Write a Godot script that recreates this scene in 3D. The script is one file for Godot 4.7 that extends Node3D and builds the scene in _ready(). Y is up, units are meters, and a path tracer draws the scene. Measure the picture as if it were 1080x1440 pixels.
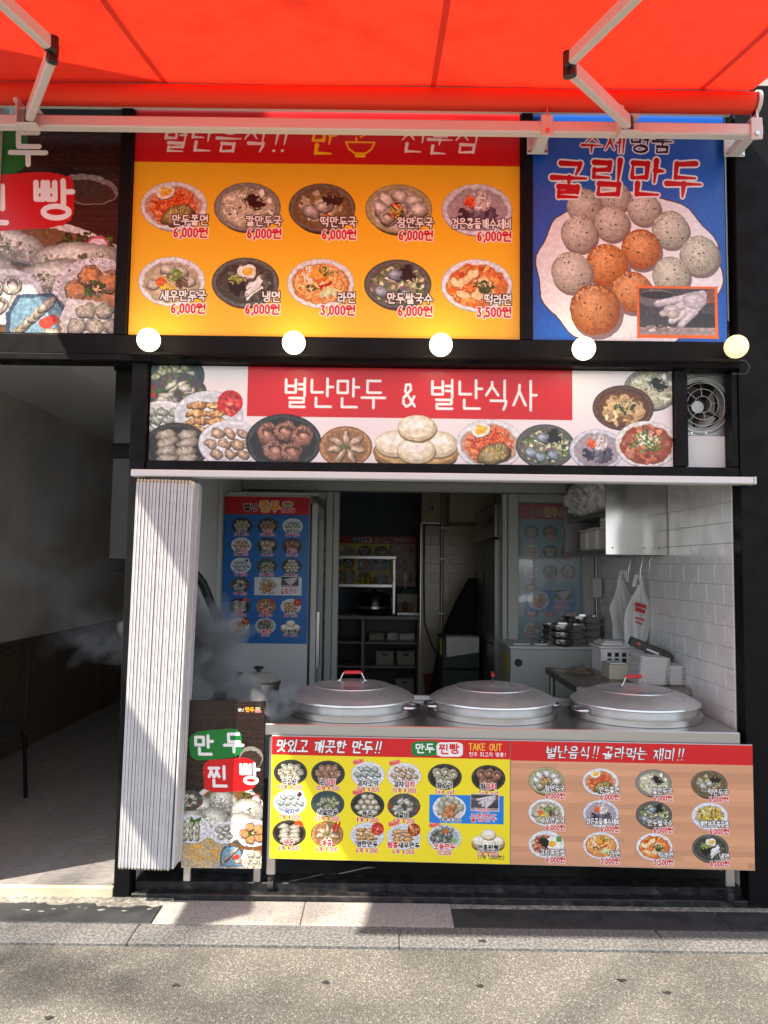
extends Node3D
# A dumpling shop front under a red awning: street, shop front, stall, kitchen behind it.

const H0 := 0.04            # level of the paving along the shop front
var M := {}
var used := {}


func _ready() -> void:
	# ---- camera, sky, sun, exposure
	var cam := Camera3D.new()
	cam.name = "camera"
	cam.position = Vector3(0, 1.55, 3.58)
	cam.rotation = Vector3(deg_to_rad(4.0), 0, 0.0125)
	cam.fov = 67.33
	cam.near = 0.05
	cam.far = 300.0
	add_child(cam)
	cam.current = true
	var sky_mat := ProceduralSkyMaterial.new()
	sky_mat.sky_top_color = Color(0.58, 0.62, 0.68)
	sky_mat.sky_horizon_color = Color(0.82, 0.82, 0.82)
	sky_mat.sky_curve = 0.12
	sky_mat.ground_bottom_color = Color(0.30, 0.29, 0.27)
	sky_mat.ground_horizon_color = Color(0.55, 0.55, 0.54)
	sky_mat.sky_energy_multiplier = 1.0
	var sky := Sky.new()
	sky.sky_material = sky_mat
	var env := Environment.new()
	env.background_mode = Environment.BG_SKY
	env.sky = sky
	env.background_energy_multiplier = 1.25
	env.tonemap_mode = Environment.TONE_MAPPER_LINEAR
	env.tonemap_exposure = 2.8
	env.sdfgi_enabled = true
	env.ssao_enabled = true
	env.ssil_enabled = true
	env.volumetric_fog_enabled = true
	env.volumetric_fog_density = 0.0
	var we := WorldEnvironment.new()
	we.name = "world"
	we.environment = env
	add_child(we)
	var sun := DirectionalLight3D.new()
	sun.name = "sun"
	sun.light_energy = 1.5
	sun.light_color = Color(1.0, 0.95, 0.88)
	sun.light_angular_distance = 0.55
	sun.shadow_enabled = true
	add_child(sun)
	sun.look_at_from_position(Vector3.ZERO, Vector3(0.641, -1.0, -0.39), Vector3.UP)

	make_materials()
	make_prints()
	# ---- the large structure
	street()
	shop_front()
	stall_room()
	dining_room()
	kitchen()
	surroundings()
	# ---- the objects
	awning()
	sign_boards()
	globe_lamps()
	exhaust_fan()
	folding_screen()
	burner_stand()
	counter()
	steam_pots()
	stall_things()
	kitchen_things()
	steam_clouds()


# ------------------------------------------------------------------ meshes

func lin(r: float, g: float, b: float) -> Color:
	return Color(r, g, b).linear_to_srgb()


func begin() -> SurfaceTool:
	var st := SurfaceTool.new()
	st.begin(Mesh.PRIMITIVE_TRIANGLES)
	return st


func tri(st: SurfaceTool, a: Vector3, b: Vector3, c: Vector3, na: Vector3, nb: Vector3, nc: Vector3) -> void:
	if (b - a).cross(c - a).dot(na + nb + nc) > 0.0:
		st.set_normal(na); st.add_vertex(a)
		st.set_normal(nc); st.add_vertex(c)
		st.set_normal(nb); st.add_vertex(b)
	else:
		st.set_normal(na); st.add_vertex(a)
		st.set_normal(nb); st.add_vertex(b)
		st.set_normal(nc); st.add_vertex(c)


func quad(st: SurfaceTool, a: Vector3, b: Vector3, c: Vector3, d: Vector3, n: Vector3) -> void:
	tri(st, a, b, c, n, n, n)
	tri(st, a, c, d, n, n, n)


func box(st: SurfaceTool, c: Vector3, s: Vector3, bev := 0.0, basis_ := Basis()) -> void:
	var h := s * 0.5
	var b: float = minf(bev, minf(h.x, minf(h.y, h.z)) * 0.9)
	var ax := [Vector3.RIGHT, Vector3.UP, Vector3.BACK]
	for i in 3:
		var j := (i + 1) % 3
		var k := (i + 2) % 3
		for s1 in [-1.0, 1.0]:
			var n: Vector3 = ax[i] * s1
			var o: Vector3 = n * h[i]
			var u: Vector3 = ax[j] * (h[j] - b)
			var v: Vector3 = ax[k] * (h[k] - b)
			quad(st, c + basis_ * (o - u - v), c + basis_ * (o + u - v), c + basis_ * (o + u + v), c + basis_ * (o - u + v), basis_ * n)
			if b > 0.0:
				for s2 in [-1.0, 1.0]:
					var p1: Vector3 = ax[i] * s1 * h[i] + ax[j] * s2 * (h[j] - b)
					var p2: Vector3 = ax[i] * s1 * (h[i] - b) + ax[j] * s2 * h[j]
					quad(st, c + basis_ * (p1 - v), c + basis_ * (p1 + v), c + basis_ * (p2 + v), c + basis_ * (p2 - v), basis_ * (ax[i] * s1 + ax[j] * s2).normalized())
	if b > 0.0:
		for x in [-1.0, 1.0]:
			for y in [-1.0, 1.0]:
				for z in [-1.0, 1.0]:
					var n := basis_ * Vector3(x, y, z).normalized()
					tri(st, c + basis_ * Vector3(x * h.x, y * (h.y - b), z * (h.z - b)), c + basis_ * Vector3(x * (h.x - b), y * h.y, z * (h.z - b)), c + basis_ * Vector3(x * (h.x - b), y * (h.y - b), z * h.z), n, n, n)


func span_box(st: SurfaceTool, a: Vector3, b: Vector3, bev := 0.0) -> void:
	box(st, (a + b) * 0.5, (b - a).abs(), bev)


func tube(st: SurfaceTool, pts: Array, r, seg := 10, capped := true) -> void:
	var n := pts.size()
	var frames := []
	var prev := Vector3.ZERO
	for i in n:
		var t: Vector3
		if i == 0:
			t = pts[1] - pts[0]
		elif i == n - 1:
			t = pts[n - 1] - pts[n - 2]
		else:
			t = (pts[i + 1] - pts[i]).normalized() + (pts[i] - pts[i - 1]).normalized()
		t = t.normalized()
		var u: Vector3
		if i == 0:
			u = t.cross(Vector3.UP if absf(t.y) < 0.9 else Vector3.RIGHT).normalized()
		else:
			u = (prev - t * prev.dot(t)).normalized()
		prev = u
		frames.append([u, t.cross(u).normalized(), t])
	for i in n - 1:
		var r0: float = r[i] if r is Array else r
		var r1: float = r[i + 1] if r is Array else r
		for k in seg:
			var a0 := TAU * k / seg
			var a1 := TAU * (k + 1) / seg
			var d00: Vector3 = frames[i][0] * cos(a0) + frames[i][1] * sin(a0)
			var d01: Vector3 = frames[i][0] * cos(a1) + frames[i][1] * sin(a1)
			var d10: Vector3 = frames[i + 1][0] * cos(a0) + frames[i + 1][1] * sin(a0)
			var d11: Vector3 = frames[i + 1][0] * cos(a1) + frames[i + 1][1] * sin(a1)
			var p00: Vector3 = pts[i] + d00 * r0
			var p01: Vector3 = pts[i] + d01 * r0
			var p10: Vector3 = pts[i + 1] + d10 * r1
			var p11: Vector3 = pts[i + 1] + d11 * r1
			tri(st, p00, p01, p11, d00, d01, d11)
			tri(st, p00, p11, p10, d00, d11, d10)
	if capped:
		for e in [0, n - 1]:
			var nn: Vector3 = frames[e][2] * (-1.0 if e == 0 else 1.0)
			var rr: float = r[e] if r is Array else r
			for k in seg:
				var a0 := TAU * k / seg
				var a1 := TAU * (k + 1) / seg
				tri(st, pts[e], pts[e] + (frames[e][0] * cos(a0) + frames[e][1] * sin(a0)) * rr, pts[e] + (frames[e][0] * cos(a1) + frames[e][1] * sin(a1)) * rr, nn, nn, nn)


func lathe(st: SurfaceTool, prof: Array, seg := 40, at := Vector3.ZERO) -> void:
	var m := prof.size()
	var nrm := []
	for i in m - 1:
		var d: Vector2 = prof[i + 1] - prof[i]
		nrm.append(Vector2(d.y, -d.x).normalized())
	for i in m - 1:
		var n0: Vector2 = nrm[i]
		var n1: Vector2 = nrm[i]
		if i > 0 and nrm[i - 1].dot(nrm[i]) > 0.75:
			n0 = (nrm[i - 1] + nrm[i]).normalized()
		if i < m - 2 and nrm[i + 1].dot(nrm[i]) > 0.75:
			n1 = (nrm[i + 1] + nrm[i]).normalized()
		for k in seg:
			var c0 := cos(TAU * k / seg)
			var s0 := sin(TAU * k / seg)
			var c1 := cos(TAU * (k + 1) / seg)
			var s1 := sin(TAU * (k + 1) / seg)
			var p: Vector2 = prof[i]
			var q: Vector2 = prof[i + 1]
			var a := at + Vector3(p.x * c0, p.y, p.x * s0)
			var b := at + Vector3(p.x * c1, p.y, p.x * s1)
			var c := at + Vector3(q.x * c1, q.y, q.x * s1)
			var d := at + Vector3(q.x * c0, q.y, q.x * s0)
			var na := Vector3(n0.x * c0, n0.y, n0.x * s0)
			var nb := Vector3(n0.x * c1, n0.y, n0.x * s1)
			var nc := Vector3(n1.x * c1, n1.y, n1.x * s1)
			var nd := Vector3(n1.x * c0, n1.y, n1.x * s0)
			if p.x > 1e-5:
				tri(st, a, b, c, na, nb, nc)
			if q.x > 1e-5:
				tri(st, a, c, d, na, nc, nd)


func ring(st: SurfaceTool, at: Vector3, r: float, w: float, n := 40, basis_ := Basis(), seg := 6) -> void:
	var pts := []
	for i in n + 1:
		pts.append(at + basis_ * Vector3(cos(TAU * i / n) * r, sin(TAU * i / n) * r, 0))
	tube(st, pts, w, seg, false)


func sheet(st: SurfaceTool, f: Callable, nu: int, nv: int) -> void:
	# a smooth surface f(u, v), u and v from 0 to 1
	var pt := []
	for i in nu + 1:
		var row := []
		for j in nv + 1:
			row.append(f.call(float(i) / nu, float(j) / nv))
		pt.append(row)
	var nm := []
	for i in nu + 1:
		var row := []
		for j in nv + 1:
			var du: Vector3 = pt[mini(i + 1, nu)][j] - pt[maxi(i - 1, 0)][j]
			var dv: Vector3 = pt[i][mini(j + 1, nv)] - pt[i][maxi(j - 1, 0)]
			row.append(du.cross(dv).normalized())
		nm.append(row)
	for i in nu:
		for j in nv:
			tri(st, pt[i][j], pt[i + 1][j], pt[i + 1][j + 1], nm[i][j], nm[i + 1][j], nm[i + 1][j + 1])
			tri(st, pt[i][j], pt[i + 1][j + 1], pt[i][j + 1], nm[i][j], nm[i + 1][j + 1], nm[i][j + 1])


func print_mesh(w: float, h: float) -> ArrayMesh:
	# a sheet w by h, its lower left corner at the origin, facing +z, uv 0 to 1 across the print
	var st := begin()
	var n := 1
	for i in n:
		for j in n:
			for q in [[0, 0], [0, 1], [1, 1], [0, 0], [1, 1], [1, 0]]:
				var u := float(i + q[0]) / n
				var v := float(j + q[1]) / n
				st.set_normal(Vector3.BACK)
				st.set_uv(Vector2(u, 1.0 - v))
				st.add_vertex(Vector3(u * w, v * h, 0))
	return st.commit()


# ------------------------------------------------------------------ nodes

func numbered(called: String) -> String:
	var k: int = used.get(called, 0)
	used[called] = k + 1
	return called if k == 0 else "%s_%03d" % [called, k]


func tag(o: Node3D, label: String, category := "", group := "", kind := "") -> Node3D:
	o.set_meta("label", label)
	if category: o.set_meta("category", category)
	if group: o.set_meta("group", group)
	if kind: o.set_meta("kind", kind)
	return o


func thing(called: String, label: String, category: String, at := Vector3.ZERO, group := "", turn := 0.0) -> Node3D:
	var o := Node3D.new()
	o.name = numbered(called)
	add_child(o)
	o.position = at
	o.rotation.y = turn
	tag(o, label, category, group)
	return o


func place(called: String, mesh: Mesh, m: Material, parent: Node = self, at := Vector3.ZERO) -> MeshInstance3D:
	var o := MeshInstance3D.new()
	o.name = numbered(called) if parent == self else called
	o.mesh = mesh
	o.material_override = m
	o.position = at
	parent.add_child(o, true)
	return o


func obj(called: String, st: SurfaceTool, m: Material, parent: Node = self, at := Vector3.ZERO) -> MeshInstance3D:
	return place(called, st.commit(), m, parent, at)


func part_box(called: String, m: Material, parent: Node, a: Vector3, b: Vector3, bev := 0.0) -> MeshInstance3D:
	var st := begin()
	span_box(st, a, b, bev)
	return obj(called, st, m, parent)


func struct_box(called: String, label: String, m: Material, a: Vector3, b: Vector3) -> MeshInstance3D:
	var o := part_box(called, m, self, a, b)
	o.set_meta("kind", "structure")
	o.set_meta("label", label)
	return o


# ------------------------------------------------------------------ materials

func mat(called: String, c: Color, rough := 0.6, metal := 0.0, spec := 0.5) -> StandardMaterial3D:
	var m := StandardMaterial3D.new()
	m.resource_name = called
	m.albedo_color = c
	m.roughness = rough
	m.metallic = metal
	m.metallic_specular = spec
	M[called] = m
	return m


func noise_tex(freq: float, stops: Array, size := 512, kind := FastNoiseLite.TYPE_SIMPLEX_SMOOTH, oct := 4, sd := 1) -> NoiseTexture2D:
	var n := FastNoiseLite.new()
	n.noise_type = kind
	n.frequency = freq
	n.seed = sd
	n.fractal_octaves = oct
	if kind == FastNoiseLite.TYPE_CELLULAR:
		n.cellular_return_type = FastNoiseLite.RETURN_CELL_VALUE
		n.fractal_type = FastNoiseLite.FRACTAL_NONE
	var t := NoiseTexture2D.new()
	t.width = size
	t.height = size
	t.seamless = true
	t.noise = n
	if stops.size():
		var g := Gradient.new()
		g.offsets = PackedFloat32Array(stops.map(func(s): return s[0]))
		g.colors = PackedColorArray(stops.map(func(s): return s[1]))
		t.color_ramp = g
	return t


func grey(v: float) -> Color:
	return lin(v, v, v)


func world_map(m: StandardMaterial3D, s: float) -> void:
	m.uv1_triplanar = true
	m.uv1_world_triplanar = true
	m.uv1_scale = Vector3.ONE * s


func rough_map(m: StandardMaterial3D, freq: float, lo: float, hi: float, sd := 5) -> void:
	m.roughness = 1.0
	m.roughness_texture = noise_tex(freq, [[0.25, Color(lo, lo, lo)], [0.75, Color(hi, hi, hi)]], 256, FastNoiseLite.TYPE_SIMPLEX_SMOOTH, 4, sd)


func relief(m: StandardMaterial3D, tex: Texture2D, cm: float) -> void:
	m.heightmap_enabled = true
	m.heightmap_texture = tex
	m.heightmap_scale = cm


func make_materials() -> void:
	var m := mat("asphalt", Color.WHITE, 0.9)
	m.albedo_texture = noise_tex(0.11, [[0.0, lin(0.095, 0.092, 0.081)], [0.35, lin(0.132, 0.128, 0.113)], [0.62, lin(0.163, 0.158, 0.139)], [0.85, lin(0.21, 0.203, 0.18)], [1.0, lin(0.34, 0.33, 0.30)]], 1024, FastNoiseLite.TYPE_CELLULAR, 1, 11)
	m.detail_enabled = true
	m.detail_blend_mode = BaseMaterial3D.BLEND_MODE_MUL
	m.detail_albedo = noise_tex(0.007, [[0.2, grey(0.58)], [0.40, grey(0.74)], [0.52, grey(0.84)], [0.62, grey(0.94)], [0.75, grey(1.0)]], 512, FastNoiseLite.TYPE_SIMPLEX_SMOOTH, 5, 3)
	m.detail_uv_layer = BaseMaterial3D.DETAIL_UV_2
	world_map(m, 1.9)
	m.uv2_triplanar = true
	m.uv2_world_triplanar = true
	m.uv2_scale = Vector3.ONE * 0.31
	relief(m, noise_tex(0.11, [], 1024, FastNoiseLite.TYPE_CELLULAR, 1, 11), 0.55)
	m = mat("worn_cement", Color.WHITE, 0.9)
	m.albedo_texture = noise_tex(0.03, [[0.2, lin(0.16, 0.15, 0.125)], [0.5, lin(0.25, 0.24, 0.205)], [0.8, lin(0.38, 0.37, 0.33)]], 512, FastNoiseLite.TYPE_SIMPLEX_SMOOTH, 5, 9)
	world_map(m, 1.7)
	relief(m, noise_tex(0.05, [], 512, FastNoiseLite.TYPE_SIMPLEX_SMOOTH, 5, 8), 0.3)
	m = mat("kerb_granite", Color.WHITE, 0.8)
	m.albedo_texture = noise_tex(0.022, [[0.2, lin(0.075, 0.075, 0.075)], [0.45, lin(0.118, 0.118, 0.116)], [0.6, lin(0.145, 0.145, 0.142)], [0.85, lin(0.21, 0.21, 0.203)]], 1024, FastNoiseLite.TYPE_SIMPLEX, 5, 21)
	world_map(m, 2.0)
	relief(m, noise_tex(0.2, [], 512, FastNoiseLite.TYPE_SIMPLEX, 4, 22), 0.08)
	m = mat("pink_granite", Color.WHITE, 0.75)
	m.albedo_texture = noise_tex(0.2, [[0.0, lin(0.10, 0.085, 0.08)], [0.2, lin(0.16, 0.13, 0.12)], [0.26, lin(0.29, 0.28, 0.262)], [0.7, lin(0.38, 0.368, 0.345)], [1.0, lin(0.45, 0.435, 0.41)]], 1024, FastNoiseLite.TYPE_CELLULAR, 1, 31)
	world_map(m, 2.4)
	m = mat("black_granite", Color.WHITE, 0.55)
	m.albedo_texture = noise_tex(0.12, [[0.3, lin(0.018, 0.020, 0.023)], [0.6, lin(0.032, 0.035, 0.038)], [0.82, lin(0.06, 0.063, 0.065)], [1.0, lin(0.12, 0.12, 0.115)]], 1024, FastNoiseLite.TYPE_SIMPLEX_SMOOTH, 5, 41)
	world_map(m, 1.3)
	rough_map(m, 0.02, 0.5, 0.85)
	m = mat("black_paint", lin(0.006, 0.006, 0.007), 0.5, 0.0, 0.25)
	rough_map(m, 0.03, 0.4, 0.65)
	world_map(m, 1.0)
	m = mat("black_sill", lin(0.012, 0.012, 0.012), 0.4)
	m.albedo_color = Color.WHITE
	m.albedo_texture = noise_tex(0.02, [[0.4, lin(0.010, 0.010, 0.011)], [0.7, lin(0.022, 0.021, 0.02)], [0.92, lin(0.07, 0.065, 0.058)]], 512, FastNoiseLite.TYPE_SIMPLEX_SMOOTH, 5, 51)
	rough_map(m, 0.03, 0.3, 0.7)
	world_map(m, 1.4)
	# steel sheet, brushed
	m = mat("steel", lin(0.55, 0.54, 0.52), 0.34, 1.0)
	m = mat("steel_mirror", lin(0.58, 0.57, 0.54), 0.16, 1.0)
	relief(m, noise_tex(0.006, [], 256, FastNoiseLite.TYPE_SIMPLEX_SMOOTH, 2, 4), 0.6)
	world_map(m, 1.0)
	m = mat("steel_dull", lin(0.42, 0.42, 0.41), 0.45, 1.0)
	m = mat("table_steel", lin(0.34, 0.31, 0.27), 0.4, 0.9)
	rough_map(m, 0.02, 0.3, 0.6)
	world_map(m, 1.5)
	m = mat("aluminium", Color.WHITE, 0.3, 0.76)
	m.albedo_texture = noise_tex(0.012, [[0.3, lin(0.73, 0.75, 0.73)], [0.55, lin(0.80, 0.82, 0.80)], [0.75, lin(0.84, 0.86, 0.84)]], 512, FastNoiseLite.TYPE_SIMPLEX_SMOOTH, 4, 61)
	m.roughness = 1.0
	m.roughness_texture = noise_tex(0.010, [[0.2, Color(0.26, 0.26, 0.26)], [0.8, Color(0.40, 0.40, 0.40)]], 512, FastNoiseLite.TYPE_SIMPLEX_SMOOTH, 3, 62)
	relief(m, noise_tex(0.008, [], 256, FastNoiseLite.TYPE_SIMPLEX_SMOOTH, 2, 63), 0.10)
	world_map(m, 1.6)
	mat("chrome", lin(0.65, 0.65, 0.65), 0.15, 1.0)
	mat("powder_white", lin(0.68, 0.67, 0.65), 0.4)
	mat("rail_white", lin(0.72, 0.71, 0.70), 0.45)
	mat("black_plastic", lin(0.015, 0.015, 0.016), 0.4)
	mat("dark_rubber", lin(0.02, 0.02, 0.02), 0.8)
	mat("red_plastic", lin(0.62, 0.03, 0.03), 0.35)
	mat("cream_plastic", lin(0.62, 0.54, 0.38), 0.5)
	m = mat("screen_vinyl", Color.WHITE, 0.5)
	m.albedo_texture = noise_tex(0.03, [[0.3, lin(0.56, 0.56, 0.57)], [0.7, lin(0.63, 0.63, 0.635)]], 256, FastNoiseLite.TYPE_SIMPLEX_SMOOTH, 4, 71)
	world_map(m, 1.5)
	m = mat("awning_cloth", Color.WHITE, 0.85)
	m.albedo_texture = noise_tex(0.02, [[0.2, lin(0.88, 0.036, 0.014)], [0.5, lin(0.92, 0.040, 0.016)], [0.8, lin(0.94, 0.044, 0.018)]], 512, FastNoiseLite.TYPE_SIMPLEX_SMOOTH, 5, 81)
	world_map(m, 0.9)
	m.backlight_enabled = true
	m.backlight = Color(0.72, 0.72, 0.72)
	m = mat("awning_seam", lin(0.75, 0.035, 0.015), 0.85)
	m.backlight_enabled = true
	m.backlight = Color(0.5, 0.5, 0.5)
	mat("awning_roll", lin(0.80, 0.060, 0.022), 0.85)
	# walls
	m = mat("white_tile", Color.WHITE, 0.2)
	m.albedo_texture = noise_tex(0.01, [[0.2, lin(0.72, 0.73, 0.72)], [0.8, lin(0.80, 0.805, 0.795)]], 256, FastNoiseLite.TYPE_SIMPLEX_SMOOTH, 4, 91)
	rough_map(m, 0.02, 0.12, 0.3)
	world_map(m, 1.1)
	mat("grout", lin(0.70, 0.70, 0.69), 0.8)
	mat("cream_tile", lin(0.50, 0.42, 0.30), 0.22)
	mat("cream_grout", lin(0.30, 0.25, 0.18), 0.9)
	mat("cream_paint", lin(0.52, 0.43, 0.29), 0.6)
	m = mat("grey_plaster", Color.WHITE, 0.9)
	m.albedo_texture = noise_tex(0.01, [[0.2, lin(0.58, 0.555, 0.51)], [0.8, lin(0.70, 0.665, 0.61)]], 256, FastNoiseLite.TYPE_SIMPLEX_SMOOTH, 4, 95)
	world_map(m, 0.7)
	mat("white_paint", lin(0.70, 0.71, 0.70), 0.7)
	mat("blue_paint", lin(0.14, 0.19, 0.23), 0.7)
	mat("frame_grey", lin(0.50, 0.53, 0.50), 0.45)
	mat("ceiling_paint", lin(0.76, 0.76, 0.75), 0.8)
	m = mat("wood_panel", Color.WHITE, 0.55)
	m.albedo_texture = noise_tex(0.02, [[0.2, lin(0.075, 0.050, 0.032)], [0.5, lin(0.115, 0.080, 0.052)], [0.8, lin(0.165, 0.118, 0.078)]], 512, FastNoiseLite.TYPE_SIMPLEX_SMOOTH, 5, 101)
	world_map(m, 1.0)
	m.uv1_scale = Vector3(0.9, 5.0, 0.9)
	for k in 3:
		m = mat("floor_plank_%d" % k, Color.WHITE, 0.5)
		var v: float = [0.245, 0.255, 0.265][k]
		m.albedo_texture = noise_tex(0.02, [[0.2, lin(v * 0.80, v * 0.76, v * 0.72)], [0.5, lin(v, v * 0.96, v * 0.92)], [0.8, lin(v * 1.08, v * 1.05, v * 1.02)]], 512, FastNoiseLite.TYPE_SIMPLEX_SMOOTH, 5, 111 + k)
		world_map(m, 1.0)
		m.uv1_scale = Vector3(1.2, 1.2, 5.0)
		rough_map(m, 0.02, 0.35, 0.6)
	m = mat("dark_floor", lin(0.05, 0.05, 0.05), 0.35)
	m = mat("glass", Color(0.9, 0.95, 0.95, 0.12), 0.03)
	m.transparency = BaseMaterial3D.TRANSPARENCY_ALPHA
	m = mat("lid_glass", Color(0.8, 0.8, 0.75, 0.35), 0.05)
	m.transparency = BaseMaterial3D.TRANSPARENCY_ALPHA
	m = mat("bag_film", lin(0.78, 0.78, 0.76), 0.3)
	m.backlight_enabled = true
	m.backlight = Color(0.6, 0.6, 0.6)
	m = mat("window_film", lin(0.72, 0.72, 0.70), 0.7)
	m.backlight_enabled = true
	m.backlight = Color(0.9, 0.9, 0.9)
	mat("foam", lin(0.74, 0.72, 0.70), 0.7)
	mat("fridge_white", lin(0.60, 0.61, 0.62), 0.35)
	mat("machine_grey", lin(0.42, 0.44, 0.41), 0.5)
	mat("crate_green", lin(0.02, 0.035, 0.028), 0.6)
	mat("yellow_plastic", lin(0.55, 0.42, 0.03), 0.5)
	mat("carton_black", lin(0.028, 0.028, 0.022), 0.5)
	mat("black_cloth", lin(0.010, 0.010, 0.011), 0.95)
	mat("white_cloth", lin(0.55, 0.55, 0.53), 0.9)
	mat("brown_cloth", lin(0.12, 0.09, 0.06), 0.95)
	mat("bin_red", lin(0.30, 0.06, 0.05), 0.5)
	mat("beige_plastic", lin(0.42, 0.37, 0.29), 0.55)
	mat("shelf_board", lin(0.36, 0.33, 0.27), 0.6)
	mat("cooker_black", lin(0.012, 0.012, 0.013), 0.25)
	mat("white_porcelain", lin(0.62, 0.60, 0.55), 0.3)
	mat("bark", lin(0.10, 0.085, 0.07), 0.95)
	mat("leaf", lin(0.06, 0.11, 0.03), 0.7)
	mat("neighbour_wall", lin(0.34, 0.33, 0.31), 0.85)
	mat("sign_white", lin(0.6, 0.6, 0.58), 0.5)
	m = mat("car_white", lin(0.72, 0.72, 0.72), 0.25)
	m.clearcoat_enabled = true
	mat("car_window", lin(0.01, 0.012, 0.013), 0.06)
	m = mat("globe_glow_dim", lin(0.85, 0.78, 0.60), 0.4)
	m.emission_enabled = true
	m.emission = Color(1.0, 0.88, 0.55)
	m.emission_energy_multiplier = 0.5
	m = mat("globe_glow", lin(0.85, 0.80, 0.70), 0.4)
	m.emission_enabled = true
	m.emission = Color(1.0, 0.94, 0.80)
	m.emission_energy_multiplier = 1.6


func print_mat(called: String, im: Image, rough := 0.4) -> void:
	var m := mat(called, Color.WHITE, rough)
	m.albedo_texture = ImageTexture.create_from_image(im)
	m.texture_repeat = false


# ------------------------------------------------------------------ printing: a flat canvas, brush lettering and food pictures

class Cv:
	var im: Image
	var w: int
	var h: int
	var rn := RandomNumberGenerator.new()

	func _init(w_: int, h_: int, c: Color, sd := 1) -> void:
		w = w_
		h = h_
		im = Image.create_empty(w, h, false, Image.FORMAT_RGBA8)
		im.fill(c)
		rn.seed = sd

	func rr(a: float, b: float) -> float:
		return rn.randf_range(a, b)

	func rect(x: float, y: float, ww: float, hh: float, c: Color) -> void:
		im.fill_rect(Rect2i(int(round(x)), int(round(y)), maxi(1, int(round(ww))), maxi(1, int(round(hh)))), c)

	func poly(pts: PackedVector2Array, c: Color) -> void:
		var y0 := 1e9
		var y1 := -1e9
		for p in pts:
			y0 = minf(y0, p.y)
			y1 = maxf(y1, p.y)
		var n := pts.size()
		for y in range(maxi(0, int(y0)), mini(h, int(y1) + 1)):
			var yc := y + 0.5
			var xs: Array[float] = []
			for i in n:
				var a := pts[i]
				var b := pts[(i + 1) % n]
				if (a.y <= yc) != (b.y <= yc):
					xs.append(a.x + (yc - a.y) / (b.y - a.y) * (b.x - a.x))
			xs.sort()
			for k in range(0, xs.size() - 1, 2):
				var xa := int(round(xs[k]))
				var xb := int(round(xs[k + 1]))
				if xb > xa:
					im.fill_rect(Rect2i(xa, y, xb - xa, 1), c)

	func ell(cx: float, cy: float, rx: float, ry: float, rot: float, c: Color) -> void:
		var co := cos(rot)
		var si := sin(rot)
		var a := co * co / (rx * rx) + si * si / (ry * ry)
		var b := 2.0 * co * si * (1.0 / (rx * rx) - 1.0 / (ry * ry))
		var d := si * si / (rx * rx) + co * co / (ry * ry)
		var ext := sqrt(rx * rx * si * si + ry * ry * co * co)
		for y in range(maxi(0, int(cy - ext)), mini(h, int(cy + ext) + 1)):
			var v := y + 0.5 - cy
			var disc := b * b * v * v - 4.0 * a * (d * v * v - 1.0)
			if disc > 0.0:
				var s := sqrt(disc)
				var x0 := int(round(cx + (-b * v - s) / (2.0 * a)))
				var x1 := int(round(cx + (-b * v + s) / (2.0 * a)))
				if x1 > x0:
					im.fill_rect(Rect2i(x0, y, x1 - x0, 1), c)

	func cap(p: Vector2, q: Vector2, w0: float, w1: float, c: Color) -> void:
		var d := q - p
		var an := d.angle() if d.length() > 0.01 else 0.0
		var pts := PackedVector2Array()
		for k in 7:
			var t := an + PI / 2 + PI * k / 6.0
			pts.append(p + Vector2(cos(t), sin(t)) * w0)
		for k in 7:
			var t := an - PI / 2 + PI * k / 6.0
			pts.append(q + Vector2(cos(t), sin(t)) * w1)
		poly(pts, c)

	func line(pts: Array, ww: float, c: Color) -> void:
		for i in pts.size() - 1:
			cap(pts[i], pts[i + 1], ww, ww, c)

	func vary(c: Color, v: float) -> Color:
		var k := 1.0 + rr(-v, v)
		return Color(clampf(c.r * k, 0, 1), clampf(c.g * k, 0, 1), clampf(c.b * k, 0, 1))

	func inside(cx: float, cy: float, rx: float, ry: float) -> Vector2:
		var a := rr(0, TAU)
		var r := sqrt(rr(0, 1))
		return Vector2(cx + cos(a) * r * rx, cy + sin(a) * r * ry)

	func scatter(cx: float, cy: float, rx: float, ry: float, n: int, s: float, cols: Array) -> void:
		for i in n:
			var p := inside(cx, cy, rx, ry)
			ell(p.x, p.y, s * rr(0.5, 1.3), s * rr(0.3, 0.8), rr(0, PI), vary(cols[rn.randi() % cols.size()], 0.18))

	func strands(cx: float, cy: float, rx: float, ry: float, n: int, ww: float, cols: Array, bend := 1.0) -> void:
		for i in n:
			var p := inside(cx, cy, rx, ry)
			var a := rr(0, TAU)
			var turn := rr(-0.5, 0.5) * bend
			var c := vary(cols[rn.randi() % cols.size()], 0.15)
			for k in 6:
				var q := p + Vector2(cos(a), sin(a) * ry / rx) * rx * 0.16
				var e := Vector2((q.x - cx) / rx, (q.y - cy) / ry)
				if e.length() > 1.05:
					break
				cap(p, q, ww, ww, c)
				p = q
				a += turn

	func blob(cx: float, cy: float, r: float, n: int, c: Color, jag := 0.35, sq := 0.8) -> void:
		var pts := PackedVector2Array()
		for k in n:
			var t := TAU * k / n
			var q := r * (1.0 + rr(-jag, jag))
			pts.append(Vector2(cx + cos(t) * q, cy + sin(t) * q * sq))
		poly(pts, c)

	func soft(cx: float, cy: float, a: float, b: float, rot: float, edge: Color, top: Color, n := 7) -> void:
		# a rounded form in a photograph: shade at its rim, light towards the window
		for k in n:
			var t := float(k) / (n - 1)
			var s := 1.0 - 0.72 * t
			ell(cx - a * 0.16 * t, cy - b * 0.24 * t, a * s, b * s, rot, edge.lerp(top, pow(t, 0.8)))

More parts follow.
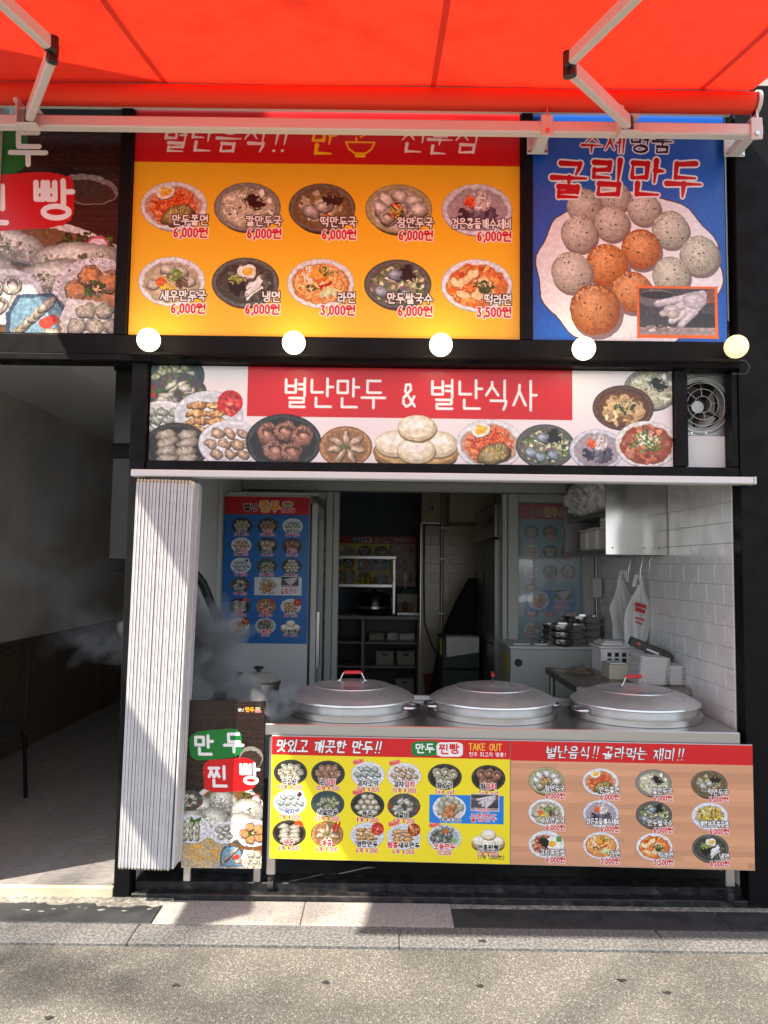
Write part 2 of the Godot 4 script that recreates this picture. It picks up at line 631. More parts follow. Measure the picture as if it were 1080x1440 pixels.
	func dump(cx: float, cy: float, a: float, b: float, rot: float, c: Color, pleat := 5) -> void:
		# one dumpling: an oval with a pinched rim
		ell(cx + a * 0.05, cy + b * 0.16, a * 1.04, b * 1.06, rot, c.darkened(0.68))
		soft(cx, cy, a, b, rot, vary(c.darkened(0.42), 0.05), c.lightened(0.4))
		for k in pleat:
			var t := -0.8 + 1.6 * k / maxf(1, pleat - 1) + rr(-0.06, 0.06)
			var p := Vector2(t * a * 0.8, -b * 0.78 * sqrt(maxf(0, 1 - t * t * 0.8))).rotated(rot) + Vector2(cx, cy)
			var q := Vector2(t * a * 0.5, -b * 0.1).rotated(rot) + Vector2(cx, cy)
			cap(p, q, b * 0.09, b * 0.03, c.darkened(0.45))
			cap(p + Vector2(b * 0.08, 0), q + Vector2(b * 0.05, 0), b * 0.05, b * 0.02, c.lightened(0.28))
		for k in 5:
			var p := Vector2(rr(-0.6, 0.6) * a, rr(-0.4, 0.6) * b).rotated(rot)
			ell(cx + p.x, cy + p.y, a * rr(0.04, 0.12), b * rr(0.04, 0.12), rot, vary(c, 0.14))

	func roll(cx: float, cy: float, r: float, c: Color) -> void:
		# a dumpling curled to a ring
		ell(cx + r * 0.05, cy + r * 0.12, r * 1.05, r * 0.99, 0, c.darkened(0.7))
		soft(cx, cy, r, r * 0.92, 0, vary(c.darkened(0.36), 0.05), c.lightened(0.35), 6)
		soft(cx + r * 0.1, cy - r * 0.1, r * 0.6, r * 0.52, 0.3, c.darkened(0.68), c.darkened(0.4), 4)
		soft(cx + r * 0.12, cy + r * 0.08, r * 0.46, r * 0.36, 0.3, c.darkened(0.16), c.lightened(0.35), 4)
		for k in 9:
			var t := 1.9 + k * 0.42 + rr(-0.1, 0.1)
			var p := Vector2(cx + cos(t) * r * 0.92, cy + sin(t) * r * 0.84)
			var q := Vector2(cx + cos(t + 0.25) * r * 0.58, cy + sin(t + 0.25) * r * 0.52)
			cap(p, q, r * 0.075, r * 0.03, c.darkened(0.45))
			cap(p + Vector2(r * 0.07, 0), q + Vector2(r * 0.05, 0), r * 0.045, r * 0.02, c.lightened(0.25))

	func ball(cx: float, cy: float, r: float, c: Color, bits: Array) -> void:
		# a coarse round dumpling rolled in crumbs
		ell(cx + r * 0.10, cy + r * 0.17, r * 1.02, r * 0.98, 0, Color(0.52, 0.44, 0.44))
		blob(cx, cy, r, 30, c.darkened(0.34), 0.022, rr(0.9, 1.02))
		soft(cx, cy, r * 0.96, r * 0.96, 0, c.darkened(0.26), c.lightened(0.3), 9)
		for k in 260:
			var a := rr(0, TAU)
			var d := sqrt(rr(0, 1)) * 0.93
			var x := cos(a) * d
			var y := sin(a) * d
			var lit := clampf(0.55 - 0.38 * x * 0.6 - 0.5 * y - 0.35 * d * d, 0.0, 1.0)
			ell(cx + x * r, cy + y * r, r * rr(0.02, 0.085), r * rr(0.02, 0.06), rr(0, PI), vary(c.darkened(0.30).lerp(c.lightened(0.55), lit), 0.09))
		for k in 13:
			var a := rr(0, TAU)
			var d := sqrt(rr(0, 1)) * 0.88
			ell(cx + cos(a) * d * r, cy + sin(a) * d * r, r * rr(0.025, 0.08), r * rr(0.015, 0.04), rr(0, PI), vary(bits[k % bits.size()], 0.2))

	func grain(amount: float, mottle := 0.0, bend := 0.0, gloss := 0.0, keep_round := false) -> void:
		# makes drawn shapes read as a printed photograph: uneven outlines, mottled tone, small wet highlights, fine grain
		var nz := FastNoiseLite.new()
		nz.seed = rn.randi() % 1000
		nz.frequency = 0.03
		nz.fractal_octaves = 3
		var tone := nz.get_image(256, 256, false, false, true)
		tone.convert(Image.FORMAT_L8)
		var b := tone.get_data()
		nz.seed += 7
		nz.frequency = 0.014
		nz.fractal_octaves = 2
		var push := nz.get_image(256, 256, false, false, true)
		push.convert(Image.FORMAT_L8)
		var b2 := push.get_data()
		var src := im.get_data()
		var d := src.duplicate()
		var s := 12345
		var i := 0
		for y in h:
			var row := (y & 255) << 8
			var row2 := ((y + 101) & 255) << 8
			var ny := (float(y) / h - 0.47) / 0.455
			for x in w:
				var n2 := b2[row + (x & 255)]
				var amp := bend
				if keep_round:
					var nx := (float(x) / w - 0.5) / 0.485
					amp = bend * clampf((1.0 - nx * nx - ny * ny) * 4.0, 0.0, 1.0)
				var sx := clampi(x + int((n2 - 128) * amp), 0, w - 1)
				var sy := clampi(y + int((b2[row2 + ((x + 57) & 255)] - 128) * amp), 0, h - 1)
				var q := (sy * w + sx) * 4
				if src[q + 3] > 0:
					s = (s * 1103515245 + 12345) & 0x7fffffff
					var t := b[row + (x & 255)]
					var k := 1.0 + (float((s >> 12) & 255) / 255.0 - 0.5) * amount + (t - 128) * mottle / 128.0
					var g := 0
					if gloss > 0.0 and t > 178:
						g = int((t - 178) * gloss)
					d[i] = clampi(int(src[q] * k) + g, 0, 255)
					d[i + 1] = clampi(int(src[q + 1] * k) + g, 0, 255)
					d[i + 2] = clampi(int(src[q + 2] * k) + g, 0, 255)
				d[i + 3] = src[q + 3]
				i += 4
		im = Image.create_from_data(w, h, false, Image.FORMAT_RGBA8, d)


const VOWELS := "ㅏㅐㅑㅒㅓㅔㅕㅖㅗㅘㅙㅚㅛㅜㅝㅞㅟㅠㅡㅢㅣ"
const FIRSTS := ["ㄱ", "ㄱㄱ", "ㄴ", "ㄷ", "ㄷㄷ", "ㄹ", "ㅁ", "ㅂ", "ㅂㅂ", "ㅅ", "ㅅㅅ", "ㅇ", "ㅈ", "ㅈㅈ", "ㅊ", "ㅋ", "ㅌ", "ㅍ", "ㅎ"]
const LASTS := ["", "ㄱ", "ㄱㄱ", "ㄱㅅ", "ㄴ", "ㄴㅈ", "ㄴㅎ", "ㄷ", "ㄹ", "ㄹㄱ", "ㄹㅁ", "ㄹㅂ", "ㄹㅅ", "ㄹㅌ", "ㄹㅍ", "ㄹㅎ", "ㅁ", "ㅂ", "ㅂㅅ", "ㅅ", "ㅅㅅ", "ㅇ", "ㅈ", "ㅊ", "ㅋ", "ㅌ", "ㅍ", "ㅎ"]
var J := {}


func strokes_of(spec: String) -> Array:
	# "x y x y / x y ..." in hundredths; "o x y r" is a circle
	var out := []
	for one in spec.split("/"):
		var w := one.strip_edges().split(" ", false)
		if w[0] == "o":
			var c := Vector2(float(w[1]), float(w[2])) / 100.0
			var pts := []
			for k in 15:
				pts.append(c + Vector2(cos(-PI / 2 + TAU * k / 14), sin(-PI / 2 + TAU * k / 14)) * float(w[3]) / 100.0)
			out.append(pts)
		else:
			var pts := []
			for k in range(0, w.size(), 2):
				pts.append(Vector2(float(w[k]), float(w[k + 1])) / 100.0)
			out.append(pts)
	return out


func set_up_letters() -> void:
	var src := {
		"ㄱ": "5 8 92 8 90 45 78 96", "ㄴ": "10 2 10 90 98 90", "ㄷ": "94 8 10 8 10 92 98 92", "ㄹ": "6 6 92 6 92 48 10 48 10 94 97 94",
		"ㅁ": "10 8 90 8 90 92 10 92 10 8", "ㅂ": "10 2 10 94 90 94 90 2/10 48 90 48", "ㅅ": "50 2 48 32 4 96/50 34 97 96", "ㅇ": "o 50 50 46",
		"ㅈ": "6 8 94 8/52 10 46 42 3 96/50 44 97 96", "ㅊ": "34 0 66 0/6 22 94 22/52 24 46 50 3 97/50 52 97 97", "ㅋ": "5 8 92 8 90 45 78 96/5 48 88 48",
		"ㅌ": "94 6 10 6 10 94 98 94/10 50 90 50", "ㅍ": "4 8 96 8/30 8 32 92/70 8 68 92/2 92 98 92", "ㅎ": "32 2 68 2/5 24 95 24/o 50 68 29",
		"ㅏ": "35 0 35 100/35 48 98 48", "ㅐ": "18 2 18 98/76 0 76 100/18 48 76 48", "ㅑ": "35 0 35 100/35 34 98 34/35 62 98 62", "ㅒ": "18 2 18 98/76 0 76 100/18 34 76 34/18 62 76 62",
		"ㅓ": "72 0 72 100/72 48 6 48", "ㅔ": "46 2 46 98/90 0 90 100/46 48 0 48", "ㅕ": "72 0 72 100/72 34 6 34/72 62 6 62", "ㅖ": "46 2 46 98/90 0 90 100/46 34 0 34/46 62 0 62",
		"ㅣ": "50 0 50 100", "ㅗ": "0 88 100 88/50 8 50 88", "ㅛ": "0 88 100 88/32 8 32 88/68 8 68 88", "ㅜ": "0 18 100 18/50 18 50 98", "ㅠ": "0 18 100 18/32 18 32 98/68 18 68 98", "ㅡ": "0 50 100 50",
		"0": "50 4 82 22 82 78 50 96 18 78 18 22 50 4", "1": "25 24 55 4 55 96", "2": "16 24 46 4 80 24 74 46 16 96 86 96", "3": "18 10 76 10 44 42 80 64 66 92 30 96 14 82",
		"4": "66 96 66 4 12 68 90 68", "5": "80 6 26 6 22 44 60 42 82 66 66 92 32 96 14 82", "6": "72 8 36 26 20 62 34 92 66 94 82 70 64 50 34 52 20 66", "7": "14 8 84 8 44 96",
		"8": "50 48 22 28 50 4 78 28 50 48 18 72 50 96 82 72 50 48", "9": "80 34 60 50 30 46 22 22 46 4 76 14 78 50 50 96", ",": "50 88 36 112", ".": "50 94 52 94", "!": "54 0 48 66/44 94 45 94",
		"(": "70 -4 40 30 40 72 70 106", ")": "30 -4 60 30 60 72 30 106", "&": "92 96 28 34 34 8 60 6 66 28 18 62 16 84 36 98 64 88 88 56",
		"T": "5 6 95 6/50 6 50 96", "A": "5 96 50 4 95 96/24 62 76 62", "K": "16 4 16 96/86 4 20 56/40 42 90 96", "E": "88 6 16 6 16 94 90 94/16 48 80 48", "O": "50 4 88 28 88 72 50 96 12 72 12 28 50 4",
		"U": "12 4 12 72 34 95 66 95 88 72 88 4", "S": "84 18 56 4 24 16 24 38 76 60 78 82 46 96 14 82", "o": "o 50 68 27", "l": "50 2 50 96", "d": "78 2 78 96/o 50 68 27", "u": "22 40 22 80 40 95 60 92 78 76/78 40 78 96",
		"t": "46 12 46 84 60 96 76 90/20 38 76 38", "B": "18 4 18 96 60 94 82 74 60 50 18 48/60 50 74 28 58 6 18 4", "e": "20 66 80 66 74 44 46 38 20 60 26 88 52 96 78 86", "s": "74 46 46 40 26 52 70 76 66 92 40 96 22 88",
		"c": "76 48 48 40 22 66 46 96 76 88", "a": "o 46 68 26/78 40 78 96", "f": "74 8 50 14 48 96/24 40 74 40", "p": "22 40 22 118/o 50 68 27", "C": "86 20 56 4 22 24 14 60 34 94 66 96 88 80",
	}
	for k in src:
		J[k] = strokes_of(src[k])


func place_jamo(out: Array, keys: String, x0: float, y0: float, x1: float, y1: float) -> void:
	var n := keys.length()
	for i in n:
		var a := x0 + (x1 - x0) * (float(i) / n)
		var b := x0 + (x1 - x0) * (float(i + 1) / n)
		if n > 1:
			a += 0.03 * i
			b -= 0.03 * (n - 1 - i)
		for s in J[keys[i]]:
			var pts := []
			for p in s:
				pts.append(Vector2(a + p.x * (b - a), y0 + p.y * (y1 - y0)))
			out.append(pts)


func glyph(ch: String) -> Array:
	# the strokes of one letter in a square of 1, y down
	var out := []
	var code := ch.unicode_at(0)
	if code < 0xAC00 or code > 0xD7A3:
		if J.has(ch):
			for s in J[ch]:
				var pts := []
				for p in s:
					pts.append(Vector2(p.x * 0.55, p.y))
				out.append(pts)
		return out
	var idx := code - 0xAC00
	var fi: String = FIRSTS[idx / 588]
	var vo := (idx % 588) / 28
	var la: String = LASTS[idx % 28]
	var v := VOWELS[vo]
	var tall := v in "ㅏㅐㅑㅒㅓㅔㅕㅖㅣ"
	var flat := v in "ㅗㅛㅜㅠㅡ"
	if tall:
		var wide := 0.56 if v in "ㅏㅑㅣㅓㅕ" else 0.50
		if la == "":
			place_jamo(out, fi, 0.03, 0.12, wide, 0.86)
			place_jamo(out, v, wide + 0.06, 0.0, 1.0, 1.0)
		else:
			place_jamo(out, fi, 0.03, 0.04, wide, 0.52)
			place_jamo(out, v, wide + 0.06, 0.0, 1.0, 0.6)
			place_jamo(out, la, 0.2, 0.66, 0.92, 1.0)
	elif flat:
		if la == "":
			place_jamo(out, fi, 0.17, 0.02, 0.83, 0.5)
			place_jamo(out, v, 0.0, 0.56, 1.0, 1.0)
		else:
			place_jamo(out, fi, 0.18, 0.0, 0.82, 0.33)
			place_jamo(out, v, 0.0, 0.4, 1.0, 0.62)
			place_jamo(out, la, 0.18, 0.68, 0.82, 1.0)
	else:
		var pair: String = {"ㅘ": "ㅗㅏ", "ㅙ": "ㅗㅐ", "ㅚ": "ㅗㅣ", "ㅝ": "ㅜㅓ", "ㅞ": "ㅜㅔ", "ㅟ": "ㅜㅣ", "ㅢ": "ㅡㅣ"}[v]
		var low := 1.0 if la == "" else 0.6
		place_jamo(out, fi, 0.08, 0.02, 0.56, 0.46 * low + 0.02)
		place_jamo(out, pair[0], 0.0, 0.54 * low, 0.64, 0.9 * low)
		place_jamo(out, pair[1], 0.68, 0.0, 1.0, low)
		if la != "":
			place_jamo(out, la, 0.2, 0.68, 0.92, 1.0)
	return out


func advance_of(ch: String) -> float:
	if ch == " ":
		return 0.5
	var code := ch.unicode_at(0)
	if code >= 0xAC00:
		return 1.12
	return {",": 0.34, ".": 0.34, "!": 0.36, "l": 0.36, "t": 0.46, "1": 0.52}.get(ch, 0.62)


func text_width(s: String, size: float, gap := 0.0) -> float:
	var t := 0.0
	for ch in s:
		t += (advance_of(ch) + gap) * size
	return t


func write(cv: Cv, s: String, x: float, y: float, size: float, ww: float, c: Color, o := {}) -> void:
	# size: height of a letter; ww: half the width of its strokes, as a share of the size. x, y: top left (align 0), middle (1) or right (2)
	var gap: float = o.get("gap", 0.0)
	var narrow: float = o.get("narrow", 1.0)
	var total := text_width(s, size, gap) * narrow
	var al: int = o.get("align", 0)
	x -= total * [0.0, 0.5, 1.0][al]
	var slant: float = o.get("slant", 0.0)
	var brush: bool = o.get("brush", false)
	var tilt: float = o.get("tilt", 0.0)
	var passes := []
	if o.has("halo2"):
		passes.append([o.halo2, o.halo2_w])
	if o.has("halo"):
		passes.append([o.halo, o.get("halo_w", 0.1)])
	passes.append([c, 0.0])
	var x_start := x
	for ps in passes:
		x = x_start
		var rn := RandomNumberGenerator.new()
		rn.seed = hash(s)
		for ch in s:
			var dy := (x - x_start) * tilt
			var sway: float = rn.randf_range(-0.05, 0.05) if brush else 0.0
			for st in glyph(ch):
				var n: int = st.size()
				for i in n - 1:
					var p: Vector2 = st[i]
					var q: Vector2 = st[i + 1]
					var f0 := 1.0
					var f1 := 1.0
					if brush:
						f0 = 1.35 - 0.5 * i / maxf(1, n - 1)
						f1 = 1.35 - 0.85 * (i + 1) / maxf(1, n - 1)
						p.y += sway
						q.y += sway + (0.02 if q.x > p.x else 0.03)
					var a := Vector2(x + (p.x - p.y * slant + slant * 0.5) * size * narrow, y + dy + p.y * size)
					var b := Vector2(x + (q.x - q.y * slant + slant * 0.5) * size * narrow, y + dy + q.y * size)
					cv.cap(a, b, (ww * f0 + ps[1]) * size, (ww * f1 + ps[1]) * size, ps[0])
			x += (advance_of(ch) + gap) * size * narrow


# ------------------------------------------------------------------ the dishes

var dishes := {}
const DW := 768
const DH := 620


func start_dish(sd: int) -> Cv:
	return Cv.new(DW, DH, Color(0, 0, 0, 0), sd)


func plate(cv: Cv, rim: Color, inner: Color, deep := 0.0, side := Color(0.2, 0.1, 0.1)) -> void:
	var cx := DW * 0.5
	var cy := DH * 0.47
	if deep > 0.0:
		cv.ell(cx, cy + deep, DW * 0.43, DH * 0.43, 0, side)
	cv.ell(cx, cy, DW * 0.485, DH * 0.455, 0, rim.darkened(0.3))
	for k in 8:
		var t := k / 7.0
		cv.ell(cx, cy - 3 + 5 * t, DW * (0.479 - 0.062 * t), DH * (0.447 - 0.066 * t), 0, rim.darkened(0.07).lerp(rim.lightened(0.15), sin(t * PI) * 0.9))
	for k in 9:
		var t := k / 8.0
		cv.ell(cx + 6 * t, cy + 6 + 10 * t, DW * (0.408 - 0.18 * t), DH * (0.372 - 0.16 * t), 0, inner.darkened(0.14).lerp(inner.lightened(0.06), t))


func end_dish(cv: Cv, called: String) -> void:
	# as soft as an enlarged photograph, then the grain of the print
	cv.im.resize(DW * 7 / 16, DH * 7 / 16, Image.INTERPOLATE_LANCZOS)
	cv.im.resize(DW / 2, DH / 2, Image.INTERPOLATE_CUBIC)
	cv.w = DW / 2
	cv.h = DH / 2
	cv.grain(0.12, 0.13, {"glove": 0.0, "buns": 0.02, "white_rounds": 0.04, "blue_plate": 0.04}.get(called, 0.085), 0.3, true)
	dishes[called] = cv.im


func egg(cv: Cv, x: float, y: float, r: float) -> void:
	cv.ell(x + 4, y + 8, r * 1.08, r * 0.8, -0.15, Color(0.45, 0.35, 0.28))
	cv.ell(x, y, r * 1.05, r * 0.78, -0.15, Color(0.93, 0.91, 0.86))
	cv.ell(x + r * 0.05, y, r * 0.58, r * 0.45, -0.15, Color(0.93, 0.72, 0.16))
	cv.ell(x - r * 0.08, y - r * 0.1, r * 0.3, r * 0.2, -0.15, Color(0.98, 0.85, 0.42))


func weed(cv: Cv, x: float, y: float, r: float) -> void:
	for k in 5:
		cv.blob(x + cv.rr(-0.5, 0.5) * r, y + cv.rr(-0.4, 0.4) * r, r * 0.6, 18, Color(0.07, 0.07, 0.06), 0.6)
	cv.strands(x, y, r * 1.2, r, 20, 4, [Color(0.08, 0.09, 0.07), Color(0.16, 0.17, 0.13)], 2.0)


func grid(n: int, cx: float, cy: float, rx: float, ry: float, per: Array) -> Array:
	var out := []
	for i in per.size():
		for k in per[i]:
			out.append(Vector2(cx + (float(k) - (per[i] - 1) * 0.5) * rx, cy + (float(i) - (per.size() - 1) * 0.5) * ry))
	return out


func make_dishes() -> void:
	var cx := DW * 0.5
	var cy := DH * 0.47
	var dark := Color(0.13, 0.14, 0.14)
	var white := Color(0.90, 0.91, 0.93)
	var cv: Cv
	for d in [["hand_meat", dark, Color(0.88, 0.85, 0.74)], ["hand_kimchi", dark, Color(0.80, 0.58, 0.47)]]:
		cv = start_dish(3 + d[0].length())
		plate(cv, d[1], Color(0.19, 0.2, 0.2))
		for p in grid(10, cx, cy - 10, 150, 112, [3, 4, 3]):
			cv.roll(p.x + cv.rr(-12, 12), p.y + cv.rr(-12, 12), 74, d[2])
		end_dish(cv, d[0])
	for d in [["big_meat", Color(0.83, 0.80, 0.66)], ["big_kimchi", Color(0.70, 0.45, 0.34)]]:
		cv = start_dish(13 + d[0].length())
		plate(cv, dark, Color(0.11, 0.11, 0.11))
		for p in [Vector2(215, 200), Vector2(395, 180), Vector2(560, 225), Vector2(285, 370), Vector2(455, 385)]:
			cv.roll(p.x, p.y, 108, d[1])
		end_dish(cv, d[0])
	for d in [["potato_meat", Color(0.70, 0.76, 0.70)], ["potato_kimchi", Color(0.85, 0.68, 0.52)], ["octopus", Color(0.76, 0.82, 0.80)]]:
		cv = start_dish(23 + d[0].length())
		plate(cv, white, Color(0.94, 0.95, 0.97))
		for p in grid(8, cx, cy, 150, 120, [3, 4, 3]):
			cv.dump(p.x + cv.rr(-10, 10), p.y + cv.rr(-8, 8), 82, 52, cv.rr(0.2, 0.6), d[1], 3)
			cv.scatter(p.x, p.y, 50, 30, 4, 12, [d[1].darkened(0.35)])
		if d[0] == "octopus":
			cv.ell(600, 110, 104, 104, 0, Color(0.2, 0.25, 0.5))
			cv.ell(600, 110, 92, 92, 0, Color(0.95, 0.95, 0.97))
			cv.blob(600, 105, 50, 14, Color(0.32, 0.10, 0.12), 0.45, 1.3)
		end_dish(cv, d[0])
	cv = start_dish(41)
	plate(cv, Color(0.16, 0.22, 0.24), Color(0.24, 0.33, 0.36))
	for k in 46:
		var p := cv.inside(cx, cy, 220, 175)
		cv.dump(p.x, p.y, 46, 32, cv.rr(0, 3), Color(0.66, 0.69, 0.48), 2)
	end_dish(cv, "small_green")
	cv = start_dish(42)
	plate(cv, dark, Color(0.15, 0.16, 0.16))
	for p in grid(10, cx, cy - 10, 145, 112, [2, 3, 4, 3]):
		cv.dump(p.x, p.y, 78, 62, 0, Color(0.84, 0.80, 0.68), 3)
	end_dish(cv, "juicy")
	cv = start_dish(43)
	cv.ell(cx, cy, DW * 0.47, DH * 0.44, 0, Color(0.30, 0.27, 0.30))
	cv.scatter(cx, cy, 320, 240, 60, 46, [Color(0.16, 0.34, 0.12), Color(0.24, 0.42, 0.16), Color(0.35, 0.31, 0.32), Color(0.6, 0.15, 0.1)])
	for k in 16:
		var p := cv.inside(cx, cy, 250, 170)
		cv.dump(p.x, p.y, 80, 40, cv.rr(-0.8, 0.4), Color(0.88, 0.86, 0.80), 6)
	end_dish(cv, "rib")
	cv = start_dish(44)
	plate(cv, Color(0.16, 0.13, 0.11), Color(0.13, 0.11, 0.10))
	for p in grid(8, cx, cy, 230, 95, [2, 2, 2, 2]):
		cv.dump(p.x + cv.rr(-20, 20), p.y, 122, 62, cv.rr(-0.35, -0.1), Color(0.76, 0.71, 0.60), 8)
	end_dish(cv, "shrimp_plain")
	cv = start_dish(44)
	cv.im.blit_rect(dishes["shrimp_plain"].duplicate(), Rect2i(0, 0, 1, 1), Vector2i(0, 0))
	plate(cv, Color(0.16, 0.13, 0.11), Color(0.13, 0.11, 0.10))
	for p in grid(8, cx, cy, 230, 95, [2, 2, 2, 2]):
		cv.dump(p.x + cv.rr(-20, 20), p.y, 122, 62, cv.rr(-0.35, -0.1), Color(0.80, 0.76, 0.66), 8)
	for k in 9:
		var t := -2.6 + k * 0.34
		cv.ell(600 + cos(t) * 74, 120 + sin(t) * 74, 44 - k * 3, 34 - k * 2, t, Color(0.90, 0.28 + 0.03 * (k % 2), 0.12))
	cv.strands(640, 90, 90, 70, 8, 4, [Color(0.85, 0.3, 0.15)])
	end_dish(cv, "shrimp")
	cv = start_dish(45)
	cv.ell(cx, cy, DW * 0.47, DH * 0.455, 0, Color(0.45, 0.30, 0.17))
	cv.ell(cx, cy, DW * 0.45, DH * 0.43, 0, Color(0.72, 0.53, 0.34))
	cv.ell(cx, cy, DW * 0.40, DH * 0.38, 0, Color(0.60, 0.43, 0.28))
	for k in 26:
		cv.rect(cx - 240, cy - 190 + k * 15, 480, 4, Color(0.52, 0.36, 0.22))
	for k in 7:
		var t := TAU * k / 7 - PI / 2
		cv.dump(cx + cos(t) * 160, cy + sin(t) * 130, 124, 46, atan2(sin(t) * 130, cos(t) * 160), Color(0.84, 0.68, 0.52), 5)
	cv.scatter(cx, cy, 44, 36, 16, 14, [Color(0.2, 0.35, 0.12), Color(0.35, 0.5, 0.2)])
	end_dish(cv, "steamer_plain")
	cv = start_dish(46)
	cv.im = dishes["steamer_plain"].duplicate()
	cv.im.resize(DW, DH, Image.INTERPOLATE_CUBIC)
	for k in 2:
		cv.ell(560 + k * 76, 120, 26, 120, 0.25, Color(0.80, 0.10, 0.07))
		cv.cap(Vector2(592 + k * 76, 10), Vector2(600 + k * 76, -8), 9, 5, Color(0.3, 0.45, 0.1))
	end_dish(cv, "steamer")
	for d in [["roe", Color(0.78, 0.14, 0.14), Color(0.95, 0.35, 0.30)], ["spicy", Color(0.55, 0.12, 0.08), Color(0.85, 0.55, 0.18)]]:
		cv = start_dish(51 + d[0].length())
		plate(cv, Color(0.84, 0.86, 0.90), Color(0.90, 0.92, 0.95))
		for p in grid(8, cx - 15, cy + 10, 215, 84, [2, 2, 2, 2]):
			cv.dump(p.x, p.y, 126, 40, cv.rr(-0.12, 0.1), Color(0.82, 0.57, 0.30), 0)
			cv.scatter(p.x, p.y, 105, 30, 26, 15, [Color(0.90, 0.70, 0.42), Color(0.70, 0.43, 0.18), Color(0.95, 0.80, 0.55)])
		cv.ell(612, 140, 138, 138, 0, d[1])
		cv.scatter(612, 140, 112, 112, 30, 34, [d[2], d[1].lightened(0.15), d[1].darkened(0.2), Color(0.9, 0.6, 0.45)])
		end_dish(cv, d[0])
	cv = start_dish(55)
	plate(cv, Color(0.80, 0.85, 0.88), Color(0.72, 0.78, 0.82))
	for k in 40:
		var p := cv.inside(cx, cy, 270, 210)
		cv.dump(p.x, p.y, 70, 44, cv.rr(0, 3), [Color(0.48, 0.44, 0.38), Color(0.60, 0.55, 0.48), Color(0.56, 0.62, 0.58), Color(0.40, 0.43, 0.38), Color(0.62, 0.68, 0.62)][k % 5], 4)
	cv.ell(cx + 20, 150, 52, 46, 0, Color(0.75, 0.40, 0.16))
	cv.ell(600, 350, 50, 46, 0, Color(0.50, 0.72, 0.28))
	end_dish(cv, "mixed")
	cv = start_dish(56)
	cv.ell(cx, 440, 350, 140, 0, Color(0.34, 0.22, 0.10))
	cv.ell(cx, 400, 365, 150, 0, Color(0.60, 0.44, 0.26))
	cv.ell(cx, 385, 345, 132, 0, Color(0.80, 0.66, 0.42))
	for p in [Vector2(200, 330), Vector2(570, 330), Vector2(385, 385), Vector2(390, 190)]:
		cv.ell(p.x + 4, p.y + 12, 168, 118, 0, Color(0.52, 0.42, 0.28))
		cv.ell(p.x, p.y, 164, 112, 0, Color(0.80, 0.74, 0.60))
		cv.ell(p.x - 8, p.y - 12, 148, 92, 0, Color(0.92, 0.88, 0.78))
		cv.ell(p.x - 20, p.y - 34, 100, 48, 0, Color(0.97, 0.95, 0.90))
	end_dish(cv, "buns")
	# soups, noodles and rice
	var steel_rim := Color(0.48, 0.48, 0.45)
	cv = start_dish(61)
	plate(cv, white, Color(0.86, 0.70, 0.60), 26, Color(0.62, 0.62, 0.66))
	cv.strands(cx, cy, 265, 205, 190, 6, [Color(0.80, 0.26, 0.10), Color(0.88, 0.42, 0.18), Color(0.65, 0.18, 0.07), Color(0.93, 0.55, 0.28)], 1.6)
	cv.dump(430, 390, 190, 112, -0.35, Color(0.70, 0.60, 0.30), 9)
	cv.scatter(430, 390, 130, 66, 46, 18, [Color(0.55, 0.52, 0.22), Color(0.80, 0.70, 0.36), Color(0.64, 0.58, 0.28)])
	egg(cv, 280, 130, 100)
	end_dish(cv, "spicy_noodles")
	cv = start_dish(62)
	plate(cv, steel_rim, Color(0.78, 0.76, 0.66), 30, Color(0.12, 0.12, 0.11))
	cv.scatter(cx, cy, 285, 215, 120, 34, [Color(0.86, 0.84, 0.74), Color(0.74, 0.73, 0.64), Color(0.90, 0.88, 0.80), Color(0.55, 0.58, 0.40)])
	cv.strands(cx - 60, cy, 220, 180, 40, 7, [Color(0.92, 0.90, 0.82), Color(0.80, 0.78, 0.68)])
	cv.scatter(240, 330, 100, 70, 12, 16, [Color(0.85, 0.45, 0.15), Color(0.25, 0.35, 0.12)])
	weed(cv, 460, 230, 100)
	end_dish(cv, "knife_soup")
	cv = start_dish(63)
	plate(cv, Color(0.36, 0.34, 0.28), Color(0.47, 0.40, 0.24), 34, Color(0.08, 0.08, 0.09))
	cv.scatter(cx, cy - 20, 240, 150, 90, 40, [Color(0.72, 0.70, 0.62), Color(0.60, 0.54, 0.36), Color(0.80, 0.77, 0.70), Color(0.50, 0.44, 0.26)])
	cv.dump(250, 330, 110, 70, 0.4, Color(0.76, 0.74, 0.70), 3)
	cv.dump(400, 270, 100, 62, -0.2, Color(0.82, 0.80, 0.74), 3)
	cv.scatter(450, 400, 90, 40, 14, 24, [Color(0.85, 0.36, 0.16)])
	weed(cv, 500, 190, 92)
	end_dish(cv, "rice_cake_soup")
	cv = start_dish(64)
	plate(cv, Color(0.62, 0.60, 0.42), Color(0.86, 0.85, 0.74), 38, Color(0.24, 0.26, 0.12))
	for p in [Vector2(240, 180), Vector2(400, 150), Vector2(550, 200), Vector2(600, 300), Vector2(180, 290), Vector2(260, 390), Vector2(520, 400), Vector2(390, 290)]:
		cv.dump(p.x, p.y, 104, 82, cv.rr(0, 1), Color(0.90, 0.89, 0.82), 0)
	cv.roll(250, 380, 84, Color(0.87, 0.85, 0.74))
	cv.roll(545, 390, 80, Color(0.87, 0.85, 0.74))
	cv.strands(370, 310, 70, 90, 26, 9, [Color(0.85, 0.20, 0.08), Color(0.93, 0.72, 0.12), Color(0.25, 0.32, 0.14), Color(0.15, 0.14, 0.12)], 0.4)
	end_dish(cv, "king_soup")
	cv = start_dish(65)
	plate(cv, Color(0.84, 0.85, 0.90), Color(0.74, 0.70, 0.72), 20, Color(0.40, 0.36, 0.42))
	cv.ell(cx, cy + 20, 250, 190, 0, Color(0.66, 0.60, 0.63))
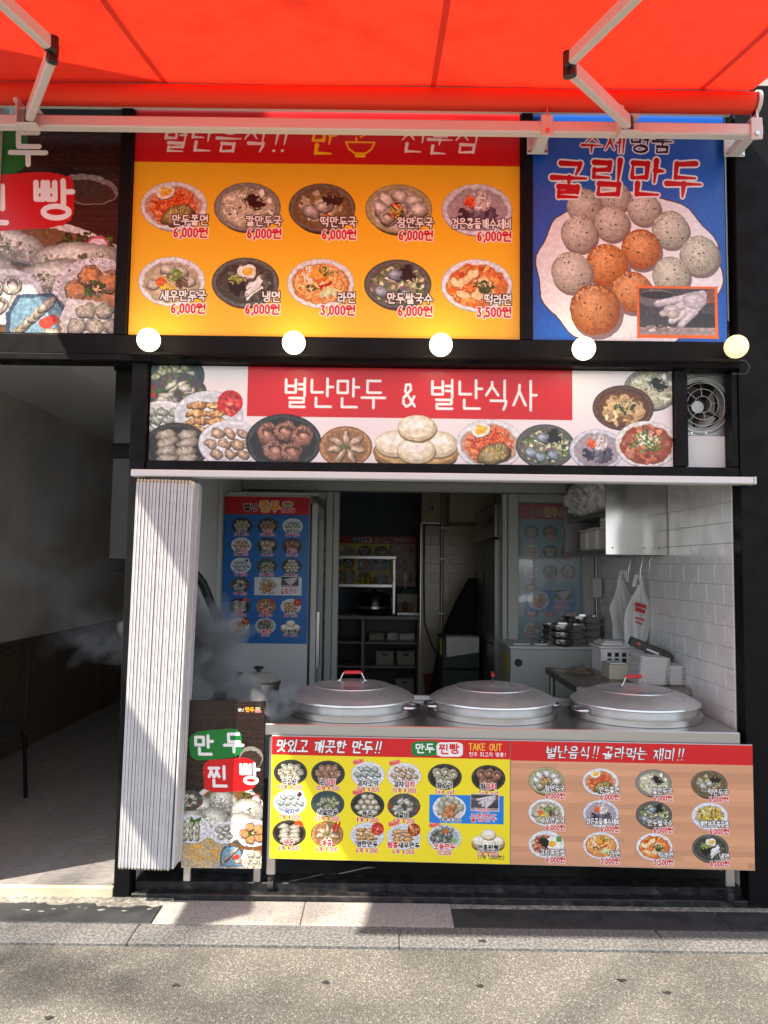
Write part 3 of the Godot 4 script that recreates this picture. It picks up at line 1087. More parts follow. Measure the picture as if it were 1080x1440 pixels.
	cv.scatter(cx, cy + 50, 200, 120, 60, 40, [Color(0.26, 0.25, 0.32), Color(0.34, 0.33, 0.40), Color(0.48, 0.46, 0.52), Color(0.20, 0.19, 0.25)])
	cv.strands(420, 190, 100, 110, 30, 7, [Color(0.90, 0.86, 0.80), Color(0.96, 0.94, 0.90)], 0.3)
	cv.strands(310, 210, 60, 70, 22, 9, [Color(0.88, 0.26, 0.14), Color(0.95, 0.45, 0.25)], 0.3)
	end_dish(cv, "black_bean_soup")
	cv = start_dish(66)
	plate(cv, white, Color(0.80, 0.74, 0.62), 16, Color(0.6, 0.6, 0.64))
	for p in [Vector2(330, 150), Vector2(480, 170), Vector2(560, 280), Vector2(190, 330)]:
		cv.dump(p.x, p.y, 90, 60, cv.rr(-0.5, 0.5), Color(0.88, 0.85, 0.77), 5)
	cv.strands(410, 230, 90, 70, 24, 8, [Color(0.35, 0.50, 0.18), Color(0.55, 0.62, 0.28)])
	cv.strands(280, 300, 70, 50, 22, 9, [Color(0.92, 0.46, 0.10), Color(0.85, 0.36, 0.08)])
	cv.strands(350, 360, 80, 40, 22, 9, [Color(0.93, 0.78, 0.16)])
	cv.strands(490, 300, 80, 60, 26, 9, [Color(0.25, 0.20, 0.17), Color(0.42, 0.34, 0.28)])
	end_dish(cv, "shrimp_soup")
	cv = start_dish(67)
	plate(cv, Color(0.30, 0.32, 0.31), Color(0.26, 0.27, 0.23), 30, Color(0.42, 0.10, 0.07))
	cv.scatter(cx, cy, 280, 210, 90, 26, [Color(0.33, 0.34, 0.30), Color(0.22, 0.22, 0.19), Color(0.40, 0.42, 0.38)])
	cv.blob(290, 340, 110, 22, Color(0.10, 0.09, 0.08), 0.25)
	cv.strands(300, 250, 90, 60, 20, 9, [Color(0.55, 0.65, 0.25), Color(0.7, 0.72, 0.4)])
	for k in 7:
		cv.cap(Vector2(560 + cv.rr(-30, 50), 230 + k * 20), Vector2(400 + cv.rr(-30, 20), 330 + k * 24), 16, 9, cv.vary(Color(0.90, 0.91, 0.90), 0.06))
	egg(cv, 400, 165, 100)
	end_dish(cv, "cold_noodles")
	cv = start_dish(68)
	plate(cv, white, Color(0.86, 0.56, 0.30), 18, Color(0.55, 0.57, 0.68))
	cv.strands(cx, cy, 280, 215, 200, 7, [Color(0.93, 0.72, 0.42), Color(0.88, 0.55, 0.26), Color(0.95, 0.80, 0.55), Color(0.80, 0.42, 0.18)], 2.4)
	cv.strands(250, 200, 60, 90, 20, 6, [Color(0.94, 0.90, 0.86)], 0.2)
	cv.ell(360, 200, 96, 80, 0, Color(0.85, 0.45, 0.12))
	cv.ell(350, 185, 80, 62, 0, Color(0.95, 0.66, 0.24))
	cv.scatter(440, 150, 60, 50, 16, 16, [Color(0.2, 0.42, 0.12), Color(0.3, 0.5, 0.15)])
	cv.scatter(280, 340, 50, 40, 12, 20, [Color(0.2, 0.3, 0.12)])
	cv.scatter(450, 330, 70, 50, 12, 26, [Color(0.80, 0.14, 0.08)])
	for k in 5:
		cv.ell(400 + k * 34, 410 - (k % 2) * 26, 26, 42, 0.3, Color(0.80, 0.84, 0.66))
	end_dish(cv, "ramen")
	cv = start_dish(69)
	plate(cv, Color(0.30, 0.31, 0.29), Color(0.44, 0.46, 0.34), 30, Color(0.34, 0.13, 0.09))
	cv.scatter(cx, cy, 290, 215, 150, 36, [Color(0.80, 0.78, 0.62), Color(0.35, 0.48, 0.22), Color(0.60, 0.64, 0.48), Color(0.90, 0.88, 0.76), Color(0.45, 0.35, 0.40), Color(0.24, 0.32, 0.16)])
	weed(cv, 470, 170, 110)
	for p in [Vector2(350, 180), Vector2(200, 370), Vector2(310, 420), Vector2(480, 400)]:
		cv.dump(p.x, p.y, 78, 62, cv.rr(0, 1), Color(0.60, 0.68, 0.76), 4)
	end_dish(cv, "rice_noodles")
	cv = start_dish(70)
	plate(cv, white, Color(0.90, 0.50, 0.22), 20, Color(0.72, 0.70, 0.72))
	cv.scatter(cx, cy, 285, 215, 130, 30, [Color(0.95, 0.58, 0.24), Color(0.88, 0.40, 0.14), Color(0.97, 0.70, 0.36), Color(0.80, 0.32, 0.10)])
	for k in 9:
		var p := cv.inside(cx, cy, 230, 160)
		cv.ell(p.x + 3, p.y + 6, 84, 48, cv.rr(-0.5, 0.9), Color(0.70, 0.35, 0.14))
		cv.ell(p.x, p.y, 80, 44, cv.rr(-0.5, 0.9), cv.vary(Color(0.96, 0.82, 0.62), 0.06))
	cv.strands(470, 300, 110, 70, 20, 9, [Color(0.20, 0.27, 0.12), Color(0.30, 0.36, 0.16)])
	end_dish(cv, "rice_cake_ramen")
	cv = start_dish(71)
	plate(cv, Color(0.90, 0.90, 0.95), white, 10, Color(0.6, 0.6, 0.66))
	cv.scatter(cx, cy - 10, 280, 200, 520, 21, [Color(0.72, 0.66, 0.22), Color(0.88, 0.80, 0.42), Color(0.36, 0.40, 0.12), Color(0.60, 0.50, 0.16), Color(0.46, 0.30, 0.12), Color(0.92, 0.74, 0.16)])
	end_dish(cv, "chive_rice")
	cv = start_dish(72)
	plate(cv, Color(0.90, 0.92, 0.93), white, 14, Color(0.34, 0.42, 0.40))
	cv.scatter(cx - 60, cy, 230, 190, 420, 20, [Color(0.62, 0.24, 0.10), Color(0.76, 0.36, 0.16), Color(0.50, 0.18, 0.07), Color(0.85, 0.48, 0.24)])
	cv.ell(520, 280, 170, 130, 0.2, Color(0.95, 0.94, 0.91))
	cv.ell(500, 280, 72, 60, 0.2, Color(0.93, 0.70, 0.14))
	cv.blob(330, 260, 90, 22, Color(0.08, 0.09, 0.08), 0.35, 1.2)
	cv.ell(650, 180, 50, 70, 0, Color(0.32, 0.55, 0.22))
	end_dish(cv, "kimchi_rice")
	cv = start_dish(73)
	plate(cv, Color(0.30, 0.20, 0.14), Color(0.45, 0.27, 0.15), 10, Color(0.12, 0.08, 0.06))
	cv.strands(cx, cy + 20, 250, 190, 46, 17, [Color(0.86, 0.72, 0.52), Color(0.92, 0.80, 0.62), Color(0.74, 0.58, 0.38)], 2.2)
	cv.scatter(cx + 30, cy - 10, 140, 100, 60, 24, [Color(0.75, 0.66, 0.42), Color(0.35, 0.40, 0.16), Color(0.20, 0.20, 0.12), Color(0.88, 0.80, 0.60)])
	end_dish(cv, "udon")
	cv = start_dish(74)
	plate(cv, Color(0.92, 0.90, 0.88), Color(0.66, 0.30, 0.17), 10, Color(0.6, 0.55, 0.52))
	cv.scatter(cx, cy, 270, 205, 60, 50, [Color(0.74, 0.40, 0.26), Color(0.58, 0.24, 0.13), Color(0.80, 0.52, 0.38)])
	cv.strands(cx, cy - 50, 150, 100, 30, 8, [Color(0.93, 0.88, 0.78)])
	cv.scatter(cx + 10, cy - 30, 200, 130, 110, 17, [Color(0.25, 0.46, 0.14), Color(0.36, 0.58, 0.20), Color(0.18, 0.34, 0.10)])
	end_dish(cv, "beef_noodles")
	cv = start_dish(75)
	var green_ball := Color(0.70, 0.68, 0.56)
	var red_ball := Color(0.80, 0.42, 0.14)
	plate(cv, white, Color(0.93, 0.92, 0.93))
	for p in [Vector2(270, 100), Vector2(430, 90), Vector2(210, 220), Vector2(360, 200), Vector2(540, 160), Vector2(630, 260), Vector2(190, 360), Vector2(520, 330)]:
		cv.ball(p.x, p.y, 82, green_ball, [Color(0.25, 0.32, 0.16), Color(0.18, 0.2, 0.13)])
	for p in [Vector2(340, 320), Vector2(460, 255), Vector2(300, 450), Vector2(430, 420)]:
		cv.ball(p.x, p.y, 84, red_ball, [Color(0.5, 0.16, 0.05), Color(0.3, 0.25, 0.1)])
	end_dish(cv, "balls")
	cv = start_dish(76)
	plate(cv, white, Color(0.95, 0.95, 0.96))
	for p in [Vector2(250, 200), Vector2(430, 170), Vector2(300, 370), Vector2(500, 350)]:
		cv.roll(p.x, p.y, 98, Color(0.90, 0.88, 0.80))
	end_dish(cv, "white_rounds")
	cv = start_dish(77)
	plate(cv, Color(0.92, 0.89, 0.90), Color(0.93, 0.91, 0.92))
	for k in 26:
		var t := TAU * k / 26.0
		cv.scatter(cx + cos(t) * 335, cy + sin(t) * 252, 22, 16, 3, 9, [Color(0.4, 0.35, 0.45)])
	for k in 5:
		var t := TAU * k / 5.0 + 0.6
		cv.roll(cx + cos(t) * 165, cy + sin(t) * 130, 104, Color(0.85, 0.60, 0.40))
		cv.ell(cx + cos(t) * 165, cy + sin(t) * 130, 70, 56, 0, Color(0.83, 0.56, 0.34))
	cv.scatter(cx, cy, 84, 70, 46, 20, [Color(0.16, 0.30, 0.10), Color(0.25, 0.40, 0.14)])
	cv.ell(cx, cy, 54, 44, 0, Color(0.28, 0.10, 0.07))
	for k in 3:
		var t := PI * k / 3.0
		cv.cap(Vector2(cx - cos(t) * 40, cy - sin(t) * 32), Vector2(cx + cos(t) * 40, cy + sin(t) * 32), 7, 7, Color(0.90, 0.80, 0.62))
	end_dish(cv, "fried_rounds")
	cv = start_dish(78)
	plate(cv, white, Color(0.95, 0.95, 0.96))
	for k in 2:
		cv.poly(PackedVector2Array([Vector2(360, 40), Vector2(420, 120), Vector2(560, 60), Vector2(520, 190), Vector2(420, 230), Vector2(340, 150)]), Color(0.14, 0.34, 0.10) if k == 0 else Color(0.18, 0.40, 0.13))
	for p in grid(9, cx - 20, cy + 40, 130, 120, [3, 3, 3]):
		cv.dump(p.x, p.y, 50, 66, cv.rr(-0.2, 0.2), Color(0.84, 0.82, 0.66), 4)
	end_dish(cv, "stood_dumplings")
	cv = start_dish(79)
	cv.poly(PackedVector2Array([Vector2(150, 20), Vector2(560, 0), Vector2(700, 160), Vector2(740, 600), Vector2(40, 610), Vector2(30, 250)]), Color(0.24, 0.32, 0.40))
	cv.poly(PackedVector2Array([Vector2(180, 60), Vector2(540, 40), Vector2(660, 190), Vector2(690, 580), Vector2(90, 590), Vector2(80, 260)]), Color(0.47, 0.62, 0.70))
	for k in 6:
		cv.dump(180 + k * 62, 440 - k * 62, 130, 52, -0.75 + PI, Color(0.72, 0.67, 0.56), 6)
	cv.ell(520, 330, 120, 66, -0.4, Color(0.80, 0.24, 0.14))
	cv.dump(560, 460, 110, 60, 0.2, Color(0.84, 0.80, 0.66), 5)
	end_dish(cv, "blue_plate")
	cv = start_dish(80)
	cv.ell(cx, cy + 20, DW * 0.47, DH * 0.46, 0, Color(0.66, 0.48, 0.32))
	cv.ell(cx, cy + 30, DW * 0.44, DH * 0.42, 0, Color(0.88, 0.86, 0.82))
	cv.poly(PackedVector2Array([Vector2(30, 260), Vector2(120, 30), Vector2(330, 60), Vector2(200, 240), Vector2(130, 400)]), Color(0.93, 0.92, 0.90))
	for p in grid(7, cx + 30, cy + 40, 200, 165, [2, 3, 2]):
		cv.dump(p.x, p.y, 100, 82, 0, Color(0.90, 0.87, 0.78), 0)
		for k in 8:
			var t := TAU * k / 8.0
			cv.cap(Vector2(p.x, p.y - 30), Vector2(p.x + cos(t) * 80, p.y - 10 + sin(t) * 62), 4, 5, Color(0.68, 0.62, 0.50))
	cv.scatter(680, 430, 60, 110, 22, 18, [Color(0.25, 0.42, 0.15), Color(0.35, 0.52, 0.2)])
	end_dish(cv, "basket_buns")
	cv = start_dish(81)
	cv.rect(0, 0, DW, DH, Color(0.30, 0.29, 0.30))
	cv.ell(180, 130, 190, 120, 0, Color(0.44, 0.43, 0.42))
	cv.ell(180, 90, 170, 50, 0, Color(0.20, 0.19, 0.19))
	cv.ell(580, 430, 240, 110, 0, Color(0.22, 0.22, 0.24))
	cv.rect(0, 520, DW, 110, Color(0.62, 0.58, 0.58))
	# a gloved hand rolling a dumpling
	var glove := Color(0.86, 0.84, 0.87)
	cv.poly(PackedVector2Array([Vector2(640, 40), Vector2(768, 10), Vector2(768, 190), Vector2(660, 190)]), Color(0.52, 0.34, 0.27))
	cv.poly(PackedVector2Array([Vector2(470, 60), Vector2(660, 18), Vector2(690, 60), Vector2(680, 200), Vector2(600, 300), Vector2(500, 330), Vector2(420, 240)]), glove.darkened(0.1))
	for d in [[500, 110, 190, 200, 46, 40], [470, 200, 240, 330, 46, 38], [520, 270, 330, 430, 46, 38], [560, 300, 420, 480, 42, 34]]:
		cv.cap(Vector2(d[0], d[1] + 8), Vector2(d[2], d[3] + 10), d[4] + 3, d[5] + 3, glove.darkened(0.36))
		for k in 5:
			cv.cap(Vector2(d[0] - k * 2, d[1] - k * 4), Vector2(d[2] + k * 2, d[3] - k * 4), d[4] * (1.0 - k * 0.17), d[5] * (1.0 - k * 0.18), glove.darkened(0.16 - 0.05 * k) if k < 3 else glove.lightened(0.05 * (k - 2)))
	for d in [[330, 300, 90, 84], [560, 160, 120, 110]]:
		cv.soft(d[0], d[1], d[2], d[3], 0.2, glove.darkened(0.2), glove.lightened(0.12))
	cv.soft(340, 345, 66, 60, 0.0, Color(0.62, 0.58, 0.54), Color(0.86, 0.83, 0.80))
	cv.scatter(230, 540, 200, 30, 40, 26, [Color(0.80, 0.77, 0.76), Color(0.62, 0.56, 0.52), Color(0.45, 0.40, 0.36)])
	for k in 9:
		cv.cap(Vector2(640 - k * 8, 60 + k * 22), Vector2(560 - k * 6, 90 + k * 20), 4, 2, glove.darkened(0.2))
	end_dish(cv, "glove")


func serve(cv: Cv, called: String, x: float, y: float, ww: float, shadow := 0.0) -> void:
	# the picture of a dish, its middle at x, y
	var im: Image = dishes[called].duplicate()
	var hh := ww * DH / DW
	im.resize(maxi(4, int(ww)), maxi(4, int(hh)), Image.INTERPOLATE_LANCZOS if ww < 380 else Image.INTERPOLATE_CUBIC)
	cv.im.blend_rect(im, Rect2i(0, 0, im.get_width(), im.get_height()), Vector2i(int(x - ww * 0.5), int(y - hh * 0.47)))


func finish(cv: Cv, called: String, rough := 0.4, mottle := 0.0) -> void:
	cv.im.resize(cv.w / 2, cv.h / 2, Image.INTERPOLATE_LANCZOS)
	if mottle > 0.0:
		cv.w = cv.im.get_width()
		cv.h = cv.im.get_height()
		cv.grain(0.1, mottle)
	cv.im.convert(Image.FORMAT_RGB8)
	print_mat(called, cv.im, rough)


func badge(cv: Cv, x: float, y: float, ww: float, hh: float, tilt: float, c: Color, sd: int) -> void:
	# a torn-edged patch of colour under the lettering
	var rn := RandomNumberGenerator.new()
	rn.seed = sd
	var pts := PackedVector2Array()
	var n := 90
	for k in n:
		var t := TAU * k / n
		var p := Vector2(signf(cos(t)) * pow(absf(cos(t)), 0.32) * ww * 0.5, signf(sin(t)) * pow(absf(sin(t)), 0.32) * hh * 0.5)
		p *= 1.0 + rn.randf_range(-0.018, 0.018)
		p.y += sin(t * 3.0 + sd) * hh * 0.04
		pts.append(p.rotated(tilt) + Vector2(x, y))
	cv.poly(pts, c)


func logo_small(cv: Cv, x: float, y: float, s: float, dark_first := true) -> void:
	# the shop's small lettering with the bowl mark
	write(cv, "별난", x, y + s * 0.25, s * 0.7, 0.085, Color(0.16, 0.12, 0.12) if dark_first else Color(0.85, 0.82, 0.8), {"halo": Color(0.93, 0.92, 0.9), "halo_w": 0.07} if dark_first else {})
	write(cv, "만두", x + s * 1.75, y, s, 0.11, Color(0.95, 0.66, 0.14), {"halo": Color(0.95, 0.93, 0.88) if dark_first else Color(0.3, 0.18, 0.08), "halo_w": 0.07})
	cv.ell(x + s * 4.75, y + s * 0.2, s * 0.62, s * 0.3, 0, Color(0.95, 0.93, 0.9))
	cv.ell(x + s * 4.75, y + s * 0.2, s * 0.55, s * 0.23, 0, Color(0.45, 0.66, 0.25))
	cv.ell(x + s * 4.75, y + s * 0.1, s * 0.3, s * 0.12, 0, Color(0.85, 0.4, 0.5))
	write(cv, "Cafe", x + s * 4.1, y + s * 0.5, s * 0.6, 0.09, Color(0.86, 0.2, 0.28), {"slant": 0.2, "halo": Color(0.95, 0.93, 0.9), "halo_w": 0.08})


const MEALS := [["king_soup", "왕만두국", "6,000원"], ["spicy_noodles", "만두쫄면", "6,000원"], ["knife_soup", "칼만두국", "6,000원"], ["rice_cake_soup", "떡만두국", "6,000원"], ["shrimp_soup", "새우만두국", "6,000원"], ["black_bean_soup", "검은콩들깨수제비", "6,000원"], ["rice_noodles", "만두쌀국수", "6,000원"], ["chive_rice", "계란부추볶음밥", "6,000원"], ["kimchi_rice", "김치볶음밥", "6,000원"], ["ramen", "라면", "3,000원"], ["rice_cake_ramen", "떡라면", "3,500원"], ["cold_noodles", "냉면", "6,000원"]]


func meal_text(cv: Cv, a: String, b: String, x: float, y: float, s: float) -> void:
	var white := Color(0.96, 0.95, 0.94)
	write(cv, a, x, y, s, 0.075, white, {"align": 2, "narrow": 0.8 if a.length() < 6 else 0.66, "halo": Color(0.10, 0.06, 0.06), "halo_w": 0.085})
	write(cv, b, x, y + s * 1.28, s * 0.95, 0.085, Color(0.80, 0.05, 0.10), {"align": 2, "halo": white, "halo_w": 0.1, "narrow": 0.92})


func make_prints() -> void:
	set_up_letters()
	make_dishes()
	var white := Color(0.95, 0.94, 0.94)
	var red := Color(0.80, 0.08, 0.11)
	# ---- the orange menu over the counter, 1.88 by 1.13 m
	var s := 1080.0
	var cv := Cv.new(int(1.88 * s), int(1.13 * s), Color(0.97, 0.74, 0.14), 5)
	cv.rect(0, 0, 1.88 * s, 0.268 * s, red)
	write(cv, "별난음식!!", 0.14 * s, 0.075 * s, 0.135 * s, 0.05, white, {"brush": true, "slant": 0.18, "narrow": 0.86})
	write(cv, "만", 0.86 * s, 0.075 * s, 0.135 * s, 0.06, Color(0.98, 0.80, 0.1), {"brush": true, "slant": 0.18, "narrow": 0.9})
	var bowl := Color(0.98, 0.80, 0.1)
	cv.line([Vector2(1.03, 0.155) * s, Vector2(1.045, 0.19) * s, Vector2(1.075, 0.212) * s, Vector2(1.125, 0.212) * s, Vector2(1.155, 0.19) * s, Vector2(1.17, 0.155) * s, Vector2(1.03, 0.155) * s], 0.0045 * s, bowl)
	cv.rect(1.075 * s, 0.218 * s, 0.05 * s, 0.014 * s, bowl)
	cv.line([Vector2(1.08, 0.15) * s, Vector2(1.08, 0.13) * s], 0.004 * s, bowl)
	cv.line([Vector2(1.10, 0.13) * s, Vector2(1.22, 0.06) * s], 0.004 * s, bowl)
	write(cv, "전문점", 1.30 * s, 0.075 * s, 0.13 * s, 0.05, white, {"brush": true, "slant": 0.18, "narrow": 0.9})
	var names := [1, 2, 3, 0, 5, 4, 11, 9, 6, 10]
	for k in 10:
		var m: Array = MEALS[names[k]]
		var x: float = [0.20, 0.557, 0.92, 1.292, 1.672][k % 5]
		var y: float = 0.49 if k < 5 else 0.865
		serve(cv, m[0], x * s, y * s, (0.335 if k % 5 != 4 else 0.355) * s)
		meal_text(cv, m[1], m[2], (x + 0.172) * s, (y + 0.042) * s, 0.05 * s)
	finish(cv, "print_menu", 0.32)
	# ---- the blue poster of rice dumplings, 0.98 by 1.13 m
	s = 1100.0
	cv = Cv.new(int(0.98 * s), int(1.13 * s), Color(0.10, 0.37, 0.76), 6)
	var pts := PackedVector2Array()
	for k in 72:
		var t := TAU * k / 72.0
		var r := 1.0 + 0.022 * sin(t * 12.0)
		pts.append(Vector2(0.49 + cos(t) * 0.475 * r, 0.78 + sin(t) * 0.40 * r) * s)
	cv.poly(pts, Color(0.30, 0.22, 0.26))
	for k in 72:
		pts[k] = Vector2(0.49, 0.78) * s + (pts[k] - Vector2(0.49, 0.78) * s) * 0.985
	cv.poly(pts, Color(0.94, 0.93, 0.94))
	cv.ell(0.49 * s, 0.77 * s, 0.36 * s, 0.29 * s, 0, Color(0.96, 0.95, 0.96))
	cv.rect(0, 0, 0.98 * s, 0.385 * s, Color(0.10, 0.37, 0.76))
	var pale := Color(0.86, 0.80, 0.72)
	var hot := Color(0.90, 0.48, 0.13)
	for b in [[0.26, 0.46, 0.088, 0], [0.42, 0.415, 0.078, 0], [0.565, 0.47, 0.085, 0], [0.40, 0.545, 0.09, 0], [0.235, 0.60, 0.092, 0], [0.70, 0.575, 0.093, 0], [0.845, 0.70, 0.10, 0], [0.55, 0.675, 0.1, 1], [0.375, 0.755, 0.11, 1], [0.195, 0.79, 0.103, 0], [0.70, 0.80, 0.095, 0], [0.50, 0.885, 0.105, 1], [0.315, 0.975, 0.128, 1]]:
		cv.ball(b[0] * s, b[1] * s, b[2] * s, (hot if b[0] > 0.35 else hot.darkened(0.12)) if b[3] else (Color(0.84, 0.82, 0.70) if b[0] > 0.6 else pale), [Color(0.24, 0.28, 0.16), Color(0.4, 0.14, 0.06) if b[3] else Color(0.16, 0.2, 0.13)])
	cv.grain(0.1, 0.05, 0.022, 0.2)
	cv.rect(0, 0, 0.98 * s, 0.34 * s, Color(0.10, 0.37, 0.76))
	cv.rect(0.525 * s, 0.855 * s, 0.41 * s, 0.255 * s, Color(0.93, 0.42, 0.10))
	var glove: Image = dishes["glove"].duplicate()
	glove.resize(int(0.382 * s), int(0.228 * s), Image.INTERPOLATE_LANCZOS)
	cv.im.blit_rect(glove, Rect2i(0, 0, glove.get_width(), glove.get_height()), Vector2i(int(0.539 * s), int(0.868 * s)))
	for c in [[0.525, 0.855], [0.935, 0.855], [0.525, 1.11], [0.935, 1.11]]:
		cv.ell(c[0] * s, c[1] * s, 4, 4, 0, Color(0.93, 0.42, 0.10))
	write(cv, "수제", 0.255 * s, 0.09 * s, 0.10 * s, 0.055, Color(0.78, 0.07, 0.12), {"brush": true, "halo": white, "halo_w": 0.07, "gap": 0.05, "slant": 0.1})
	write(cv, "명품", 0.50 * s, 0.09 * s, 0.10 * s, 0.055, Color(0.09, 0.07, 0.25), {"brush": true, "halo": white, "halo_w": 0.07, "gap": 0.05, "slant": 0.1})
	write(cv, "굴림만두", 0.10 * s, 0.235 * s, 0.175 * s, 0.062, Color(0.80, 0.06, 0.10), {"brush": true, "halo": white, "halo_w": 0.05, "slant": 0.12})
	finish(cv, "print_balls", 0.32)
	# ---- the photograph sign over the side door and the stand's front
	for side in 2:
		var wm: float = 1.02 if side == 0 else 0.37
		var hm: float = 1.08 if side == 0 else 0.75
		s = 1200.0 if side == 0 else 2200.0
		cv = Cv.new(int(wm * s), int(hm * s), Color(0.15, 0.10, 0.08), 7)
		for k in 60:
			cv.rect(0, cv.rr(0, 0.55) * hm * s, wm * s, cv.rr(2, 16), cv.vary([Color(0.16, 0.11, 0.09), Color(0.20, 0.14, 0.11), Color(0.12, 0.08, 0.07)][k % 3], 0.15))
		for k in 5:
			cv.cap(Vector2(cv.rr(-0.1, 0.2) * wm, cv.rr(0.3, 0.5) * hm) * s, Vector2(cv.rr(0.2, 0.6) * wm, cv.rr(0.1, 0.35) * hm) * s, 5, 5, Color(0.24, 0.16, 0.12))
		var f: float = wm
		# cup, bowl rim and the big dumplings
		cv.ell(0.72 * f * s, 0.30 * hm * s, 0.12 * f * s, 0.07 * hm * s, 0.2, Color(0.10, 0.07, 0.07))
		cv.ell(0.84 * f * s, 0.34 * hm * s, 0.15 * f * s, 0.07 * hm * s, 0.12, Color(0.52, 0.50, 0.48))
		cv.ell(0.84 * f * s, 0.35 * hm * s, 0.135 * f * s, 0.055 * hm * s, 0.12, Color(0.22, 0.17, 0.14))
		cv.ell(0.55 * f * s, 0.98 * hm * s, 0.68 * f * s, 0.50 * hm * s, 0, Color(0.85, 0.83, 0.80))
		cv.ell(0.55 * f * s, 0.99 * hm * s, 0.655 * f * s, 0.478 * hm * s, 0, Color(0.46, 0.32, 0.18))
		cv.scatter(0.85 * f * s, 0.59 * hm * s, 0.14 * f * s, 0.05 * hm * s, 60, 0.02 * f * s, [Color(0.16, 0.28, 0.08), Color(0.25, 0.38, 0.12), Color(0.10, 0.18, 0.06)])
		cv.ell(0.90 * f * s, 0.605 * hm * s, 0.055 * f * s, 0.05 * hm * s, 0.3, Color(0.80, 0.35, 0.45))
		cv.ell(0.90 * f * s, 0.61 * hm * s, 0.048 * f * s, 0.043 * hm * s, 0.3, Color(0.93, 0.85, 0.87))
		for d in [[0.25, 0.66, 0.20, 0.085, 0.5], [0.50, 0.60, 0.18, 0.07, 0.35], [0.80, 0.66, 0.22, 0.075, -0.05], [0.40, 0.74, 0.24, 0.10, 0.6], [0.72, 0.75, 0.22, 0.085, -0.1], [0.10, 0.74, 0.16, 0.10, 0.6], [0.30, 0.83, 0.22, 0.09, 0.5]]:
			var c := Color(0.92, 0.91, 0.84)
			cv.dump(d[0] * f * s, d[1] * hm * s, d[2] * f * s, d[3] * hm * s, d[4], c, 0)
			for q in 260:
				var e := Vector2(cv.rr(-1, 1), cv.rr(-1, 1))
				if e.length() < 0.86 and e.y > -0.45:
					var lit := clampf(0.62 - 0.5 * e.y - 0.2 * e.x, 0, 1)
					var base: Color = [Color(0.40, 0.46, 0.30), Color(0.62, 0.62, 0.50), Color(0.78, 0.77, 0.68), Color(0.86, 0.85, 0.78), Color(0.90, 0.89, 0.83)][q % 5]
					var at := Vector2(e.x * d[2] * 0.86 * f, (e.y * 0.8 + 0.08) * d[3] * hm).rotated(d[4]) * s + Vector2(d[0] * f, d[1] * hm) * s
					cv.ell(at.x, at.y, cv.rr(0.004, 0.016) * f * s, cv.rr(0.003, 0.010) * f * s, cv.rr(0, PI), cv.vary(base.darkened(0.45).lerp(base, lit), 0.08))
		if side == 1:
			cv.ell(0.25 * f * s, 1.02 * hm * s, 0.62 * f * s, 0.19 * hm * s, 0, Color(0.66, 0.66, 0.62))
			cv.strands(0.28 * f * s, 0.90 * hm * s, 0.26 * f * s, 0.09 * hm * s, 80, 3, [Color(0.80, 0.56, 0.16), Color(0.88, 0.68, 0.28)])
			for k in 12:
				cv.cap(Vector2(-0.02, 0.80 + k * 0.017) * Vector2(f, hm) * s, Vector2(0.42 + cv.rr(-0.1, 0.05), 0.93 + k * 0.012) * Vector2(f, hm) * s, 3.5, 3, cv.vary(Color(0.85, 0.72, 0.48), 0.1))
			serve(cv, "rib", 0.08 * f * s, 0.60 * hm * s, 0.36 * f * s)
			serve(cv, "stood_dumplings", 0.12 * f * s, 0.77 * hm * s, 0.48 * f * s)
		serve(cv, "white_rounds", (0.53 if side else 0.48) * f * s, (0.79 if side else 0.84) * hm * s, 0.37 * f * s)
		serve(cv, "fried_rounds", (0.88 if side else 0.90) * f * s, (0.79 if side else 0.80) * hm * s, (0.46 if side else 0.42) * f * s)
		serve(cv, "blue_plate", (0.63 if side else 0.63) * f * s, (0.925 if side else 0.935) * hm * s, 0.32 * f * s)
		serve(cv, "basket_buns", (0.90 if side else 0.89) * f * s, (0.945 if side else 0.95) * hm * s, 0.34 * f * s)
		cv.grain(0.1, 0.15, 0.055, 0.3)
		if side == 1:
			badge(cv, 0.39 * f * s, 0.262 * hm * s, 0.66 * f * s, 0.165 * hm * s, -0.10, Color(0.08, 0.48, 0.20), 3)
			badge(cv, 0.575 * f * s, 0.445 * hm * s, 0.66 * f * s, 0.19 * hm * s, -0.10, Color(0.83, 0.09, 0.11), 4)
			write(cv, "만 두", 0.12 * f * s, 0.21 * hm * s, 0.115 * hm * s, 0.082, white, {"tilt": -0.1, "brush": false, "slant": -0.06})
			write(cv, "찐 빵", 0.31 * f * s, 0.395 * hm * s, 0.12 * hm * s, 0.078, white, {"tilt": -0.1, "slant": -0.06})
			logo_small(cv, 0.66 * f * s, 0.035 * hm * s, 0.026 * hm * s, false)
		else:
			badge(cv, 0.30 * f * s, 0.17 * hm * s, 0.50 * f * s, 0.23 * hm * s, -0.10, Color(0.08, 0.42, 0.18), 3)
			badge(cv, 0.46 * f * s, 0.405 * hm * s, 0.64 * f * s, 0.25 * hm * s, -0.10, Color(0.80, 0.08, 0.10), 4)
			write(cv, "만 두", 0.19 * f * s, 0.095 * hm * s, 0.16 * hm * s, 0.075, white, {"tilt": -0.1, "slant": -0.06})
			write(cv, "찐 빵", 0.29 * f * s, 0.33 * hm * s, 0.175 * hm * s, 0.072, white, {"tilt": -0.1, "slant": -0.06})
		finish(cv, "print_photo_%d" % side, 0.25)
	# ---- the long sign over the opening, 2.49 by 0.46 m
	s = 820.0
	cv = Cv.new(int(2.49 * s), int(0.46 * s), Color(0.93, 0.90, 0.91), 8)
	cv.rect(0.462 * s, 0, 1.55 * s, 0.242 * s, Color(0.80, 0.09, 0.12))
	write(cv, "별난만두", 0.636 * s, 0.054 * s, 0.142 * s, 0.047, white, {"narrow": 0.78})
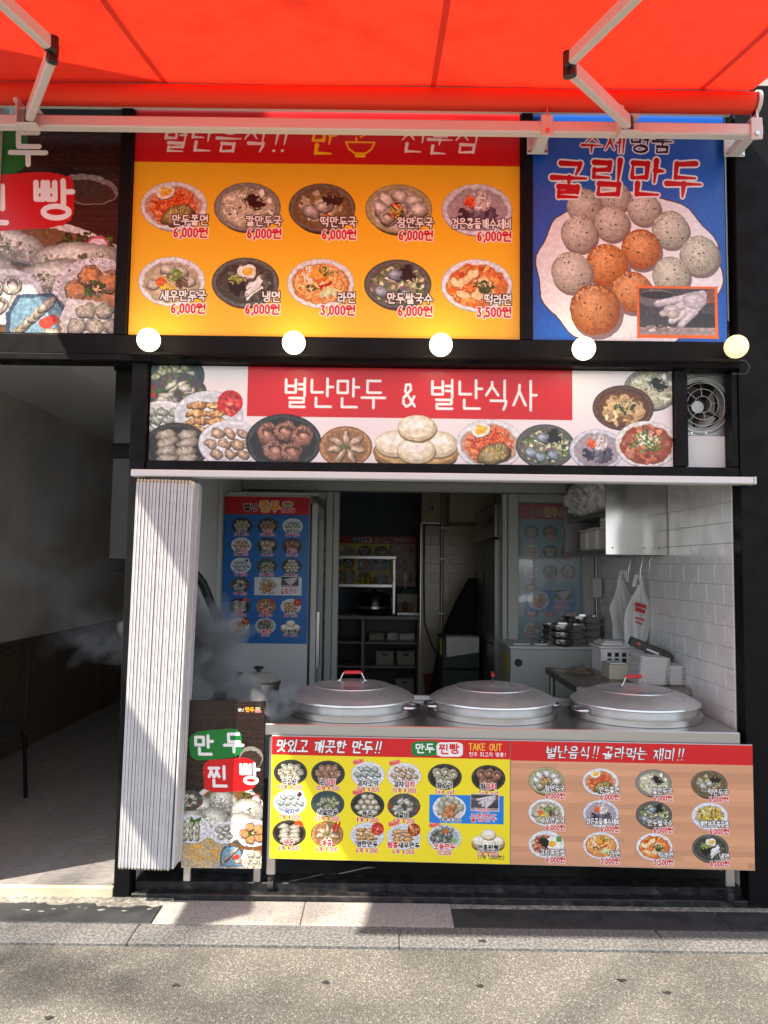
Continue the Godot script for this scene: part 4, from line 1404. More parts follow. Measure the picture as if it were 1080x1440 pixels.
	write(cv, "&", 1.195 * s, 0.070 * s, 0.118 * s, 0.055, white, {"narrow": 1.1})
	write(cv, "별난식사", 1.335 * s, 0.054 * s, 0.142 * s, 0.047, white, {"narrow": 0.82})
	for d in [["small_green", 0.10, 0.05, 0.32], ["rib", 0.13, 0.14, 0.30], ["potato_meat", 0.06, 0.27, 0.27], ["roe", 0.28, 0.245, 0.34], ["shrimp_plain", 0.13, 0.395, 0.32], ["potato_kimchi", 0.385, 0.375, 0.31], ["big_kimchi", 0.64, 0.365, 0.37], ["steamer_plain", 0.935, 0.385, 0.27], ["buns", 1.27, 0.345, 0.43], ["spicy_noodles", 1.62, 0.365, 0.33], ["rice_noodles", 1.885, 0.37, 0.29], ["black_bean_soup", 2.13, 0.385, 0.27], ["knife_soup", 2.395, 0.085, 0.28], ["udon", 2.255, 0.18, 0.30], ["beef_noodles", 2.365, 0.355, 0.31]]:
		serve(cv, d[0], d[1] * s, d[2] * s, d[3] * s)
	finish(cv, "print_long", 0.3)
	# ---- the yellow board on the counter, 1.085 by 0.545 m
	s = 1880.0
	var yellow := Color(0.95, 0.88, 0.16)
	cv = Cv.new(int(1.085 * s), int(0.545 * s), yellow, 9)
	cv.rect(0, 0, 1.085 * s, 0.083 * s, Color(0.82, 0.10, 0.12))
	write(cv, "맛있고 깨끗한 만두!!", 0.022 * s, 0.016 * s, 0.052 * s, 0.075, white, {"slant": 0.2, "narrow": 0.86, "halo": Color(0.5, 0.04, 0.07), "halo_w": 0.06})
	badge(cv, 0.700 * s, 0.042 * s, 0.125 * s, 0.062 * s, -0.05, Color(0.10, 0.48, 0.20), 3)
	badge(cv, 0.812 * s, 0.044 * s, 0.12 * s, 0.062 * s, -0.05, white, 4)
	write(cv, "만두", 0.657 * s, 0.022 * s, 0.040 * s, 0.08, white, {"tilt": -0.05})
	write(cv, "찐빵", 0.765 * s, 0.022 * s, 0.042 * s, 0.075, Color(0.80, 0.08, 0.12), {"tilt": -0.05})
	write(cv, "TAKE OUT", 0.898 * s, 0.014 * s, 0.032 * s, 0.07, Color(0.97, 0.80, 0.25), {"narrow": 0.98})
	write(cv, "전주 최고의 명품!", 0.900 * s, 0.054 * s, 0.018 * s, 0.075, white)
	var rows := [[["hand_meat", "손고기", "10개 4,000"], ["hand_kimchi", "손|김치", "10개 4,000"], ["potato_meat", "감자고기", "10개 4,000"], ["potato_kimchi", "감자|김치", "10개 4,000"], ["big_meat", "왕고기", "Sold out"], ["big_kimchi", "왕|김치", "Sold out"]],
		[["octopus", "낙지", "7개 4,000"], ["small_green", "새알만두", "20개 4,000"], ["juicy", "육즙", "8개 4,000"], ["rib", "갈비", "8개 4,000"]],
		[["shrimp", "|새우", "6개 4,000"], ["steamer", "|매콤", "6개 4,000"], ["roe", "명란만두", "6개 4,000"], ["spicy", "|짬뽕|새우만두", "6개 4,000"], ["mixed", "|모듬만두", "10,000"], ["buns", "안흥찐빵", "5개 4,000"]]]
	for i in 3:
		for k in rows[i].size():
			var x: float = [0.088, 0.260, 0.442, 0.607, 0.791, 0.988][k]
			var y: float = [0.162, 0.297, 0.432][i] + 0.0012 * k
			dish_entry(cv, rows[i][k], x * s, y * s, 0.158 * s, 0.024 * s)
			if (i == 0 and k in [2, 3]) or (i == 1 and k == 2) or (i == 2 and k in [3, 4]):
				badge(cv, (x - 0.045) * s, (y - 0.058) * s, 0.052 * s, 0.02 * s, -0.25, Color(0.93, 0.55, 0.48), 5)
				write(cv, "Best!", (x - 0.064) * s, (y - 0.060) * s, 0.014 * s, 0.08, Color(0.80, 0.12, 0.12), {"tilt": -0.25})
	write(cv, "(1개 1,000원)", 0.94 * s, 0.508 * s, 0.017 * s, 0.07, Color(0.12, 0.10, 0.10))
	ball_card(cv, 0.722 * s, 0.246 * s, 0.335 * s, 0.125 * s, Color(0.10, 0.50, 0.85))
	finish(cv, "print_yellow", 0.35)
	# ---- the wood-pattern board beside it, 1.08 by 0.545 m
	cv = Cv.new(int(1.08 * s), int(0.545 * s), Color(0.83, 0.60, 0.46), 10)
	var y0 := 0.0
	while y0 < 0.545 * s:
		var x0 := -cv.rr(0, 500)
		while x0 < 1.08 * s:
			var len := cv.rr(500, 1100)
			var c := cv.vary(Color(0.83, 0.61, 0.47), 0.06)
			cv.rect(x0, y0, len, 46, c)
			for g in 26:
				var gx := x0 + cv.rr(0, len * 0.8)
				cv.rect(gx, y0 + cv.rr(0, 44), minf(cv.rr(40, 260), x0 + len - gx), 1, cv.vary(c, 0.05))
			x0 += len
		y0 += 46
	cv.rect(0, 0, 1.08 * s, 0.087 * s, Color(0.82, 0.10, 0.12))
	write(cv, "별난음식!! 골라먹는 재미!!", 0.160 * s, 0.020 * s, 0.052 * s, 0.055, white, {"brush": true, "slant": 0.16, "narrow": 0.865, "halo": Color(0.25, 0.06, 0.12), "halo_w": 0.035})
	for k in 12:
		var m: Array = MEALS[k]
		var x: float = [0.160, 0.403, 0.639, 0.886][k % 4]
		var y: float = [0.175, 0.315, 0.455][k / 4]
		serve(cv, m[0], x * s, y * s, 0.166 * s)
		meal_text(cv, m[1], m[2], (x + 0.085) * s, (y + 0.02) * s, 0.0255 * s)
	finish(cv, "print_wood", 0.35)
	# ---- the tall menus on the fridge and behind the glass
	for side in 2:
		s = 1400.0
		var hm := 1.02 if side == 0 else 1.16
		var bg := Color(0.09, 0.41, 0.70) if side == 0 else Color(0.52, 0.68, 0.74)
		cv = Cv.new(int(0.605 * s), int(hm * s), bg, 11)
		cv.rect(0, 0, 0.605 * s, 0.125 * s, Color(0.76, 0.10, 0.13))
		logo_small(cv, 0.135 * s, 0.035 * s, 0.066 * s)
		var all: Array = rows[0] + rows[1] + rows[2]
		var at := 0
		for i in 6:
			var n := 1 if i == 3 else 3
			for k in n:
				dish_entry(cv, all[at], [0.125, 0.310, 0.487][k] * s, ([0.205, 0.344, 0.485, 0.618, 0.765, 0.9][i] * (1.0 if side == 0 else 1.13)) * s, 0.150 * s, 0.023 * s)
				at += 1
		if side == 0:
			ball_card(cv, 0.225 * s, 0.562 * s, 0.335 * s, 0.125 * s, Color(0.84, 0.86, 0.90))
		else:
			ball_card(cv, 0.06 * s, 0.70 * s, 0.50 * s, 0.17 * s, Color(0.12, 0.42, 0.78))
		finish(cv, "print_tall_%d" % side, 0.4)
	dishes.clear()


func dish_entry(cv: Cv, d: Array, x: float, y: float, ww: float, ts: float) -> void:
	serve(cv, d[0], x, y, ww)
	var white := Color(0.96, 0.95, 0.94)
	var bits: PackedStringArray = d[1].split("|")
	var total := text_width(d[1].replace("|", ""), ts)
	var tx := x - total * 0.45
	for k in bits.size():
		if bits[k] != "":
			write(cv, bits[k], tx, y + ww * 0.16, ts, 0.085, Color(0.83, 0.07, 0.09) if k % 2 else (Color(0.08, 0.2, 0.6) if d[0] == "octopus" else Color(0.08, 0.07, 0.10)), {"halo": white, "halo_w": 0.10, "narrow": 0.92})
			tx += text_width(bits[k], ts) * 0.92
	write(cv, d[2], x, y + ww * 0.345, ts * 0.86, 0.07, Color(0.80, 0.07, 0.16), {"align": 1, "halo": white, "halo_w": 0.08, "narrow": 0.95})


func ball_card(cv: Cv, x: float, y: float, ww: float, hh: float, bg: Color) -> void:
	# the boxed offer: a plate of balls, the gloved hand, brush lettering
	cv.rect(x, y, ww, hh, bg)
	serve(cv, "balls", x + ww * 0.27, y + hh * 0.48, minf(ww * 0.52, hh * 1.25))
	var g: Image = dishes["glove"].duplicate()
	var gw := int(ww * 0.37)
	var gh := int(hh * 0.58)
	cv.rect(x + ww * 0.555, y - hh * 0.06, gw + 8, gh + 8, Color(0.93, 0.92, 0.94))
	g.resize(gw, gh, Image.INTERPOLATE_LANCZOS)
	cv.im.blit_rect(g, Rect2i(0, 0, gw, gh), Vector2i(int(x + ww * 0.555) + 4, int(y - hh * 0.06) + 4))
	write(cv, "수제명품", x + ww * 0.62, y + hh * 0.46, hh * 0.12, 0.06, Color(0.75, 0.08, 0.25), {"brush": true, "halo": Color.WHITE, "halo_w": 0.08})
	write(cv, "굴림만두", x + ww * 0.555, y + hh * 0.66, hh * 0.25, 0.06, Color(0.80, 0.06, 0.10), {"brush": true, "halo": Color(0.96, 0.95, 0.94), "halo_w": 0.07, "narrow": 0.86})
	write(cv, "8개 4,000", x + ww * 0.29, y + hh * 0.80, hh * 0.15, 0.075, Color(0.08, 0.07, 0.10), {"align": 1, "halo": Color.WHITE, "halo_w": 0.09})


# ------------------------------------------------------------------ the setting

func street() -> void:
	var st := begin()
	quad(st, Vector3(-60, 0.028, 0.41), Vector3(60, 0.028, 0.41), Vector3(60, 0.028, 60), Vector3(-60, 0.028, 60), Vector3.UP)
	var road := obj("road", st, M.asphalt)
	tag(road, "worn grey asphalt road in front of the shop", "", "", "structure")
	st = begin()
	quad(st, Vector3(-60, 0.0, -60), Vector3(60, 0.0, -60), Vector3(60, 0.0, 60), Vector3(-60, 0.0, 60), Vector3.UP)
	tag(obj("ground", st, M.worn_cement), "bare ground under the shop and the street", "", "", "structure")
	# kerb stones
	var kerb := Node3D.new()
	kerb.name = "kerb"
	add_child(kerb)
	tag(kerb, "flush kerb of long light grey granite stones", "", "", "structure")
	var xs := [-5.35, -4.27, -3.18, -2.09, -1.0, 0.086, 1.158, 2.24, 3.33, 4.4]
	for k in xs.size() - 1:
		st = begin()
		span_box(st, Vector3(xs[k] + 0.003, 0.0, 0.243), Vector3(xs[k + 1] - 0.003, H0 + [0.0, 0.002, 0.001][k % 3], 0.408), 0.004)
		obj("kerb_stone", st, M.kerb_granite, kerb)
	part_box("kerb_joint", M.worn_cement, kerb, Vector3(-5.3, 0.0, 0.25), Vector3(4.4, 0.034, 0.40))
	# paving slabs along the shop front
	var paving := Node3D.new()
	paving.name = "pavement"
	add_child(paving)
	tag(paving, "narrow pavement of black and pink granite slabs", "", "", "structure")
	for p in [[-4.3, -2.62, "black_granite"], [-2.62, -0.957, "black_granite"], [-0.957, -0.33, "pink_granite"], [-0.33, 0.318, "pink_granite"], [0.318, 1.488, "black_granite"], [1.488, 2.7, "black_granite"], [2.7, 4.0, "black_granite"]]:
		st = begin()
		var z0 := 0.05 if p[1] < -0.9 else (0.06 if p[2] == "black_granite" else 0.012)
		span_box(st, Vector3(p[0] + 0.002, 0.0, z0), Vector3(p[1] - 0.002, H0, 0.239), 0.003)
		obj("slab", st, M[p[2]], paving)
	part_box("bedding", M.worn_cement, paving, Vector3(-4.3, 0.0, 0.006), Vector3(4.0, 0.034, 0.238))
	# the smeared cement along the threshold
	var rn := RandomNumberGenerator.new()
	rn.seed = 77
	st = begin()
	var prev := Vector3(-2.6, H0 + 0.003, 0.055)
	for k in range(1, 70):
		var x := -2.6 + k * 0.0243
		var z := 0.055 + 0.02 * sin(k * 0.55) * rn.randf() + rn.randf_range(-0.006, 0.022) * (1.0 if x > -1.6 else 0.35)
		if x > -1.25:
			z += 0.02
		if x > -1.02:
			z = 0.115 - (x + 1.02) * 1.0 + rn.randf_range(-0.012, 0.012)
		var p := Vector3(x, H0 + 0.003 + rn.randf_range(0.0, 0.0015), z)
		quad(st, Vector3(prev.x, H0 + 0.005, 0.0), Vector3(p.x, H0 + 0.005, 0.0), p, prev, Vector3.UP)
		quad(st, prev, p, Vector3(p.x, 0.02, p.z + 0.004), Vector3(prev.x, 0.02, prev.z + 0.004), Vector3(0, 0.3, 1).normalized())
		prev = p
	obj("cement_smear", st, M.worn_cement, paving)
	for k in 11:
		st = begin()
		var c := Vector3(rn.randf_range(-1.55, -1.0), H0 + 0.002, rn.randf_range(0.09, 0.14))
		var n := 7
		var r := rn.randf_range(0.003, 0.009)
		for i in n:
			var a0 := TAU * i / n
			var a1 := TAU * (i + 1) / n
			tri(st, c, c + Vector3(cos(a0) * r * 2.2, -0.0015, sin(a0) * r), c + Vector3(cos(a1) * r * 2.2, -0.0015, sin(a1) * r), Vector3.UP, Vector3.UP, Vector3.UP)
		obj("cement_spot", st, M.worn_cement, paving)
	# trodden dark spots on the road
	var spots := Node3D.new()
	spots.name = "gum_spots"
	add_child(spots)
	tag(spots, "trodden dark gum spots on the asphalt", "", "", "stuff")
	st = begin()
	for p in [Vector2(-0.73, 0.69), Vector2(-0.19, 0.66), Vector2(0.37, 0.67), Vector2(1.04, 0.70), Vector2(0.29, 1.02), Vector2(0.42, 0.36), Vector2(0.9, 0.62), Vector2(-1.1, 0.9), Vector2(1.4, 0.95), Vector2(-0.4, 1.1)]:
		var n := 9
		var c := Vector3(p.x, 0.034 if p.y > 0.41 else 0.047, p.y)
		for i in n:
			var a0 := TAU * i / n
			var a1 := TAU * (i + 1) / n
			var r0 := 0.019 * (0.8 + 0.3 * sin(i * 2.3 + p.x * 9.0))
			var r1 := 0.019 * (0.8 + 0.3 * sin(((i + 1) % n) * 2.3 + p.x * 9.0))
			tri(st, c, c + Vector3(cos(a0) * r0, -0.003, sin(a0) * r0 * 0.7), c + Vector3(cos(a1) * r1, -0.003, sin(a1) * r1 * 0.7), Vector3.UP, Vector3.UP, Vector3.UP)
	obj("spots", st, M.dark_rubber, spots)


func shop_front() -> void:
	# black steel frame: posts, beams, sill
	var t := thing("shop_front_frame", "black painted steel frame of the shop front around the serving window", "shop front", Vector3(0, 0, 0))
	var b: StandardMaterial3D = M.black_paint
	part_box("post", b, t, Vector3(-1.20, H0, -0.175), Vector3(-1.127, 2.53, 0.0), 0.004)
	part_box("post", b, t, Vector3(1.668, H0, -0.09), Vector3(1.86, 3.9, 0.004), 0.004)
	part_box("beam", b, t, Vector3(-1.86, 2.532, -0.09), Vector3(1.665, 2.628, 0.006), 0.004)
	part_box("beam", b, t, Vector3(-1.86, 2.495, -0.085), Vector3(1.665, 2.528, 0.03), 0.004)
	part_box("beam", b, t, Vector3(-1.12, 1.982, -0.09), Vector3(1.665, 2.03, 0.0), 0.004)
	part_box("mullion", b, t, Vector3(1.370, 2.033, -0.08), Vector3(1.428, 2.492, -0.002), 0.003)
	part_box("mullion", b, t, Vector3(-1.296, 2.631, -0.07), Vector3(-1.238, 3.9, -0.001), 0.003)
	part_box("mullion", b, t, Vector3(0.643, 2.631, -0.07), Vector3(0.698, 3.9, -0.001), 0.003)
	part_box("mullion", b, t, Vector3(1.636, 2.033, -0.08), Vector3(1.663, 2.492, -0.002), 0.003)
	part_box("lower_sill", M.black_sill, t, Vector3(-1.12, 0.0, -0.05), Vector3(1.665, 0.062, 0.004), 0.004)
	part_box("upper_sill", M.black_sill, t, Vector3(-1.12, 0.03, -0.16), Vector3(1.665, 0.095, -0.053), 0.004)
	part_box("kick_plate", M.black_sill, t, Vector3(-1.12, 0.0, -0.19), Vector3(1.665, 0.085, -0.163))
	# wall over the shop front and to its sides
	var w := thing("shop_wall", "grey rendered wall of the shop building above and beside the shop front", "wall")
	part_box("upper_wall", M.neighbour_wall, w, Vector3(-7, 3.905, -0.6), Vector3(7, 8.5, -0.02))
	part_box("side_wall", M.neighbour_wall, w, Vector3(1.863, 0.0, -0.6), Vector3(7, 3.9, -0.02))
	part_box("side_wall", M.neighbour_wall, w, Vector3(-7, 0.0, -0.08), Vector3(-2.84, 3.9, -0.02))
	part_box("lintel", M.neighbour_wall, w, Vector3(-2.838, 2.63, -0.08), Vector3(-1.88, 3.9, -0.02))
	var g := thing("side_window", "tall frosted shop window with a black frame next to the side doorway", "window", Vector3(-2.83, 0.03, 0))
	part_box("frame", M.black_paint, g, Vector3(0.0, 0.0, -0.06), Vector3(0.95, 0.05, 0.0), 0.003)
	part_box("frame", M.black_paint, g, Vector3(0.0, 2.50, -0.06), Vector3(0.95, 2.59, 0.0), 0.003)
	part_box("frame", M.black_paint, g, Vector3(0.0, 0.052, -0.06), Vector3(0.05, 2.498, 0.0), 0.003)
	part_box("frame", M.black_paint, g, Vector3(0.89, 0.052, -0.06), Vector3(0.95, 2.498, 0.0), 0.003)
	part_box("filmed_pane", M.window_film, g, Vector3(0.05, 0.05, -0.033), Vector3(0.89, 2.50, -0.027))
	part_box("sign_backing", M.black_paint, w, Vector3(-1.86, 2.632, -0.2), Vector3(1.665, 3.902, -0.095))


func tiled(parent: Node, called: String, m: Material, origin: Vector3, u: Vector3, v: Vector3, n: Vector3, wu: float, hv: float, tw: float, th: float, gap := 0.0014, thick := 0.006) -> void:
	# running bond of bevelled tiles on the rectangle origin + u * wu, v * hv
	var full := {}
	var rows := int(ceil(hv / th))
	var basis_ := Basis(u, v, n)
	for j in rows:
		var y0 := j * th
		var y1 := minf(hv, y0 + th)
		var x0 := -tw * 0.5 * (j % 2)
		while x0 < wu:
			var a := maxf(0.0, x0)
			var b := minf(wu, x0 + tw)
			if b - a > 0.03 and y1 - y0 > 0.02:
				var key := "%d_%d" % [int((b - a) * 1000), int((y1 - y0) * 1000)]
				if not full.has(key):
					var st := begin()
					box(st, Vector3.ZERO, Vector3(b - a - gap, y1 - y0 - gap, thick), 0.002)
					full[key] = st.commit()
				var o := place(called, full[key], m, parent)
				var wob := 0.004 * sin(x0 * 91.7 + j * 17.3)
				o.transform = Transform3D(basis_ * Basis(Vector3.UP, wob) * Basis(Vector3.RIGHT, 0.004 * sin(x0 * 37.1 + j * 53.9)), origin + u * (a + b) * 0.5 + v * (y0 + y1) * 0.5 + n * thick * 0.5)
			x0 += tw


func stall_room() -> void:
	var fl := struct_box("floor", "dark floor of the serving stall and kitchen", M.dark_floor, Vector3(-1.2, 0.0, -6.2), Vector3(1.9, 0.08, -0.2))
	fl.name = "stall_floor"
	struct_box("stall_ceiling", "pale ceiling of the stall and kitchen", M.ceiling_paint, Vector3(-1.9, 2.72, -6.3), Vector3(2.2, 2.8, -0.21))
	# the white tiled side wall
	var w := thing("tiled_wall", "white glossy tiled wall on the stall's window side by the steel cabinet", "wall", Vector3(1.672, 0, 0))
	part_box("backing", M.grout, w, Vector3(0.0, 0.0, -6.2), Vector3(0.12, 2.715, -0.092))
	tiled(w, "tile", M.white_tile, Vector3(0, 0.08, -0.094), Vector3(0, 0, -1), Vector3.UP, Vector3(-1, 0, 0), 2.40, 2.6, 0.2, 0.1)
	# the other side wall, with the pale metal frame lines
	var lw := thing("stall_side_wall", "grey side wall of the stall behind the folded white screen", "wall", Vector3(-1.125, 0, 0))
	part_box("panel", M.white_paint, lw, Vector3(-0.07, 0.0, -6.2), Vector3(0.0, 2.715, -0.092))
	for z in [-0.9, -1.6]:
		part_box("frame_strip", M.frame_grey, lw, Vector3(0.002, 0.085, z - 0.05), Vector3(0.03, 2.70, z), 0.004)
	# a sliding glass partition between the stall and the kitchen
	var p := thing("glass_partition", "pale grey aluminium sliding door partition with glass panes behind the counter", "partition", Vector3(0, 0.08, -2.5))
	var f: StandardMaterial3D = M.frame_grey
	part_box("header", f, p, Vector3(-1.12, 2.055, -0.06), Vector3(1.664, 2.13, 0.06), 0.004)
	part_box("header", f, p, Vector3(-1.12, 2.135, -0.05), Vector3(1.664, 2.20, 0.05), 0.004)
	part_box("transom", M.white_paint, p, Vector3(-1.12, 2.205, -0.03), Vector3(1.664, 2.632, 0.03), 0.003)
	part_box("stile", f, p, Vector3(-0.455, 0.0, -0.05), Vector3(-0.402, 2.05, 0.04), 0.004)
	part_box("stile", f, p, Vector3(-0.398, 0.0, -0.055), Vector3(-0.352, 2.05, 0.02), 0.004)
	part_box("stile", f, p, Vector3(0.937, 0.0, -0.055), Vector3(0.975, 2.05, 0.02), 0.004)
	part_box("stile", f, p, Vector3(0.979, 0.0, -0.05), Vector3(1.06, 2.05, 0.04), 0.004)
	part_box("stile", f, p, Vector3(1.572, 0.0, -0.05), Vector3(1.655, 2.05, 0.04), 0.004)
	part_box("stile", f, p, Vector3(-1.12, 0.0, -0.05), Vector3(-1.06, 2.05, 0.04), 0.004)
	part_box("rail", f, p, Vector3(1.063, 1.985, -0.045), Vector3(1.569, 2.05, 0.035), 0.004)
	part_box("rail", f, p, Vector3(1.063, 0.0, -0.045), Vector3(1.569, 0.1, 0.035), 0.004)
	part_box("rail", f, p, Vector3(-1.057, 1.985, -0.045), Vector3(-0.458, 2.05, 0.035), 0.004)
	part_box("rail", f, p, Vector3(-1.057, 0.0, -0.045), Vector3(-0.458, 0.1, 0.035), 0.004)
	part_box("pane", M.glass, p, Vector3(1.06, 0.1, -0.004), Vector3(1.572, 1.985, 0.0))
	part_box("pane", M.glass, p, Vector3(-1.06, 0.1, -0.004), Vector3(-0.455, 1.985, 0.0))


func dining_room() -> void:
	# the side room through the open doorway
	struct_box("wall_back", "grey back wall of the side room", M.grey_plaster, Vector3(-3.1, 0.0, -6.3), Vector3(-1.2, 2.8, -6.2))
	struct_box("wall_right", "dark partition wall of the side room", M.grey_plaster, Vector3(-1.215, 0.0, -6.2), Vector3(-1.202, 2.8, -0.18))
	struct_box("ceiling_side_room", "pale ceiling of the side room", M.ceiling_paint, Vector3(-3.1, 2.8, -6.3), Vector3(-1.2, 2.88, -0.2))
	var w := thing("side_room_wall", "shadowed grey plaster wall with brown wood wainscot in the side room", "wall", Vector3(-2.83, 0, 0))
	part_box("plaster", M.grey_plaster, w, Vector3(-0.1, 0.0, -6.2), Vector3(0.0, 2.8, -0.6))
	for k in 11:
		part_box("wainscot_board", M.wood_panel, w, Vector3(0.002, 0.08, -0.6 - 0.5 * (k + 1) + 0.003), Vector3(0.016, 0.90, -0.6 - 0.5 * k), 0.003)
	part_box("wainscot_cap", M.wood_panel, w, Vector3(0.002, 0.903, -6.15), Vector3(0.03, 0.945, -0.6), 0.005)
	# plank floor
	var fl := Node3D.new()
	fl.name = "plank_floor"
	add_child(fl)
	tag(fl, "greyish plank floor of the side room", "", "", "structure")
	part_box("screed", M.worn_cement, fl, Vector3(-2.83, 0.0, -6.2), Vector3(-1.22, 0.07, -0.022))
	var k := 0
	for j in 9:
		var x1 := -1.22 - j * 0.18
		var x0 := maxf(-2.828, x1 - 0.1792)
		var z: float = -0.03 - [0.0, 0.55, 0.25, 0.8][j % 4]
		if z < -0.04:
			part_box("plank", M["floor_plank_%d" % ((k + 1) % 3)], fl, Vector3(x0, 0.071, z + 0.0008), Vector3(x1, 0.08, -0.03), 0.0004)
		while z > -6.0:
			var z1 := maxf(-6.2, z - 1.2)
			part_box("plank", M["floor_plank_%d" % (k % 3)], fl, Vector3(x0, 0.071, z1 + 0.0008), Vector3(x1, 0.08, z), 0.0004)
			z = z1
			k += 1
	part_box("threshold_strip", M.cream_plastic, fl, Vector3(-1.858, H0, -0.028), Vector3(-1.203, 0.084, 0.0), 0.002)
	# narrow black panel hung beside the post, inside the doorway
	var d := thing("black_signboard", "narrow black board hanging inside the doorway beside the post", "board", Vector3(-1.40, 1.5, -0.6))
	part_box("board", M.black_plastic, d, Vector3(-0.09, 0.03, -0.03), Vector3(0.13, 1.28, 0.0), 0.004)
	part_box("crossbar", M.black_paint, d, Vector3(-0.088, 0.62, 0.001), Vector3(0.13, 0.70, 0.02), 0.003)
	part_box("crossbar", M.black_paint, d, Vector3(-0.088, 0.0, 0.001), Vector3(0.13, 0.07, 0.02), 0.003)
	part_box("top_box", M.black_paint, d, Vector3(-0.088, 1.10, 0.001), Vector3(0.13, 1.27, 0.04), 0.003)
	# stool
	var s := thing("stool", "round black metal stool standing in the dark side room", "stool", Vector3(-2.38, 0.08, -1.22))
	var st := begin()
	lathe(st, [Vector2(0, 0.425), Vector2(0.165, 0.425), Vector2(0.178, 0.435), Vector2(0.178, 0.452), Vector2(0.165, 0.463), Vector2(0, 0.467)], 28)
	obj("seat", st, M.black_cloth, s)
	for q in 4:
		var a := PI / 4 + q * PI / 2 + 0.2
		st = begin()
		var e := Vector3(cos(a), 0, sin(a))
		tube(st, [e * 0.10 + Vector3(0, 0.424, 0), e * 0.155 + Vector3(0, 0.412, 0), e * 0.178 + Vector3(0, 0.37, 0), e * 0.20 + Vector3(0, 0.0, 0)], 0.0125, 8)
		obj("leg", st, M.black_paint, s)


func kitchen() -> void:
	var bw := thing("kitchen_back_wall", "dark blue painted back wall of the kitchen", "wall", Vector3(0, 0, -6.2))
	part_box("plaster", M.blue_paint, bw, Vector3(-1.12, 0.08, -0.1), Vector3(0.42, 2.715, 0.2))
	var cw := thing("kitchen_tile_wall", "cream tiled kitchen wall with a vertical pipe", "wall", Vector3(0, 0, -4.62))
	part_box("backing", M.cream_grout, cw, Vector3(0.405, 0.08, -1.38), Vector3(1.671, 2.715, 0.0))
	part_box("upper_board", M.cream_paint, cw, Vector3(0.402, 2.03, 0.002), Vector3(1.66, 2.71, 0.012))
	part_box("trim_strip", M.steel_dull, cw, Vector3(0.398, 2.0, 0.002), Vector3(1.66, 2.025, 0.02), 0.003)
	tiled(cw, "tile", M.cream_tile, Vector3(0.405, 0.08, 0.001), Vector3(1, 0, 0), Vector3.UP, Vector3(0, 0, 1), 0.8, 1.9, 0.2, 0.1)
	part_box("corner_strip", M.steel, cw, Vector3(0.392, 0.08, -0.02), Vector3(0.404, 2.0, 0.012), 0.002)


func surroundings() -> void:
	# what casts the shadows that fall into the picture from the sunny side
	var s := thing("projecting_sign", "white projecting sign box on the wall past the awning", "sign", Vector3(-2.6, 2.83, 0))
	part_box("case", M.sign_white, s, Vector3(-0.06, 0.0, 0.12), Vector3(0.06, 0.31, 1.35), 0.01)
	part_box("bracket", M.black_paint, s, Vector3(-0.02, 0.05, -0.02), Vector3(0.02, 0.25, 0.12))
	s = thing("tall_blade_sign", "tall upright blade sign on the wall above the awning", "sign", Vector3(-2.6, 4.6, 0))
	part_box("case", M.sign_white, s, Vector3(-0.06, 0.0, 0.22), Vector3(0.06, 2.4, 1.16), 0.01)
	part_box("bracket", M.black_paint, s, Vector3(-0.02, 0.3, -0.02), Vector3(0.02, 0.4, 0.22))
	part_box("bracket", M.black_paint, s, Vector3(-0.02, 1.9, -0.02), Vector3(0.02, 2.0, 0.22))
	# street tree with thin boughs
	var rn := RandomNumberGenerator.new()
	rn.seed = 5
	var t := thing("street_tree", "slender street tree with thin spreading boughs across the road", "tree", Vector3(-9.4, 0.02, 8.3))
	t.scale = Vector3.ONE * 1.5
	var st := begin()
	tube(st, [Vector3(0, 0, 0), Vector3(0.07, 2.5, 0.03), Vector3(-0.05, 5.0, 0.05), Vector3(0.03, 8.0, -0.02)], [0.16, 0.13, 0.10, 0.06], 10)
	var tips := []
	for k in 11:
		var a := TAU * k * 0.382
		var y := 5.6 + k * 0.42
		var p := Vector3(0, minf(y, 8.0), 0)
		var pts := [p]
		var rad := [0.045 - k * 0.0015]
		var up := 0.5 + 0.06 * k
		for j in 7:
			p += Vector3(cos(a) + rn.randf_range(-0.3, 0.3), up + rn.randf_range(-0.2, 0.25), sin(a) + rn.randf_range(-0.3, 0.3)) * 0.6
			pts.append(p)
			rad.append(maxf(0.010, rad[j] * 0.76))
			if j > 1:
				var d := Vector3(rn.randf_range(-1, 1), rn.randf_range(-0.2, 0.9), rn.randf_range(-1, 1)).normalized()
				var e := p + d * rn.randf_range(0.6, 1.2)
				tube(st, [p, p.lerp(e, 0.5) + Vector3(0, 0.05, 0), e], [0.018, 0.012, 0.006], 5)
				tips.append(e)
				if j % 2:
					tips.append(p.lerp(e, 0.6))
		tube(st, pts, rad, 7)
	obj("trunk", st, M.bark, t)
	st = begin()
	for e in tips:
		for q in 12:
			var c: Vector3 = e + Vector3(rn.randf_range(-1, 1), rn.randf_range(-1, 1), rn.randf_range(-1, 1)) * 0.3
			var u := Vector3(rn.randf_range(-1, 1), rn.randf_range(-1, 1), rn.randf_range(-1, 1)).normalized() * 0.06
			var v := u.cross(Vector3(rn.randf_range(-1, 1), rn.randf_range(-1, 1), 1)).normalized() * 0.03
			var n := u.cross(v).normalized()
			quad(st, c - u, c + v, c + u, c - v, n)
	obj("crown", st, M.leaf, t)
	parked_car()


